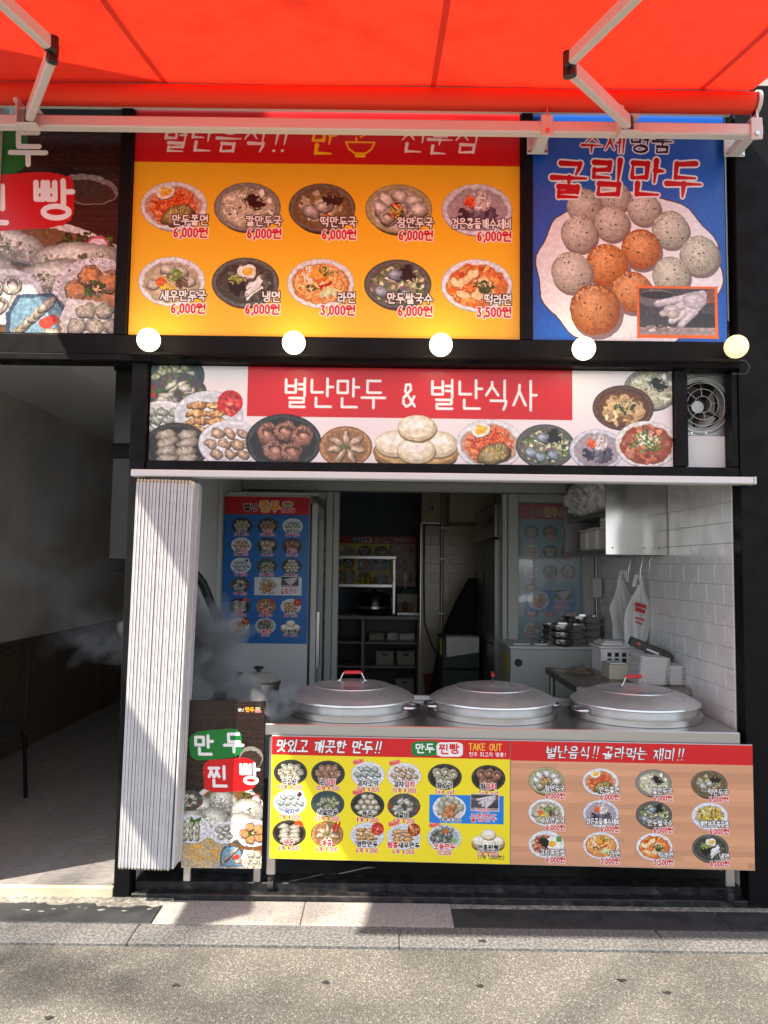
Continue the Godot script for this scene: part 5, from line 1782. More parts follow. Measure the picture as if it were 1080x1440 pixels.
func parked_car() -> void:
	# across the street; the partition glass mirrors it
	var t := thing("parked_car", "white parked car across the street, mirrored in the partition glass", "car", Vector3(1.9, 0.028, 6.9))
	# stations along the car: x, belt height, roof height, half width at the belt, half width at the roof
	var sta := [[0.0, 0.62, 0.63, 0.62, 0.55], [0.12, 0.70, 0.72, 0.78, 0.70], [0.7, 0.86, 0.88, 0.86, 0.80], [1.25, 0.94, 0.97, 0.88, 0.80], [1.9, 0.96, 1.38, 0.885, 0.62], [2.4, 0.97, 1.46, 0.885, 0.60], [3.1, 0.98, 1.44, 0.88, 0.60], [3.75, 1.0, 1.20, 0.87, 0.66], [4.1, 1.0, 1.03, 0.86, 0.78], [4.42, 0.85, 0.88, 0.80, 0.72], [4.48, 0.6, 0.61, 0.74, 0.68]]
	var section := func(k: int) -> Array:
		var q: Array = sta[k]
		return [Vector3(q[0], 0.24, -q[3] * 0.92), Vector3(q[0], 0.5, -q[3]), Vector3(q[0], q[1], -q[3] * 0.98), Vector3(q[0], q[2], -q[4]), Vector3(q[0], q[2] + 0.02, 0), Vector3(q[0], q[2], q[4]), Vector3(q[0], q[1], q[3] * 0.98), Vector3(q[0], 0.5, q[3]), Vector3(q[0], 0.24, q[3] * 0.92)]
	var st := begin()
	for k in sta.size() - 1:
		var a: Array = section.call(k)
		var b: Array = section.call(k + 1)
		for i in 9:
			var j := (i + 1) % 9
			var n: Vector3 = (b[i] - a[i]).cross(a[j] - a[i]).normalized()
			var mid: Vector3 = (a[i] + b[j]) * 0.5 - Vector3((a[i].x + b[i].x) * 0.5, 0.6, 0)
			if n.dot(mid) < 0:
				n = -n
			quad(st, a[i], b[i], b[j], a[j], n)
	obj("body", st, M.car_white, t)
	for k in [4, 5, 6]:
		var a: Array = section.call(k)
		var b: Array = section.call(k + 1)
		for s in [-1.0, 1.0]:
			var i := 2 if s < 0 else 6
			var j := 3 if s < 0 else 5
			var off := Vector3(0, 0.004, s * 0.012)
			var p := func(u: float, v: float) -> Vector3:
				return (a[i] as Vector3).lerp(b[i], u).lerp((a[j] as Vector3).lerp(b[j], u), v) + off
			st = begin()
			quad(st, p.call(0.06, 0.08), p.call(0.94, 0.08), p.call(0.94, 0.9), p.call(0.06, 0.9), Vector3(0, 0.4, s).normalized())
			obj("side_window", st, M.car_window, t)
	for k in [3, 7]:
		var a: Array = section.call(k)
		var b: Array = section.call(k + 1)
		st = begin()
		var up := Vector3(0, 0.012, 0)
		quad(st, a[3] * 0.98 + b[3] * 0.02 + up, a[3] * 0.06 + b[3] * 0.94 + up, a[5] * 0.06 + b[5] * 0.94 + up, a[5] * 0.98 + b[5] * 0.02 + up, Vector3(-0.5 if k == 3 else 0.5, 1, 0).normalized())
		obj("windscreen", st, M.car_window, t)
	for x in [0.85, 3.55]:
		for s in [-1.0, 1.0]:
			var w := Node3D.new()
			w.name = "wheel"
			t.add_child(w, true)
			st = begin()
			tube(st, [Vector3(x, 0.31, s * 0.70), Vector3(x, 0.31, s * 0.90)], 0.31, 28)
			obj("tyre", st, M.dark_rubber, w)
			st = begin()
			tube(st, [Vector3(x, 0.31, s * 0.901), Vector3(x, 0.31, s * 0.915)], 0.20, 24)
			obj("rim", st, M.steel, w)
	for s in [-1.0, 1.0]:
		part_box("headlight", M.chrome, t, Vector3(0.02, 0.60, s * 0.55 - 0.11), Vector3(0.16, 0.68, s * 0.55 + 0.11), 0.02)
		part_box("tail_light", M.bin_red, t, Vector3(4.38, 0.70, s * 0.62 - 0.12), Vector3(4.47, 0.80, s * 0.62 + 0.12), 0.02)


# ------------------------------------------------------------------ the objects on the shop front

func awning() -> void:
	var x0 := -2.24
	var x1 := 1.655
	var y0 := 3.735
	var z0 := 0.22
	var zf := 1.60
	var sl := 0.231
	var t := thing("awning", "red cloth awning with folding white arms over the shop front", "awning", Vector3(0, y0, 0))
	# cloth panels between the seams, sagging a little
	var xs := [x0, -1.02, 0.2, 1.42, x1]
	for k in 4:
		var a: float = xs[k]
		var b: float = xs[k + 1]
		var st := begin()
		var f := func(u: float, v: float) -> Vector3:
			var x: float = a + (b - a) * u
			var z: float = z0 + (zf - z0) * v
			return Vector3(x, -(z - z0) * sl - 0.014 * sin(PI * v) - 0.004 * sin(PI * u), z)
		sheet(st, f, 10, 10)
		obj("cloth_panel", st, M.awning_cloth, t)
	for x in [-1.02, 0.2, 1.42]:
		var st := begin()
		var f := func(u: float, v: float) -> Vector3:
			var z: float = z0 + (zf - z0) * v
			return Vector3(x + (u - 0.5) * 0.026, -(z - z0) * sl - 0.014 * sin(PI * v) - 0.004, z)
		sheet(st, f, 2, 10)
		obj("seam", st, M.awning_seam, t)
	# the cloth wound on its tube
	var st := begin()
	tube(st, [Vector3(x0, -0.06, 0.215), Vector3(x1, -0.06, 0.215)], 0.048, 28)
	obj("roller", st, M.awning_roll, t)
	part_box("hood", M.powder_white, t, Vector3(x0, 0.012, -0.018), Vector3(x1, 0.022, 0.235), 0.003)
	st = begin()
	span_box(st, Vector3(x0, -0.215, 0.175), Vector3(1.70, -0.16, 0.225), 0.006)
	obj("support_bar", st, M.powder_white, t)
	st = begin()
	span_box(st, Vector3(x0, -0.365, zf - 0.03), Vector3(x1, -0.30, zf + 0.025), 0.015)
	obj("front_bar", st, M.powder_white, t)
	# end caps with the rounded bracket
	for x in [x0 - 0.015, x1 + 0.018]:
		st = begin()
		tube(st, [Vector3(x - 0.008, -0.06, 0.215), Vector3(x + 0.008, -0.06, 0.215)], 0.053, 24)
		span_box(st, Vector3(x - 0.008, -0.22, 0.185), Vector3(x + 0.008, -0.06, 0.225), 0.004)
		tube(st, [Vector3(x, -0.19, 0.2), Vector3(x + 0.022, -0.19, 0.2)], 0.012, 10)
		obj("end_cap", st, M.powder_white, t)
	# wall plates
	for x in [-2.0, 0.717, 1.665]:
		st = begin()
		span_box(st, Vector3(x - 0.05, -0.20, 0.007), Vector3(x + 0.05, -0.04, 0.013), 0.002)
		span_box(st, Vector3(x - 0.026, -0.20, 0.013), Vector3(x + 0.026, -0.155, 0.175), 0.004)
		span_box(st, Vector3(x - 0.026, -0.15, 0.150), Vector3(x + 0.026, -0.138, 0.232), 0.003)
		span_box(st, Vector3(x - 0.026, -0.24, 0.226), Vector3(x + 0.026, -0.138, 0.236), 0.003)
		var br := obj("wall_bracket", st, M.powder_white, t)
		for q in [Vector2(-0.04, -0.19), Vector2(0.04, -0.19), Vector2(-0.04, -0.05), Vector2(0.04, -0.05)]:
			st = begin()
			tube(st, [Vector3(x + q.x, q.y, 0.013), Vector3(x + q.x, q.y, 0.019)], 0.006, 8)
			obj("bolt", st, M.chrome, br)
		st = begin()
		tube(st, [Vector3(x, -0.215, 0.236), Vector3(x, -0.215, 0.243)], 0.011, 6)
		obj("bolt", st, M.chrome, br)
		st = begin()
		tube(st, [Vector3(x, -0.15, 0.232), Vector3(x, -0.10, 0.232)], 0.005, 8)
		obj("bolt", st, M.chrome, br)
	# folding arms: shoulder, elbow, front joint
	for a in [[Vector3(-1.62, -0.188, 0.25), Vector3(-1.214, -0.345, 0.927), Vector3(-1.352, -0.40, 1.56)], [Vector3(1.083, -0.188, 0.25), Vector3(0.658, -0.33, 0.858), Vector3(0.88, -0.40, 1.55)]]:
		var arm := Node3D.new()
		arm.name = "folding_arm"
		t.add_child(arm, true)
		var sh: Vector3 = a[0]
		var el: Vector3 = a[1]
		var fr: Vector3 = a[2]
		st = begin()
		span_box(st, sh + Vector3(-0.05, -0.055, -0.06), sh + Vector3(-0.042, 0.075, 0.03), 0.003)
		span_box(st, sh + Vector3(-0.05, 0.03, -0.075), sh + Vector3(0.045, 0.04, 0.012), 0.003)
		span_box(st, sh + Vector3(-0.05, -0.05, -0.028), sh + Vector3(0.045, -0.04, 0.03), 0.003)
		tube(st, [sh + Vector3(-0.046, 0.055, 0.03), sh + Vector3(-0.046, 0.055, 0.042)], 0.011, 6)
		obj("shoulder", st, M.powder_white, arm)
		for seg in [["rear_arm", sh, el, 0.062], ["front_arm", el, fr, 0.052]]:
			var p: Vector3 = seg[1]
			var q: Vector3 = seg[2]
			var d := (q - p).normalized()
			var side := d.cross(Vector3.UP).normalized()
			st = begin()
			var up := side.cross(d)
			box(st, (p + q) * 0.5 + up * (0.012 if seg[0] == "front_arm" else 0.0), Vector3(0.034, seg[3], (q - p).length() - 0.05), 0.006, Basis(side, up, d))
			obj(seg[0], st, M.powder_white, arm)
			for e in [p + d * 0.02, q - d * 0.025]:
				st = begin()
				box(st, e + up * (0.012 if seg[0] == "front_arm" else 0.0), Vector3(0.040, seg[3] + 0.006, 0.045), 0.008, Basis(side, up, d))
				obj("joint_cap", st, M.black_plastic, arm)
		st = begin()
		tube(st, [el + Vector3(0, -0.045, 0), el + Vector3(0, 0.05, 0)], 0.017, 12)
		obj("elbow_pin", st, M.black_plastic, arm)


func board(called: String, label: String, print_name: String, x0: float, y0: float, w: float, h: float, z: float, edge: String, category := "sign") -> Node3D:
	var t := thing(called, label, category, Vector3(x0, y0, z))
	part_box("backing", M[edge], t, Vector3(0, 0, -0.02), Vector3(w, h, -0.002), 0.002)
	place("print", print_mesh(w - 0.004, h - 0.004), M[print_name], t, Vector3(0.002, 0.002, 0.0))
	return t


func sign_boards() -> void:
	board("menu_board", "orange menu board with two rows of five bowls under a red header", "print_menu", -1.236, 2.633, 1.877, 1.13, -0.03, "black_plastic")
	board("poster_board", "blue poster with a plate of round dumplings and red brush lettering", "print_balls", 0.70, 2.633, 0.934, 1.13, -0.03, "black_plastic")
	board("photo_sign", "dark food photograph sign with a red lettered patch above the doorway", "print_photo_0", -2.315, 2.64, 1.02, 1.08, -0.03, "black_plastic")
	board("long_sign", "long white sign with a red title band and dishes above the serving window", "print_long", -1.121, 2.033, 2.489, 0.46, -0.035, "black_plastic")
	# the white head rail of the folding screen
	var t := thing("screen_rail", "long white rail under the black beam carrying the folding screen", "rail", Vector3(0, 1.947, 0))
	part_box("rail", M.rail_white, t, Vector3(-1.168, 0.0, -0.02), Vector3(1.70, 0.032, 0.065), 0.004)
	part_box("end_cap", M.rail_white, t, Vector3(1.702, -0.002, -0.022), Vector3(1.712, 0.034, 0.067), 0.003)


func globe_lamps() -> void:
	var t := thing("light_track", "thin black tube carrying the globe lamps along the beam", "light track", Vector3(0, 2.52, 0.06))
	var st := begin()
	tube(st, [Vector3(-1.2, 0.0, 0), Vector3(1.66, 0.0, 0)], 0.010, 10)
	obj("tube", st, M.black_paint, t)
	st = begin()
	tube(st, [Vector3(1.60, 0.0, 0.0), Vector3(1.67, 0.0, 0.01), Vector3(1.69, -0.03, 0.01), Vector3(1.675, -0.06, 0.0), Vector3(1.62, -0.055, -0.02)], 0.004, 6)
	obj("cable", st, M.black_plastic, t)
	for x in [-0.95, -0.3, 0.4, 1.1]:
		part_box("clip", M.black_paint, t, Vector3(x - 0.012, -0.012, -0.03), Vector3(x + 0.012, 0.012, 0.004), 0.002)
	var where := [Vector3(-1.088, 2.569, 0.12), Vector3(-0.423, 2.564, 0.12), Vector3(0.251, 2.563, 0.12), Vector3(0.906, 2.554, 0.12), Vector3(1.605, 2.572, 0.12)]
	var say := ["lit white globe lamp nearest the doorway, over the black post", "lit white globe lamp second from the doorway, under the orange menu", "lit white globe lamp third along, at the middle of the row", "lit white globe lamp under the blue poster's plate", "lit white globe lamp at the end above the exhaust fan"]
	for k in 5:
		var g := thing("globe_lamp", say[k], "lamp", where[k], "globe lamps along the beam")
		st = begin()
		var pr := []
		for i in 17:
			var a := -PI / 2 + PI * i / 16
			pr.append(Vector2(cos(a) * 0.053, sin(a) * 0.053))
		lathe(st, pr, 28)
		obj("globe", st, M.globe_glow if k < 4 else M.globe_glow_dim, g)
		st = begin()
		tube(st, [Vector3(0.0, -0.012, -0.075), Vector3(0, -0.004, -0.042)], [0.016, 0.022], 14)
		obj("socket", st, M.black_plastic, g)
		st = begin()
		tube(st, [Vector3(0.0, 2.52 - where[k].y, -0.06), Vector3(0.0, -0.02, -0.072)], 0.007, 8)
		obj("arm", st, M.black_plastic, g)
		var l := OmniLight3D.new()
		l.name = "glow"
		l.light_energy = 0.02 if k < 4 else 0.009
		l.light_color = Color(1.0, 0.90, 0.72)
		l.light_size = 0.05
		l.omni_range = 8.0
		l.omni_attenuation = 2.0
		l.shadow_enabled = true
		g.add_child(l)


func exhaust_fan() -> void:
	var t := thing("exhaust_fan", "square metal exhaust fan with round wire guard beside the long sign", "fan", Vector3(1.53, 2.345, -0.10))
	# square plate with a round hole, pressed rings round it
	var st := begin()
	var n := 48
	var r := 0.118
	for k in n:
		var a0 := TAU * k / n
		var a1 := TAU * (k + 1) / n
		var e := []
		for a in [a0, a1]:
			var m := maxf(absf(cos(a)), absf(sin(a)))
			e.append(Vector3(cos(a) / m * 0.148, sin(a) / m * 0.148, 0))
		quad(st, Vector3(cos(a0) * r, sin(a0) * r, 0), Vector3(cos(a1) * r, sin(a1) * r, 0), e[1], e[0], Vector3.BACK)
	obj("plate", st, M.steel_dull, t)
	st = begin()
	ring(st, Vector3(0, 0, 0.002), 0.138, 0.006, 48)
	ring(st, Vector3(0, 0, 0.0), 0.119, 0.006, 48)
	obj("pressed_ring", st, M.steel_dull, t)
	st = begin()
	for k in n:
		var a0 := TAU * k / n
		var a1 := TAU * (k + 1) / n
		var p0 := Vector3(cos(a0) * r, sin(a0) * r, 0)
		var p1 := Vector3(cos(a1) * r, sin(a1) * r, 0)
		tri(st, p0, p1, p1 + Vector3(0, 0, -0.15), -p0.normalized(), -p1.normalized(), -p1.normalized())
		tri(st, p0, p1 + Vector3(0, 0, -0.15), p0 + Vector3(0, 0, -0.15), -p0.normalized(), -p1.normalized(), -p0.normalized())
	obj("duct", st, M.chrome, t)
	st = begin()
	tube(st, [Vector3(0, 0, -0.15), Vector3(0, 0, -0.155)], 0.12, 32)
	obj("shutter", st, M.black_plastic, t)
	st = begin()
	tube(st, [Vector3(0, 0, -0.12), Vector3(0, 0, -0.05), Vector3(0, 0, -0.04)], [0.045, 0.045, 0.03], 20)
	obj("motor", st, M.steel_dull, t)
	for k in 5:
		var a := TAU * k / 5.0 + 0.3
		st = begin()
		var f := func(u: float, v: float) -> Vector3:
			var an: float = a + (v - 0.5) * (0.7 + 0.3 * u)
			var rad: float = 0.04 + 0.07 * u
			return Vector3(cos(an) * rad, sin(an) * rad, -0.085 + (v - 0.5) * 0.05)
		sheet(st, f, 4, 5)
		obj("blade", st, M.steel_dull, t)
	st = begin()
	for q in [0.04, 0.075, 0.105]:
		ring(st, Vector3(0, 0, 0.022), q, 0.0016, 44, Basis(), 5)
	for k in 8:
		var a := TAU * k / 8.0 + 0.1
		tube(st, [Vector3(cos(a) * 0.04, sin(a) * 0.04, 0.022), Vector3(cos(a) * 0.105, sin(a) * 0.105, 0.022), Vector3(cos(a) * 0.125, sin(a) * 0.125, 0.004)], 0.0016, 5)
	obj("wire_guard", st, M.steel, t)
	for q in [Vector2(0.125, 0.105), Vector2(0.138, 0.105), Vector2(0.125, -0.105), Vector2(0.138, -0.105), Vector2(0.02, -0.137), Vector2(-0.05, -0.137)]:
		st = begin()
		tube(st, [Vector3(q.x, q.y, 0.0), Vector3(q.x, q.y, 0.007)], 0.005, 8)
		obj("screw", st, M.chrome, t)
	var p := thing("blank_panel", "pale blank panel below the exhaust fan", "panel", Vector3(1.43, 2.034, -0.08))
	part_box("sheet", M.white_paint, p, Vector3(0, 0, -0.01), Vector3(0.204, 0.158, 0.0), 0.002)
	part_box("upper_rebate", M.black_plastic, p, Vector3(0, 0.16, -0.26), Vector3(0.204, 0.456, -0.25))


func folding_screen() -> void:
	var t := thing("folding_screen", "white pleated folding screen pushed together beside the black post", "folding screen", Vector3(-1.0, 1.945, 0.012))
	t.rotation.z = -0.021
	var slat := begin()
	var h := 1.735
	# one fold: a thin curved leaf, its nose to the street
	var prof := [Vector2(-0.0070, 0.070), Vector2(-0.0066, 0.083), Vector2(-0.0048, 0.088), Vector2(-0.0018, 0.0875), Vector2(0.0, 0.0855), Vector2(0.0018, 0.0875), Vector2(0.0048, 0.088), Vector2(0.0066, 0.083), Vector2(0.0070, 0.070), Vector2(0.003, 0.05), Vector2(0.003, -0.088), Vector2(-0.003, -0.088), Vector2(-0.003, 0.05)]
	for i in prof.size():
		var p: Vector2 = prof[i]
		var q: Vector2 = prof[(i + 1) % prof.size()]
		var d := q - p
		var n := Vector3(-d.y, 0, d.x).normalized()
		var mid := (p + q) * 0.5
		if n.dot(Vector3(mid.x, 0, mid.y)) < 0 and absf(n.x) > 0.5 and absf(mid.x) > 0.002 and i > 7:
			n = -n
		if i == 10:
			n = Vector3(0, 0, -1)
		quad(slat, Vector3(p.x, -h, p.y), Vector3(q.x, -h, q.y), Vector3(q.x, -0.03, q.y), Vector3(p.x, -0.03, p.y), n)
	var mesh := slat.commit()
	var tip := begin()
	span_box(tip, Vector3(-0.004, -0.029, 0.05), Vector3(0.004, -0.016, 0.084), 0.001)
	var top_tip := tip.commit()
	tip = begin()
	span_box(tip, Vector3(-0.004, -h - 0.008, 0.05), Vector3(0.004, -h - 0.001, 0.084), 0.001)
	var foot_tip := tip.commit()
	var rn := RandomNumberGenerator.new()
	rn.seed = 12
	for k in 16:
		var o := place("slat", mesh, M.screen_vinyl, t, Vector3(-0.122 + k * 0.0158 + rn.randf_range(-0.0006, 0.0006), 0, rn.randf_range(-0.002, 0.002)))
		o.rotation.y = rn.randf_range(-0.01, 0.01)
		o.rotation.z = 0.008 - 0.0009 * k
		place("glide", top_tip, M.cream_plastic, o)
		place("glide", foot_tip, M.cream_plastic, o)
	part_box("lead_bar", M.screen_vinyl, t, Vector3(0.122, -h, -0.088), Vector3(0.132, -0.02, 0.09), 0.003)
	part_box("lead_bar_rib", M.screen_vinyl, t, Vector3(0.1325, -h, -0.03), Vector3(0.137, -0.02, 0.01), 0.002)
	part_box("catch", M.cream_plastic, t, Vector3(0.124, -0.045, 0.0905), Vector3(0.138, -0.025, 0.096), 0.001)


func burner_stand() -> void:
	var t := thing("burner_stand", "narrow stand with a printed dumpling photograph front beside the counter", "stand", Vector3(-0.905, 0.095, -0.03))
	place("front_print", print_mesh(0.366, 0.75), M.print_photo_1, t, Vector3(0.0, 0.07, 0.0))
	part_box("front_panel", M.black_plastic, t, Vector3(-0.001, 0.069, -0.014), Vector3(0.368, 0.822, -0.002), 0.001)
	part_box("top", M.steel_dull, t, Vector3(0.0, 0.725, -0.66), Vector3(0.367, 0.745, -0.016), 0.003)
	for p in [Vector2(0.004, -0.055), Vector2(0.325, -0.055), Vector2(0.004, -0.60), Vector2(0.325, -0.60)]:
		part_box("leg", M.steel, t, Vector3(p.x, 0.0, p.y), Vector3(p.x + 0.036, 0.724, p.y + 0.036), 0.004)
	# two lidded pots
	for k in 2:
		var at: Vector3 = [Vector3(-0.725, 0.841, -0.32), Vector3(-0.655, 0.841, -0.555)][k]
		var s: float = [1.0, 1.0][k]
		var p := thing("lidded_pot", ["small steel pot with a domed glass lid steaming on the stand", "small pot with a dark lid knob behind the steaming glass-lidded pot"][k], "pot", at, "small pots on the burner stand")
		var st := begin()
		lathe(st, [Vector2(0.0, 0.0), Vector2(0.10, 0.0), Vector2(0.108, 0.008), Vector2(0.110, 0.075), Vector2(0.117, 0.078), Vector2(0.117, 0.082), Vector2(0.107, 0.082), Vector2(0.105, 0.01)], 36)
		obj("body", st, M.steel, p)
		var lid := Node3D.new()
		lid.name = "lid"
		p.add_child(lid, true)
		st = begin()
		lathe(st, [Vector2(0.110, 0.084), Vector2(0.118, 0.084), Vector2(0.120, 0.090), Vector2(0.114, 0.096), Vector2(0.110, 0.094)], 36)
		obj("rim", st, M.steel, lid)
		st = begin()
		lathe(st, [Vector2(0.113, 0.095), Vector2(0.095, 0.115), Vector2(0.065, 0.130), Vector2(0.03, 0.137), Vector2(0.0, 0.139)], 36)
		obj("dome", st, M.lid_glass, lid)
		st = begin()
		lathe(st, [Vector2(0.011, 0.138), Vector2(0.012, 0.150), Vector2(0.026, 0.155), Vector2(0.028, 0.163), Vector2(0.02, 0.168), Vector2(0, 0.168)], 20)
		obj("knob", st, M.black_plastic, lid)
	# a black ventilation pipe bent over the pots
	var v := thing("black_pipe", "bent black pipe rising behind the folding screen", "pipe", Vector3(-1.04, 0.08, -0.9))
	var st2 := begin()
	tube(st2, [Vector3(0.10, 0.0, 0.0), Vector3(0.10, 1.05, 0.0), Vector3(0.085, 1.16, 0.02), Vector3(0.02, 1.36, 0.12), Vector3(-0.03, 1.43, 0.16)], 0.026, 14)
	obj("tube", st2, M.black_plastic, v)


func counter() -> void:
	var turn := -0.0325
	var t := thing("counter", "long stainless steel serving counter with square legs holding the steamers", "counter", Vector3(-0.535, 0.06, -0.02), "", turn)
	var L := 2.157
	var s: StandardMaterial3D = M.steel
	part_box("front_lip", s, t, Vector3(0, 0.706, -0.012), Vector3(L, 0.757, 0.0), 0.003)
	part_box("top", s, t, Vector3(0.0, 0.742, -0.72), Vector3(L, 0.7565, -0.0125), 0.002)
	part_box("back_ledge", s, t, Vector3(0.0, 0.757, -0.735), Vector3(L, 0.785, -0.70), 0.003)
	part_box("frame_rail", M.steel_dull, t, Vector3(0.02, 0.66, -0.70), Vector3(L - 0.02, 0.705, -0.05))
	part_box("lower_rail", M.steel_dull, t, Vector3(0.03, 0.10, -0.66), Vector3(L - 0.07, 0.13, -0.63))
	for p in [Vector2(0.016, -0.055), Vector2(L - 0.07, -0.055), Vector2(0.016, -0.69), Vector2(L - 0.07, -0.69)]:
		part_box("leg", s, t, Vector3(p.x, 0.075, p.y), Vector3(p.x + 0.042, 0.70, p.y + 0.04), 0.004)
		var st := begin()
		tube(st, [Vector3(p.x + 0.021, 0.078, p.y + 0.02), Vector3(p.x + 0.021, 0.052, p.y + 0.02)], [0.012, 0.018], 10)
		tube(st, [Vector3(p.x + 0.008, 0.026, p.y + 0.02), Vector3(p.x + 0.034, 0.026, p.y + 0.02)], 0.026, 16)
		obj("caster", st, M.dark_rubber, t)
	# print boards hung on the front
	for k in 2:
		var o := thing(["yellow_menu_board", "wood_menu_board"][k], ["yellow menu board with dumpling plates under a red header on the counter front", "wood patterned menu board with noodle and rice bowls on the counter front"][k], "sign", t.to_global(Vector3([0.036, 1.122][k], 0.163, 0.02)), "", turn)
		var w: float = [1.0845, 1.08][k]
		part_box("backing", M.frame_grey, o, Vector3(0, -0.002, -0.012), Vector3(w, 0.546, -0.002), 0.001)
		place("print", print_mesh(w - 0.002, 0.543), M[["print_yellow", "print_wood"][k]], o, Vector3(0.001, 0.0005, 0.0))


func steam_pots() -> void:
	var say := ["large aluminium steamer pot with red lid handle, closest to the printed stand", "large aluminium steamer pot at the middle of the counter", "large aluminium steamer pot next to the tiled wall"]
	var at := [Vector3(-0.150, 0.8185, -0.37), Vector3(0.560, 0.8185, -0.36), Vector3(1.270, 0.8185, -0.345)]
	var turns := [0.12, 1.45, 0.25]
	for k in 3:
		var t := thing("steamer_pot", say[k], "pot", at[k], "steamer pots on the counter", turns[k])
		var st := begin()
		lathe(st, [Vector2(0.30, 0.0), Vector2(0.322, 0.0), Vector2(0.322, 0.028), Vector2(0.318, 0.031), Vector2(0.296, 0.031)], 64)
		obj("collar", st, M.steel, t)
		st = begin()
		lathe(st, [Vector2(0.294, 0.0), Vector2(0.296, 0.055), Vector2(0.300, 0.060), Vector2(0.300, 0.066), Vector2(0.285, 0.066)], 64)
		obj("body", st, M.aluminium, t)
		st = begin()
		lathe(st, [Vector2(0.296, 0.066), Vector2(0.309, 0.064), Vector2(0.315, 0.069), Vector2(0.313, 0.076), Vector2(0.303, 0.081), Vector2(0.292, 0.090), Vector2(0.262, 0.104), Vector2(0.215, 0.120), Vector2(0.192, 0.1265), Vector2(0.190, 0.130), Vector2(0.184, 0.131), Vector2(0.180, 0.129), Vector2(0.12, 0.142), Vector2(0.06, 0.150), Vector2(0.0, 0.153)], 72)
		var lid := obj("lid", st, M.aluminium, t)
		var hn := Node3D.new()
		hn.name = "lid_handle"
		t.add_child(hn, true)
		st = begin()
		tube(st, [Vector3(-0.075, 0.146, 0), Vector3(-0.062, 0.152, 0), Vector3(-0.048, 0.184, 0), Vector3(-0.040, 0.189, 0), Vector3(0.040, 0.189, 0), Vector3(0.048, 0.184, 0), Vector3(0.062, 0.152, 0), Vector3(0.075, 0.146, 0)], 0.0042, 8)
		obj("wire", st, M.chrome, hn)
		st = begin()
		tube(st, [Vector3(-0.044, 0.190, 0), Vector3(-0.040, 0.190, 0), Vector3(0.040, 0.190, 0), Vector3(0.044, 0.190, 0)], [0.006, 0.0095, 0.0095, 0.006], 12)
		obj("grip", st, M.red_plastic, hn)
		var wa: Array = [[0.35, PI + 0.35], [PI - 0.1, -0.1], [PI - 0.3, -0.3]][k]
		for a in wa:
			# loop handle on the side of the pot
			var d := Vector3(cos(a - turns[k] * -1.0), 0, sin(a - turns[k] * -1.0))
			var s := d.cross(Vector3.UP)
			st = begin()
			tube(st, [d * 0.296 + s * 0.055 + Vector3(0, 0.042, 0), d * 0.325 + s * 0.05 + Vector3(0, 0.042, 0), d * 0.338 + s * 0.04 + Vector3(0, 0.042, 0), d * 0.338 - s * 0.04 + Vector3(0, 0.042, 0), d * 0.325 - s * 0.05 + Vector3(0, 0.042, 0), d * 0.296 - s * 0.055 + Vector3(0, 0.042, 0)], 0.0095, 10)
			obj("side_handle", st, M.chrome, t)


# ------------------------------------------------------------------ things in the stall

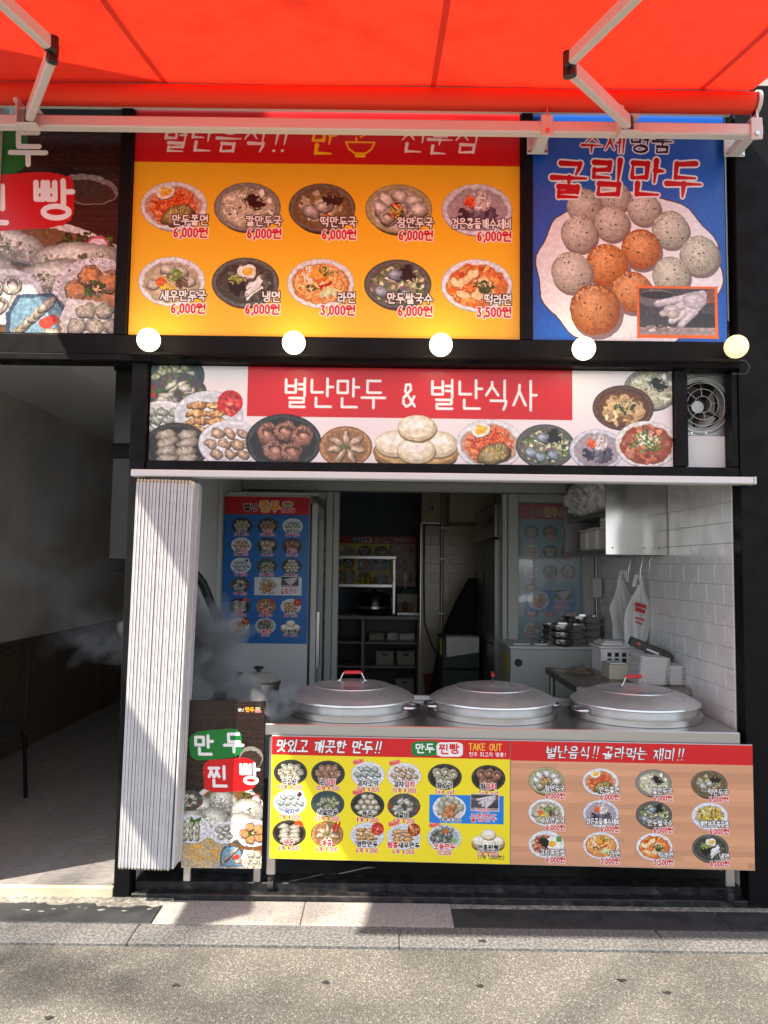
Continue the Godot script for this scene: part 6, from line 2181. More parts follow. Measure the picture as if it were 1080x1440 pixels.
func stall_things() -> void:
	# drinks fridge seen from its side, its glass door to the aisle
	var t := thing("drinks_fridge", "tall white glass door drinks fridge standing against the partition", "fridge", Vector3(-1.12, 0.08, -1.8))
	part_box("cabinet", M.fridge_white, t, Vector3(0.0, 0.0, -0.62), Vector3(0.60, 1.955, 0.0), 0.008)
	part_box("top_cap", M.frame_grey, t, Vector3(0.02, 1.957, -0.60), Vector3(0.66, 1.975, -0.01), 0.004)
	part_box("door_frame", M.frame_grey, t, Vector3(0.615, 0.1, -0.05), Vector3(0.655, 1.90, -0.005), 0.004)
	part_box("door_frame", M.frame_grey, t, Vector3(0.615, 0.1, -0.62), Vector3(0.655, 1.90, -0.575), 0.004)
	part_box("door_frame", M.frame_grey, t, Vector3(0.615, 1.82, -0.573), Vector3(0.655, 1.90, -0.052), 0.004)
	part_box("door_frame", M.frame_grey, t, Vector3(0.615, 0.1, -0.573), Vector3(0.655, 0.20, -0.052), 0.004)
	part_box("door_pane", M.glass, t, Vector3(0.63, 0.2, -0.575), Vector3(0.636, 1.82, -0.05))
	part_box("door_handle", M.steel, t, Vector3(0.657, 0.75, -0.03), Vector3(0.685, 1.15, -0.01), 0.005)
	part_box("door_gasket", M.black_plastic, t, Vector3(0.602, 0.1, -0.61), Vector3(0.613, 1.90, -0.01))
	var o := thing("tall_menu_poster", "tall blue menu poster with a red header stuck on the fridge side", "poster", Vector3(-1.117, 1.003, -1.796))
	place("sheet", print_mesh(0.595, 1.02), M.print_tall_0, o)
	o = thing("glass_menu_poster", "pale blue menu poster behind the partition glass by the steel cabinet", "poster", Vector3(1.075, 0.92, -2.545))
	place("sheet", print_mesh(0.49, 1.14), M.print_tall_1, o)
	# a low white machine with vents
	t = thing("freezer_cabinet", "low pale grey machine cabinet with louvred vents under the steamer baskets", "cabinet", Vector3(0.905, 0.08, -1.9))
	part_box("body", M.machine_grey, t, Vector3(0.0, 0.0, -0.52), Vector3(0.64, 0.895, 0.0), 0.006)
	part_box("top", M.fridge_white, t, Vector3(-0.008, 0.897, -0.525), Vector3(0.645, 0.915, 0.008), 0.004)
	for k in 6:
		var st := begin()
		box(st, Vector3(0.105, 0.60 - k * 0.031, 0.006), Vector3(0.10, 0.018, 0.012), 0.004, Basis(Vector3.RIGHT, 0.45))
		obj("vent_slat", st, M.machine_grey, t)
	var st := begin()
	tube(st, [Vector3(0.055, 0.80, -0.002), Vector3(0.055, 0.80, 0.006)], 0.028, 24)
	obj("socket", st, M.black_plastic, t)
	part_box("warning_label", M.yellow_plastic, t, Vector3(-0.003, 0.66, -0.30), Vector3(-0.001, 0.86, -0.14))
	for p in [[0.03, 0.12], [0.18, 0.12]]:
		var r := thing("remote_control", ["small white remote control lying on the grey machine by its edge", "small white remote control further along on the grey machine top"][0 if p[0] < 0.1 else 1], "remote", Vector3(0.905 + p[0], 0.996, -2.0), "remotes on the machine")
		part_box("case", M.fridge_white, r, Vector3(0, 0, 0), Vector3(p[1], 0.016, 0.045), 0.005)
		part_box("key_pad", M.black_plastic, r, Vector3(0.02, 0.0165, 0.008), Vector3(p[1] - 0.02, 0.018, 0.036), 0.0005)
	# steel steamer baskets, stacked
	st = begin()
	lathe(st, [Vector2(0.0, 0.006), Vector2(0.13, 0.004), Vector2(0.140, 0.0), Vector2(0.143, 0.004), Vector2(0.143, 0.040), Vector2(0.147, 0.043), Vector2(0.147, 0.049), Vector2(0.136, 0.049), Vector2(0.134, 0.01)], 40)
	var basket := st.commit()
	for k in 2:
		for j in [3, 4][k]:
			t = thing("steamer_basket", [["lowest", "middle", "topmost"][j % 3] + " round steel steamer basket of the lower stack on the grey machine", ["lowest", "second lowest", "second highest", "topmost"][j] + " round steel steamer basket of the taller stack by the partition"][k], "steamer basket", [Vector3(1.298, 0.995, -2.03), Vector3(1.49, 0.995, -2.24)][k] + Vector3(0, j * 0.0505, 0), ["baskets in the lower stack", "baskets in the taller stack"][k])
			place("ring", basket, M.steel_mirror, t)
			for sgn in [-1.0, 1.0]:
				st = begin()
				tube(st, [Vector3(sgn * 0.142, 0.026, -0.03), Vector3(sgn * 0.168, 0.026, -0.024), Vector3(sgn * 0.168, 0.026, 0.024), Vector3(sgn * 0.142, 0.026, 0.03)], 0.005, 8)
				obj("handle", st, M.chrome, t)
	# steel wall cabinet, open to the aisle
	t = thing("wall_cabinet", "stainless steel wall cabinet hung on the white tiles, open shelves inside", "cabinet", Vector3(1.30, 1.632, -0.92))
	var sm: StandardMaterial3D = M.steel_mirror
	part_box("end_panel", sm, t, Vector3(0.0, 0.0, -0.004), Vector3(0.362, 0.62, 0.0), 0.001)
	part_box("end_panel", M.steel_dull, t, Vector3(0.0, 0.0, -1.004), Vector3(0.362, 0.62, -1.0), 0.001)
	part_box("bottom", M.steel_dull, t, Vector3(0.002, 0.0, -0.999), Vector3(0.362, 0.03, -0.005), 0.002)
	part_box("shelf", M.steel_dull, t, Vector3(0.01, 0.24, -0.998), Vector3(0.362, 0.262, -0.006), 0.002)
	part_box("top", M.steel_dull, t, Vector3(0.002, 0.598, -0.999), Vector3(0.362, 0.62, -0.005), 0.002)
	part_box("back", M.steel_dull, t, Vector3(0.355, 0.031, -0.998), Vector3(0.362, 0.597, -0.006))
	for q in [Vector2(0.11, 0.45), Vector2(0.255, 0.45), Vector2(0.32, 0.45), Vector2(0.04, 0.04), Vector2(0.225, 0.04), Vector2(0.31, 0.04)]:
		st = begin()
		lathe(st, [Vector2(0.006, 0.0), Vector2(0.005, 0.003), Vector2(0.0, 0.0035)], 10)
		var riv := obj("rivet", st, M.steel_dull, t, Vector3(q.x, q.y, 0.0))
		riv.rotation.x = PI / 2
	# what lies in it: bags on the shelf, tubs below
	var rn := RandomNumberGenerator.new()
	rn.seed = 31
	for k in 4:
		t = thing("plastic_bag", ["crumpled clear bag of cups bulging over the cabinet shelf, frontmost", "crumpled bag of cups second along the cabinet shelf", "crumpled bag third along the cabinet shelf", "crumpled bag at the far end of the cabinet shelf"][k], "plastic bag", Vector3(1.42, 1.896, -1.05 - k * 0.235), "bags on the cabinet shelf")
		st = begin()
		var sd := rn.randf() * 10.0
		var cr := FastNoiseLite.new()
		cr.seed = 40 + k
		cr.frequency = 1.1
		cr.fractal_type = FastNoiseLite.FRACTAL_RIDGED
		cr.fractal_octaves = 3
		var f := func(u: float, v: float) -> Vector3:
			var a: float = u * TAU
			var b: float = v * PI
			var dir := Vector3(cos(a) * sin(b), -cos(b), sin(a) * sin(b))
			var r: float = 0.82 + 0.38 * cr.get_noise_3dv(dir * 1.3) + 0.06 * sin(a * 9.0 + sd) * sin(b)
			return Vector3(dir.x * 0.16 * r, maxf(0.0, 0.12 + dir.y * 0.125 * r), dir.z * 0.12 * r)
		sheet(st, f, 56, 30)
		obj("film", st, M.bag_film, t)
	for j in 10:
		t = thing("foam_box", "white foam box in the stack next to the cabinet's steel end", "box", Vector3(1.345, 1.664 + j * 0.0202, -1.13), "foam boxes in the wall cabinet")
		part_box("base", M.foam, t, Vector3(0.002 + 0.002 * (j % 2), 0, -0.09), Vector3(0.22, 0.012, 0.12), 0.004)
		part_box("lid", M.foam, t, Vector3(0.006, 0.0125, -0.086), Vector3(0.216, 0.0195, 0.116), 0.003)
	for k in 2:
		t = thing("plastic_tub", ["white plastic tub at the middle of the cabinet's lower shelf", "white plastic tub at the far end of the cabinet's lower shelf"][k], "tub", Vector3(1.345, 1.664, -1.37 - k * 0.24), "tubs in the wall cabinet")
		var hh: float = [0.135, 0.13][k]
		part_box("body", M.foam, t, Vector3(0.0, 0.0, -0.085), Vector3(0.2, hh, 0.085), 0.012)
		part_box("lid", M.foam, t, Vector3(-0.006, hh + 0.001, -0.09), Vector3(0.206, hh + 0.012, 0.09), 0.004)
	# conduit, box and hooks on the tiles
	t = thing("conduit", "grey conduit with a switch box on the wall near the partition", "conduit", Vector3(1.62, 0.0, -2.28))
	st = begin()
	tube(st, [Vector3(0, 0.95, 0), Vector3(0, 2.7, 0)], 0.012, 10)
	obj("pipe", st, M.steel_dull, t)
	part_box("switch_box", M.fridge_white, t, Vector3(-0.04, 1.33, -0.05), Vector3(0.03, 1.48, 0.05), 0.006)
	# hanging carrier bags
	for k in 2:
		t = thing("carrier_bag", ["white carrier bag with red print hung in front on the tiled wall", "white carrier bag hung behind the red printed bag"][k], "carrier bag", [Vector3(1.585, 1.09, -1.22), Vector3(1.565, 1.075, -1.45)][k], "carrier bags on hooks")
		st = begin()
		var hh: float = [0.36, 0.40][k]
		var cr := FastNoiseLite.new()
		cr.seed = 60 + k
		cr.frequency = 2.2
		cr.fractal_type = FastNoiseLite.FRACTAL_RIDGED
		cr.fractal_octaves = 2
		var f := func(u: float, v: float) -> Vector3:
			# a thin bag drawn together at its top, hanging in slanting folds
			var w: float = lerpf(0.078 + 0.03 * v, 0.02, smoothstep(0.5, 1.0, v))
			var a: float = u * TAU
			var fold: float = 0.016 * cr.get_noise_2d(cos(a) * 0.8 + v * 0.5, sin(a) * 0.5 + v * 0.25) * (1.0 - 0.4 * v)
			var x: float = cos(a) * (w + fold) + 0.03 * (v - 0.5) * (1.0 if k == 0 else -1.0)
			var z: float = sin(a) * (0.020 * (1.0 - 0.5 * v) + fold) - cos(a) * w * 0.45
			return Vector3(x, v * hh + (0.035 * cos(a + 0.7) + 0.02 * sin(a * 3.0)) * (1.0 - v), z)
		sheet(st, f, 48, 22)
		obj("body", st, M.bag_film, t)
		for sgn in [-1.0, 1.0]:
			st = begin()
			var f2 := func(u: float, v: float) -> Vector3:
				return Vector3(sgn * lerpf(0.03, 0.008, v) + (u - 0.5) * 0.022, hh - 0.01 + v * 0.075, 0.006 * sgn + 0.004 * sin(u * 9.0) - sgn * lerpf(0.015, 0.0, v))
			sheet(st, f2, 4, 5)
			obj("handle", st, M.bag_film, t)
		if k == 0:
			for j in 4:
				st = begin()
				var wd: float = [0.085, 0.075, 0.07, 0.05][j]
				var y: float = [0.235, 0.205, 0.16, 0.135][j]
				var f3 := func(u: float, v: float) -> Vector3:
					return Vector3(-0.045 + wd * u, y + 0.024 * v * (1.0 if j < 2 else 0.45) - 0.02 * u, 0.056 - (-0.045 + wd * u) * 0.55)
				sheet(st, f3, 3, 1)
				obj("print_mark", st, M.red_plastic, t)
	for z in [-1.22, -1.45, -1.05]:
		t = thing("wall_hook", {-1.22: "small steel hook holding the red printed carrier bag", -1.45: "small steel hook holding the rear carrier bag", -1.05: "empty steel hook hanging below the steel cabinet"}[z], "hook", Vector3(1.60, 1.47 if z < -1.1 else 1.54, z), "hooks under the cabinet")
		st = begin()
		tube(st, [Vector3(0.02, 0.09 if z > -1.1 else 0.16, 0), Vector3(0.0, 0.06, 0), Vector3(0.0, 0.0, 0), Vector3(-0.012, -0.015, 0), Vector3(-0.026, -0.004, 0)], 0.003, 6)
		obj("wire", st, M.chrome, t)
	# steel work table along the tiled wall
	t = thing("work_table", "stainless steel work table against the white tiled wall", "table", Vector3(1.045, 0.08, -0.6))
	part_box("top", M.table_steel, t, Vector3(0.0, 0.795, -0.80), Vector3(0.618, 0.835, 0.0), 0.004)
	for p in [Vector2(0.02, -0.05), Vector2(0.56, -0.05), Vector2(0.02, -0.78), Vector2(0.56, -0.78)]:
		st = begin()
		tube(st, [Vector3(p.x + 0.02, 0.0, p.y), Vector3(p.x + 0.02, 0.794, p.y)], 0.019, 12)
		obj("leg", st, M.steel_dull, t)
	part_box("lower_shelf", M.steel_dull, t, Vector3(0.03, 0.25, -0.76), Vector3(0.60, 0.27, -0.05), 0.003)
	# stacks of foam trays
	for k in 2:
		var n: int = [15, 10][k]
		var wd: float = [0.165, 0.093][k]
		st = begin()
		span_box(st, Vector3(0, 0.0055, -0.13), Vector3(wd, 0.0100, 0.09), 0.002)
		var rim := st.commit()
		st = begin()
		span_box(st, Vector3(0.014, 0, -0.118), Vector3(wd - 0.014, 0.0053, 0.078), 0.001)
		var well := st.commit()
		for j in n:
			t = thing("foam_tray", ["white foam tray in the taller stack on the work table", "white foam tray in the lower stack by the tiled wall"][k], "tray", [Vector3(1.395, 0.9165, -0.76), Vector3(1.568, 0.9165, -0.77)][k] + Vector3(0.0012 * sin(j * 2.1) + (0.0014 * j if k == 0 else 0.0), j * 0.0104, 0.0015 * sin(j * 1.3)), ["foam trays in the taller stack", "foam trays in the lower stack"][k])
			t.rotation.z = (0.0042 * j) * (-1.0 if k == 0 else -0.2)
			place("rim", rim, M.foam, t)
			place("well", well, M.foam, t)
	# dark carton tilted on the trays
	t = thing("dark_carton", "dark green carton with red spot lying tilted on the trays", "carton", Vector3(1.55, 1.062, -0.90))
	t.rotation = Vector3(0.0, -0.25, -0.38)
	part_box("carton", M.carton_black, t, Vector3(-0.13, 0.0, -0.12), Vector3(0.105, 0.045, 0.04), 0.002)
	st = begin()
	tube(st, [Vector3(-0.085, 0.030, 0.0402), Vector3(-0.085, 0.030, 0.0412)], 0.009, 12)
	obj("red_spot", st, M.red_plastic, t)
	part_box("lettering", M.foam, t, Vector3(-0.035, 0.014, 0.0402), Vector3(0.035, 0.024, 0.041))
	# plastic basket with lids
	t = thing("plastic_basket", "white plastic basket standing on the work table behind the trays", "basket", Vector3(1.33, 0.9165, -1.27))
	for a in [[Vector3(0.02, 0, 0.085), Vector3(0.27, 0.145, 0.09)], [Vector3(0.02, 0, -0.12), Vector3(0.27, 0.145, -0.115)], [Vector3(0.012, 0, -0.12), Vector3(0.018, 0.145, 0.09)], [Vector3(0.272, 0, -0.12), Vector3(0.278, 0.145, 0.09)]]:
		part_box("side", M.foam, t, a[0], a[1])
	part_box("base", M.foam, t, Vector3(0.02, 0.0, -0.114), Vector3(0.27, 0.005, 0.084))
	part_box("rim", M.foam, t, Vector3(-0.005, 0.146, -0.135), Vector3(0.295, 0.158, 0.105), 0.004)
	for i in 5:
		for j in 3:
			part_box("opening", M.black_plastic, t, Vector3(0.05 + i * 0.045, 0.025 + j * 0.035, 0.0902), Vector3(0.075 + i * 0.045, 0.05 + j * 0.035, 0.0912))
	t = thing("flat_cover", "flat white plastic cover lying on the basket", "cover", Vector3(1.35, 1.077, -1.28))
	part_box("plate", M.foam, t, Vector3(0, 0, -0.10), Vector3(0.24, 0.018, 0.09), 0.005)
	part_box("raised_panel", M.foam, t, Vector3(0.02, 0.0185, -0.08), Vector3(0.22, 0.026, 0.07), 0.003)
	t = thing("brown_carton", "flat brown carton beside the tray stack on the work table", "carton", Vector3(1.30, 0.9165, -0.93))
	part_box("carton", M.beige_plastic, t, Vector3(0, 0, -0.1), Vector3(0.11, 0.085, 0.06), 0.003)
	part_box("flap", M.fridge_white, t, Vector3(0.01, 0.086, -0.09), Vector3(0.10, 0.093, 0.05), 0.002)
	t = thing("dishcloth", "crumpled brown dishcloth on the work table", "cloth", Vector3(1.20, 0.9155, -1.13))
	st = begin()
	var fc := func(u: float, v: float) -> Vector3:
		var e: float = sin(PI * u) * sin(PI * v)
		return Vector3((u - 0.5) * 0.15 + 0.012 * sin(v * 14.0), 0.035 * e * (1.0 + 0.7 * sin(u * 17.0 + v * 9.0)) + 0.002, (v - 0.5) * 0.11 + 0.01 * sin(u * 11.0))
	sheet(st, fc, 20, 16)
	obj("cloth", st, M.brown_cloth, t)


# ------------------------------------------------------------------ things in the kitchen

func kitchen_things() -> void:
	# old menu boards on the back wall
	board("kitchen_menu_yellow", "dim yellow menu board on the kitchen back wall", "print_yellow", -1.08, 1.30, 1.16, 0.62, -5.975, "black_plastic")
	board("kitchen_menu_wood", "dim wood patterned menu board on the kitchen back wall beside the yellow one", "print_wood", 0.085, 1.30, 0.315, 0.62, -5.97, "black_plastic")
	# work table with shelves
	var t := thing("kitchen_shelf_table", "kitchen work table with open shelves below seen through the doorway", "table", Vector3(-0.95, 0.08, -5.4))
	var b: StandardMaterial3D = M.shelf_board
	part_box("top", b, t, Vector3(0.0, 0.885, 0.0), Vector3(1.37, 0.925, 0.55), 0.004)
	for x in [0.0, 0.72, 1.33]:
		part_box("upright", b, t, Vector3(x, 0.0, 0.01), Vector3(x + 0.035, 0.884, 0.53), 0.002)
	for y in [0.06, 0.36, 0.62]:
		part_box("shelf", b, t, Vector3(0.036, y, 0.02), Vector3(0.719, y + 0.02, 0.52))
		part_box("shelf", b, t, Vector3(0.756, y, 0.02), Vector3(1.329, y + 0.02, 0.52))
	part_box("back", M.black_plastic, t, Vector3(0.0, 0.0, 0.0), Vector3(1.365, 0.88, 0.006))
	for p in [[0.88, 0.38, "beige storage bin on the middle shelf of the kitchen table"], [1.11, 0.38, "beige storage bin next to the tile wall on the middle shelf"], [1.10, 0.08, "beige storage bin on the bottom shelf of the kitchen table"]]:
		var o := thing("storage_bin", p[2], "bin", Vector3(-0.95 + p[0], 0.08 + p[1] + 0.0005, -5.10), "storage bins under the kitchen table")
		part_box("body", M.beige_plastic, o, Vector3(0, 0, -0.16), Vector3(0.20, 0.145, 0.14), 0.008)
		part_box("rim", M.beige_plastic, o, Vector3(-0.006, 0.146, -0.166), Vector3(0.206, 0.158, 0.146), 0.004)
		part_box("grip_hole", M.black_plastic, o, Vector3(0.07, 0.105, 0.1405), Vector3(0.13, 0.125, 0.1425))
	for k in 3:
		var o := thing("shelf_container", ["clear tub of greens on the upper shelf under the table", "pair of small glass jars on the upper shelf under the table", "grey mixing tub on the upper shelf under the table"][k], "container", Vector3(-0.95 + [0.80, 1.0, 1.14][k], 0.7205, -5.12), "things under the kitchen table")
		if k == 1:
			for j in 3:
				var st := begin()
				lathe(st, [Vector2(0, 0), Vector2(0.03, 0), Vector2(0.032, 0.07), Vector2(0.026, 0.085), Vector2(0, 0.086)], 16)
				obj("jar", st, M.white_porcelain, o, Vector3(0.03 + j * 0.036, 0, 0.02))
		else:
			part_box("tub", M.beige_plastic if k == 0 else M.fridge_white, o, Vector3(0, 0, -0.1), Vector3(0.17, 0.075, 0.1), 0.012)
			part_box("rim", M.beige_plastic if k == 0 else M.fridge_white, o, Vector3(-0.006, 0.076, -0.106), Vector3(0.176, 0.084, 0.106), 0.003)
	# over-shelf
	t = thing("over_shelf", "two tier steel over-shelf standing on the kitchen table", "shelf", Vector3(-0.95, 1.005, -5.35))
	for x in [0.02, 1.06]:
		part_box("post", M.steel, t, Vector3(x, 0.001, 0.15), Vector3(x + 0.03, 0.615, 0.18), 0.003)
	part_box("shelf", M.steel, t, Vector3(0.0, 0.618, 0.0), Vector3(1.10, 0.655, 0.19), 0.003)
	part_box("shelf", M.steel, t, Vector3(0.052, 0.30, 0.0), Vector3(1.058, 0.335, 0.19), 0.003)
	for k in 5:
		var n: int = [4, 5, 2, 3, 1][k]
		var st := begin()
		var r: float = [0.055, 0.05, 0.075, 0.07, 0.08][k]
		lathe(st, [Vector2(0, 0.004), Vector2(r * 0.5, 0), Vector2(r * 0.62, 0.01), Vector2(r, 0.05), Vector2(r * 0.97, 0.052), Vector2(r * 0.6, 0.014), Vector2(0, 0.012)], 20)
		var bowl := st.commit()
		for j in n:
			var o := place("bowl", bowl, M.white_porcelain, self, Vector3([-0.50, -0.36, 0.0, 0.11, 0.02][k] - 0.03, (1.341 if k < 4 else 1.661) + j * 0.024, -5.22))
			tag(o, ["white bowl stacked at the shadowed end of the over-shelf", "small white bowl in the second stack along the over-shelf", "wide white bowl beside the yellow bottles on the over-shelf", "white bowl piled next to the over-shelf post", "white dish on the over-shelf top board"][k], "bowl", ["bowls at the shelf end", "small bowls on the shelf", "wide bowls by the bottles", "bowls by the post", "dish on the top board"][k])
	for k in 2:
		var o := thing("sauce_bottle", ["yellow squeeze bottle on the over-shelf, nearer the cups", "yellow squeeze bottle on the over-shelf, nearer the bowls"][k], "bottle", Vector3(-0.235 + k * 0.062, 1.341, -5.22), "yellow squeeze bottles")
		var st := begin()
		lathe(st, [Vector2(0, 0), Vector2(0.025, 0), Vector2(0.026, 0.10), Vector2(0.02, 0.115), Vector2(0, 0.116)], 16)
		obj("body", st, M.yellow_plastic, o)
		st = begin()
		lathe(st, [Vector2(0.016, 0.117), Vector2(0.006, 0.135), Vector2(0.003, 0.16), Vector2(0, 0.16)], 12)
		obj("nozzle", st, M.white_porcelain, o)
	# rice cooker
	t = thing("rice_cooker", "large black rice cooker with a steel band on the kitchen table", "rice cooker", Vector3(-0.10, 1.006, -5.02))
	var st := begin()
	lathe(st, [Vector2(0, 0), Vector2(0.17, 0.0), Vector2(0.19, 0.02), Vector2(0.195, 0.07)], 32)
	obj("base", st, M.cooker_black, t)
	st = begin()
	lathe(st, [Vector2(0.196, 0.071), Vector2(0.203, 0.075), Vector2(0.203, 0.098), Vector2(0.196, 0.102)], 32)
	obj("band", st, M.steel, t)
	st = begin()
	lathe(st, [Vector2(0.196, 0.103), Vector2(0.195, 0.19), Vector2(0.175, 0.235), Vector2(0.12, 0.262), Vector2(0.05, 0.275), Vector2(0, 0.277)], 32)
	obj("lid", st, M.cooker_black, t)
	part_box("handle", M.cooker_black, t, Vector3(-0.03, 0.278, -0.10), Vector3(0.03, 0.30, 0.10), 0.01)
	# utensil tray with jars and a ladle
	t = thing("condiment_tray", "steel tray of small red and brown jars on the kitchen table", "tray", Vector3(0.16, 1.006, -5.05))
	part_box("tray", M.steel_dull, t, Vector3(0, 0, -0.1), Vector3(0.235, 0.035, 0.1), 0.004)
	for k in 4:
		part_box("jar", [M.bin_red, M.brown_cloth, M.bin_red, M.beige_plastic][k], t, Vector3(0.015 + k * 0.055, 0.036, -0.03), Vector3(0.058 + k * 0.055, 0.13 + 0.02 * (k % 2), 0.03), 0.006)
	part_box("back_plate", M.beige_plastic, t, Vector3(0.0, 0.036, -0.099), Vector3(0.23, 0.23, -0.085), 0.003)
	t = thing("rice_paddle", "white rice paddle standing upright behind the condiment tray", "paddle", Vector3(0.252, 1.04, -5.18))
	st = begin()
	tube(st, [Vector3(0, 0.0, 0), Vector3(0, 0.33, 0)], [0.008, 0.010], 8)
	obj("handle", st, M.white_porcelain, t)
	st = begin()
	var fp := func(u: float, v: float) -> Vector3:
		return Vector3(cos(u * TAU) * 0.036 * sin(PI * clampf(v, 0.02, 0.98)), 0.32 + v * 0.12, sin(u * TAU) * 0.008 * sin(PI * v))
	sheet(st, fp, 14, 8)
	obj("blade", st, M.white_porcelain, t)
	t = thing("green_box", "small green box behind the rice paddle", "box", Vector3(0.21, 1.24, -5.13))
	part_box("box", M.crate_green, t, Vector3(0, 0.0, -0.05), Vector3(0.17, 0.055, 0.03), 0.004)
	# pipe, switch box and cable on the tile wall
	t = thing("gas_pipe", "vertical grey pipe with clamps on the cream kitchen wall", "pipe", Vector3(0.62, 0.9, -4.57))
	st = begin()
	tube(st, [Vector3(0, 0.0, 0), Vector3(0, 1.8, 0)], 0.018, 10)
	obj("pipe", st, M.steel_dull, t)
	for y in [0.15, 0.72, 1.05]:
		part_box("clamp", M.steel_dull, t, Vector3(-0.045, y, -0.035), Vector3(0.045, y + 0.02, 0.022), 0.003)
	t = thing("wall_switch_box", "small cream switch box on the kitchen wall above the tiles", "switch box", Vector3(0.475, 2.10, -4.607))
	part_box("box", M.cream_paint, t, Vector3(0, 0, 0), Vector3(0.075, 0.14, 0.05), 0.006)
	part_box("lever", M.black_plastic, t, Vector3(0.025, 0.05, 0.0505), Vector3(0.05, 0.09, 0.058), 0.002)
	t = thing("hanging_cable", "dark cable looping down the cream tiles", "cable", Vector3(0.42, 0.5, -4.58))
	st = begin()
	tube(st, [Vector3(0.03, 1.50, 0), Vector3(0.01, 1.46, 0.01), Vector3(0.012, 0.9, 0.012), Vector3(0.02, 0.45, 0.02), Vector3(0.10, 0.22, 0.03), Vector3(0.22, 0.02, 0.03)], 0.008, 8)
	obj("cable", st, M.black_plastic, t)
	# cupboards
	t = thing("wall_cupboard", "cream wall cupboard hung high on the kitchen wall", "cupboard", Vector3(0.66, 2.0, -4.6))
	part_box("carcass", M.cream_paint, t, Vector3(0, 0, 0.001), Vector3(0.95, 0.71, 0.42), 0.003)
	part_box("door", M.cream_paint, t, Vector3(0.01, 0.01, 0.4215), Vector3(0.46, 0.70, 0.438), 0.006)
	part_box("door", M.cream_paint, t, Vector3(0.47, 0.01, 0.4215), Vector3(0.93, 0.70, 0.438), 0.006)
	# big steel fridge, its doors to the aisle
	t = thing("kitchen_fridge", "tall stainless steel kitchen fridge standing just behind the partition", "fridge", Vector3(0.92, 0.08, -4.15))
	part_box("cabinet", M.steel_dull, t, Vector3(0.03, 0.0, 0.0), Vector3(0.74, 2.0, 1.35), 0.006)
	part_box("head_panel", M.steel, t, Vector3(0.0, 1.72, 0.01), Vector3(0.029, 1.99, 1.34), 0.004)
	part_box("front_edge", M.steel, t, Vector3(0.0, 0.03, 1.31), Vector3(0.07, 1.70, 1.362), 0.004)
	for z in [0.01, 0.665]:
		for y in [0.06, 0.83]:
			var d := part_box("door", M.steel_dull, t, Vector3(0.0, y, z), Vector3(0.028, y + (0.76 if y < 0.5 else 0.87), z + 0.635), 0.005)
			part_box("handle", M.black_plastic, d, Vector3(-0.008, y + 0.2, z + 0.05), Vector3(-0.0005, y + 0.6, z + 0.08), 0.002)
	part_box("display", M.black_plastic, t, Vector3(-0.003, 1.83, 1.05), Vector3(-0.0005, 1.90, 1.15))
	# green crates with a cloth, and a black coat-like cover
	for k in 3:
		t = thing("plastic_crate", ["dark green plastic crate at the bottom of the kitchen stack", "dark green plastic crate in the middle of the kitchen stack", "dark green plastic crate with a yellow grip, topmost of the kitchen stack"][k], "crate", Vector3(0.53, 0.08 + k * 0.28, -3.55), "green crates in the kitchen")
		part_box("shell", M.crate_green, t, Vector3(0.0, 0, -0.30), Vector3(0.34, 0.275, 0.2), 0.01)
		for i in 5:
			for j in 3:
				part_box("slot", M.black_plastic, t, Vector3(0.06 + i * 0.047, 0.075 + j * 0.055, 0.2005), Vector3(0.09 + i * 0.047, 0.105 + j * 0.055, 0.202))
		if k == 2:
			part_box("grip", M.yellow_plastic, t, Vector3(-0.012, 0.12, -0.05), Vector3(-0.001, 0.265, 0.21), 0.004)
	t = thing("white_cloth", "white cloth draped over the edge of the green crates", "cloth", Vector3(0.56, 0.922, -3.34))
	st = begin()
	var fw := func(u: float, v: float) -> Vector3:
		var back: float = clampf(0.5 - v, 0.0, 0.5) * 0.4
		var down: float = clampf(v - 0.5, 0.0, 0.5) * 0.36 * (1.0 - 0.25 * u)
		return Vector3(0.01 + u * 0.29, 0.005 - down, -back + 0.012 + 0.008 * sin(u * 12.0) * v)
	sheet(st, fw, 16, 14)
	obj("cloth", st, M.white_cloth, t)
	t = thing("black_cover", "black sloping cloth-covered shape between the crates and the steel fridge", "cover", Vector3(0.52, 0.08, -4.0))
	st = begin()
	var fb := func(u: float, v: float) -> Vector3:
		var a: float = u * TAU
		var r: float = lerpf(0.21, 0.05, pow(v, 2.2)) * (1.0 + 0.06 * sin(a * 5.0 + v * 4.0))
		return Vector3(0.16 + 0.22 * v * v + cos(a) * r * 1.1, 0.001 + v * 1.36, sin(a) * r * 0.7)
	sheet(st, fb, 24, 20)
	obj("cloth", st, M.black_cloth, t)
	t = thing("waste_bin", "dull red waste bin by the kitchen table", "bin", Vector3(0.56, 0.08, -4.4))
	st = begin()
	lathe(st, [Vector2(0, 0), Vector2(0.10, 0), Vector2(0.13, 0.34), Vector2(0.14, 0.345), Vector2(0.138, 0.36), Vector2(0.122, 0.355), Vector2(0.1, 0.02)], 28)
	obj("bucket", st, M.bin_red, t)


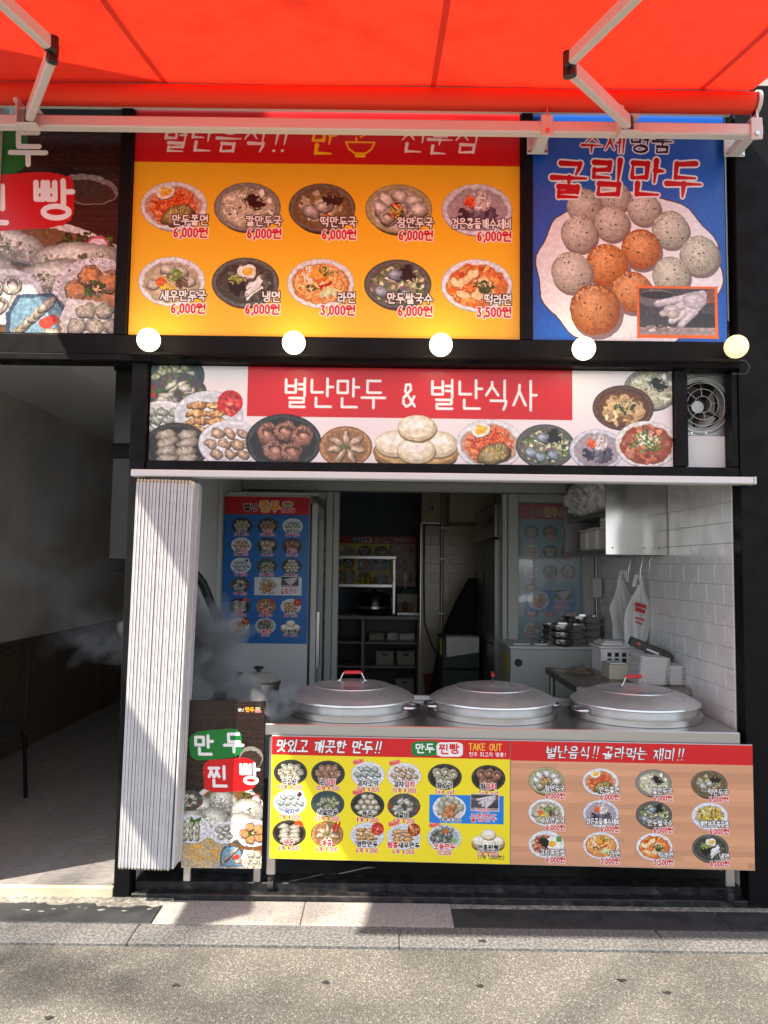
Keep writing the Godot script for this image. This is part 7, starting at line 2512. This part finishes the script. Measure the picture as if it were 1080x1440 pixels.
func steam_clouds() -> void:
	var t := Node3D.new()
	t.name = "steam"
	add_child(t)
	tag(t, "white steam drifting off the small pots and past the folding screen", "steam", "", "stuff")
	var rn := RandomNumberGenerator.new()
	rn.seed = 3
	var fm := []
	for d in [0.5, 2.2, 5.5, 12.0, 1.1]:
		var m := FogMaterial.new()
		m.density = d
		m.albedo = Color(0.98, 0.98, 0.98)
		fm.append(m)
	# puffs: from, to, spread, how many, size, thickness class
	for c in [[Vector3(-0.76, 1.0, -0.22), Vector3(-0.92, 1.40, -0.24), 0.05, 16, 0.15, 1], [Vector3(-0.76, 0.97, -0.22), Vector3(-0.90, 1.30, -0.24), 0.06, 50, 0.075, 2], [Vector3(-0.78, 0.96, -0.18), Vector3(-0.86, 1.12, -0.18), 0.045, 60, 0.04, 3],
		[Vector3(-0.70, 0.95, -0.16), Vector3(-0.46, 0.885, -0.07), 0.03, 30, 0.07, 2], [Vector3(-0.70, 0.94, -0.14), Vector3(-0.48, 0.88, -0.06), 0.028, 50, 0.035, 3],
		[Vector3(-1.24, 1.12, -0.28), Vector3(-1.75, 1.22, -0.6), 0.09, 30, 0.10, 0], [Vector3(-1.24, 1.13, -0.28), Vector3(-1.56, 1.12, -0.45), 0.07, 50, 0.05, 4],
		[Vector3(-1.50, 1.3, -0.3), Vector3(-2.1, 1.75, -0.6), 0.16, 26, 0.16, 0], [Vector3(-1.9, 1.7, -0.7), Vector3(-1.7, 2.3, -0.7), 0.22, 20, 0.2, 0]]:
		for k in c[3]:
			var f := FogVolume.new()
			f.name = "puff"
			f.shape = RenderingServer.FOG_VOLUME_SHAPE_ELLIPSOID
			var u := rn.randf()
			var s: float = c[4] * rn.randf_range(0.5, 1.5)
			f.size = Vector3(s * rn.randf_range(1.2, 2.6), s * rn.randf_range(0.5, 1.1), s)
			f.material = fm[c[5]]
			t.add_child(f, true)
			f.position = c[0].lerp(c[1], u) + Vector3(rn.randfn(), rn.randfn(), rn.randfn()) * c[2] * (0.35 + 0.65 * u)
			f.rotation = Vector3(0, 0, rn.randf_range(-1.2, 1.2))
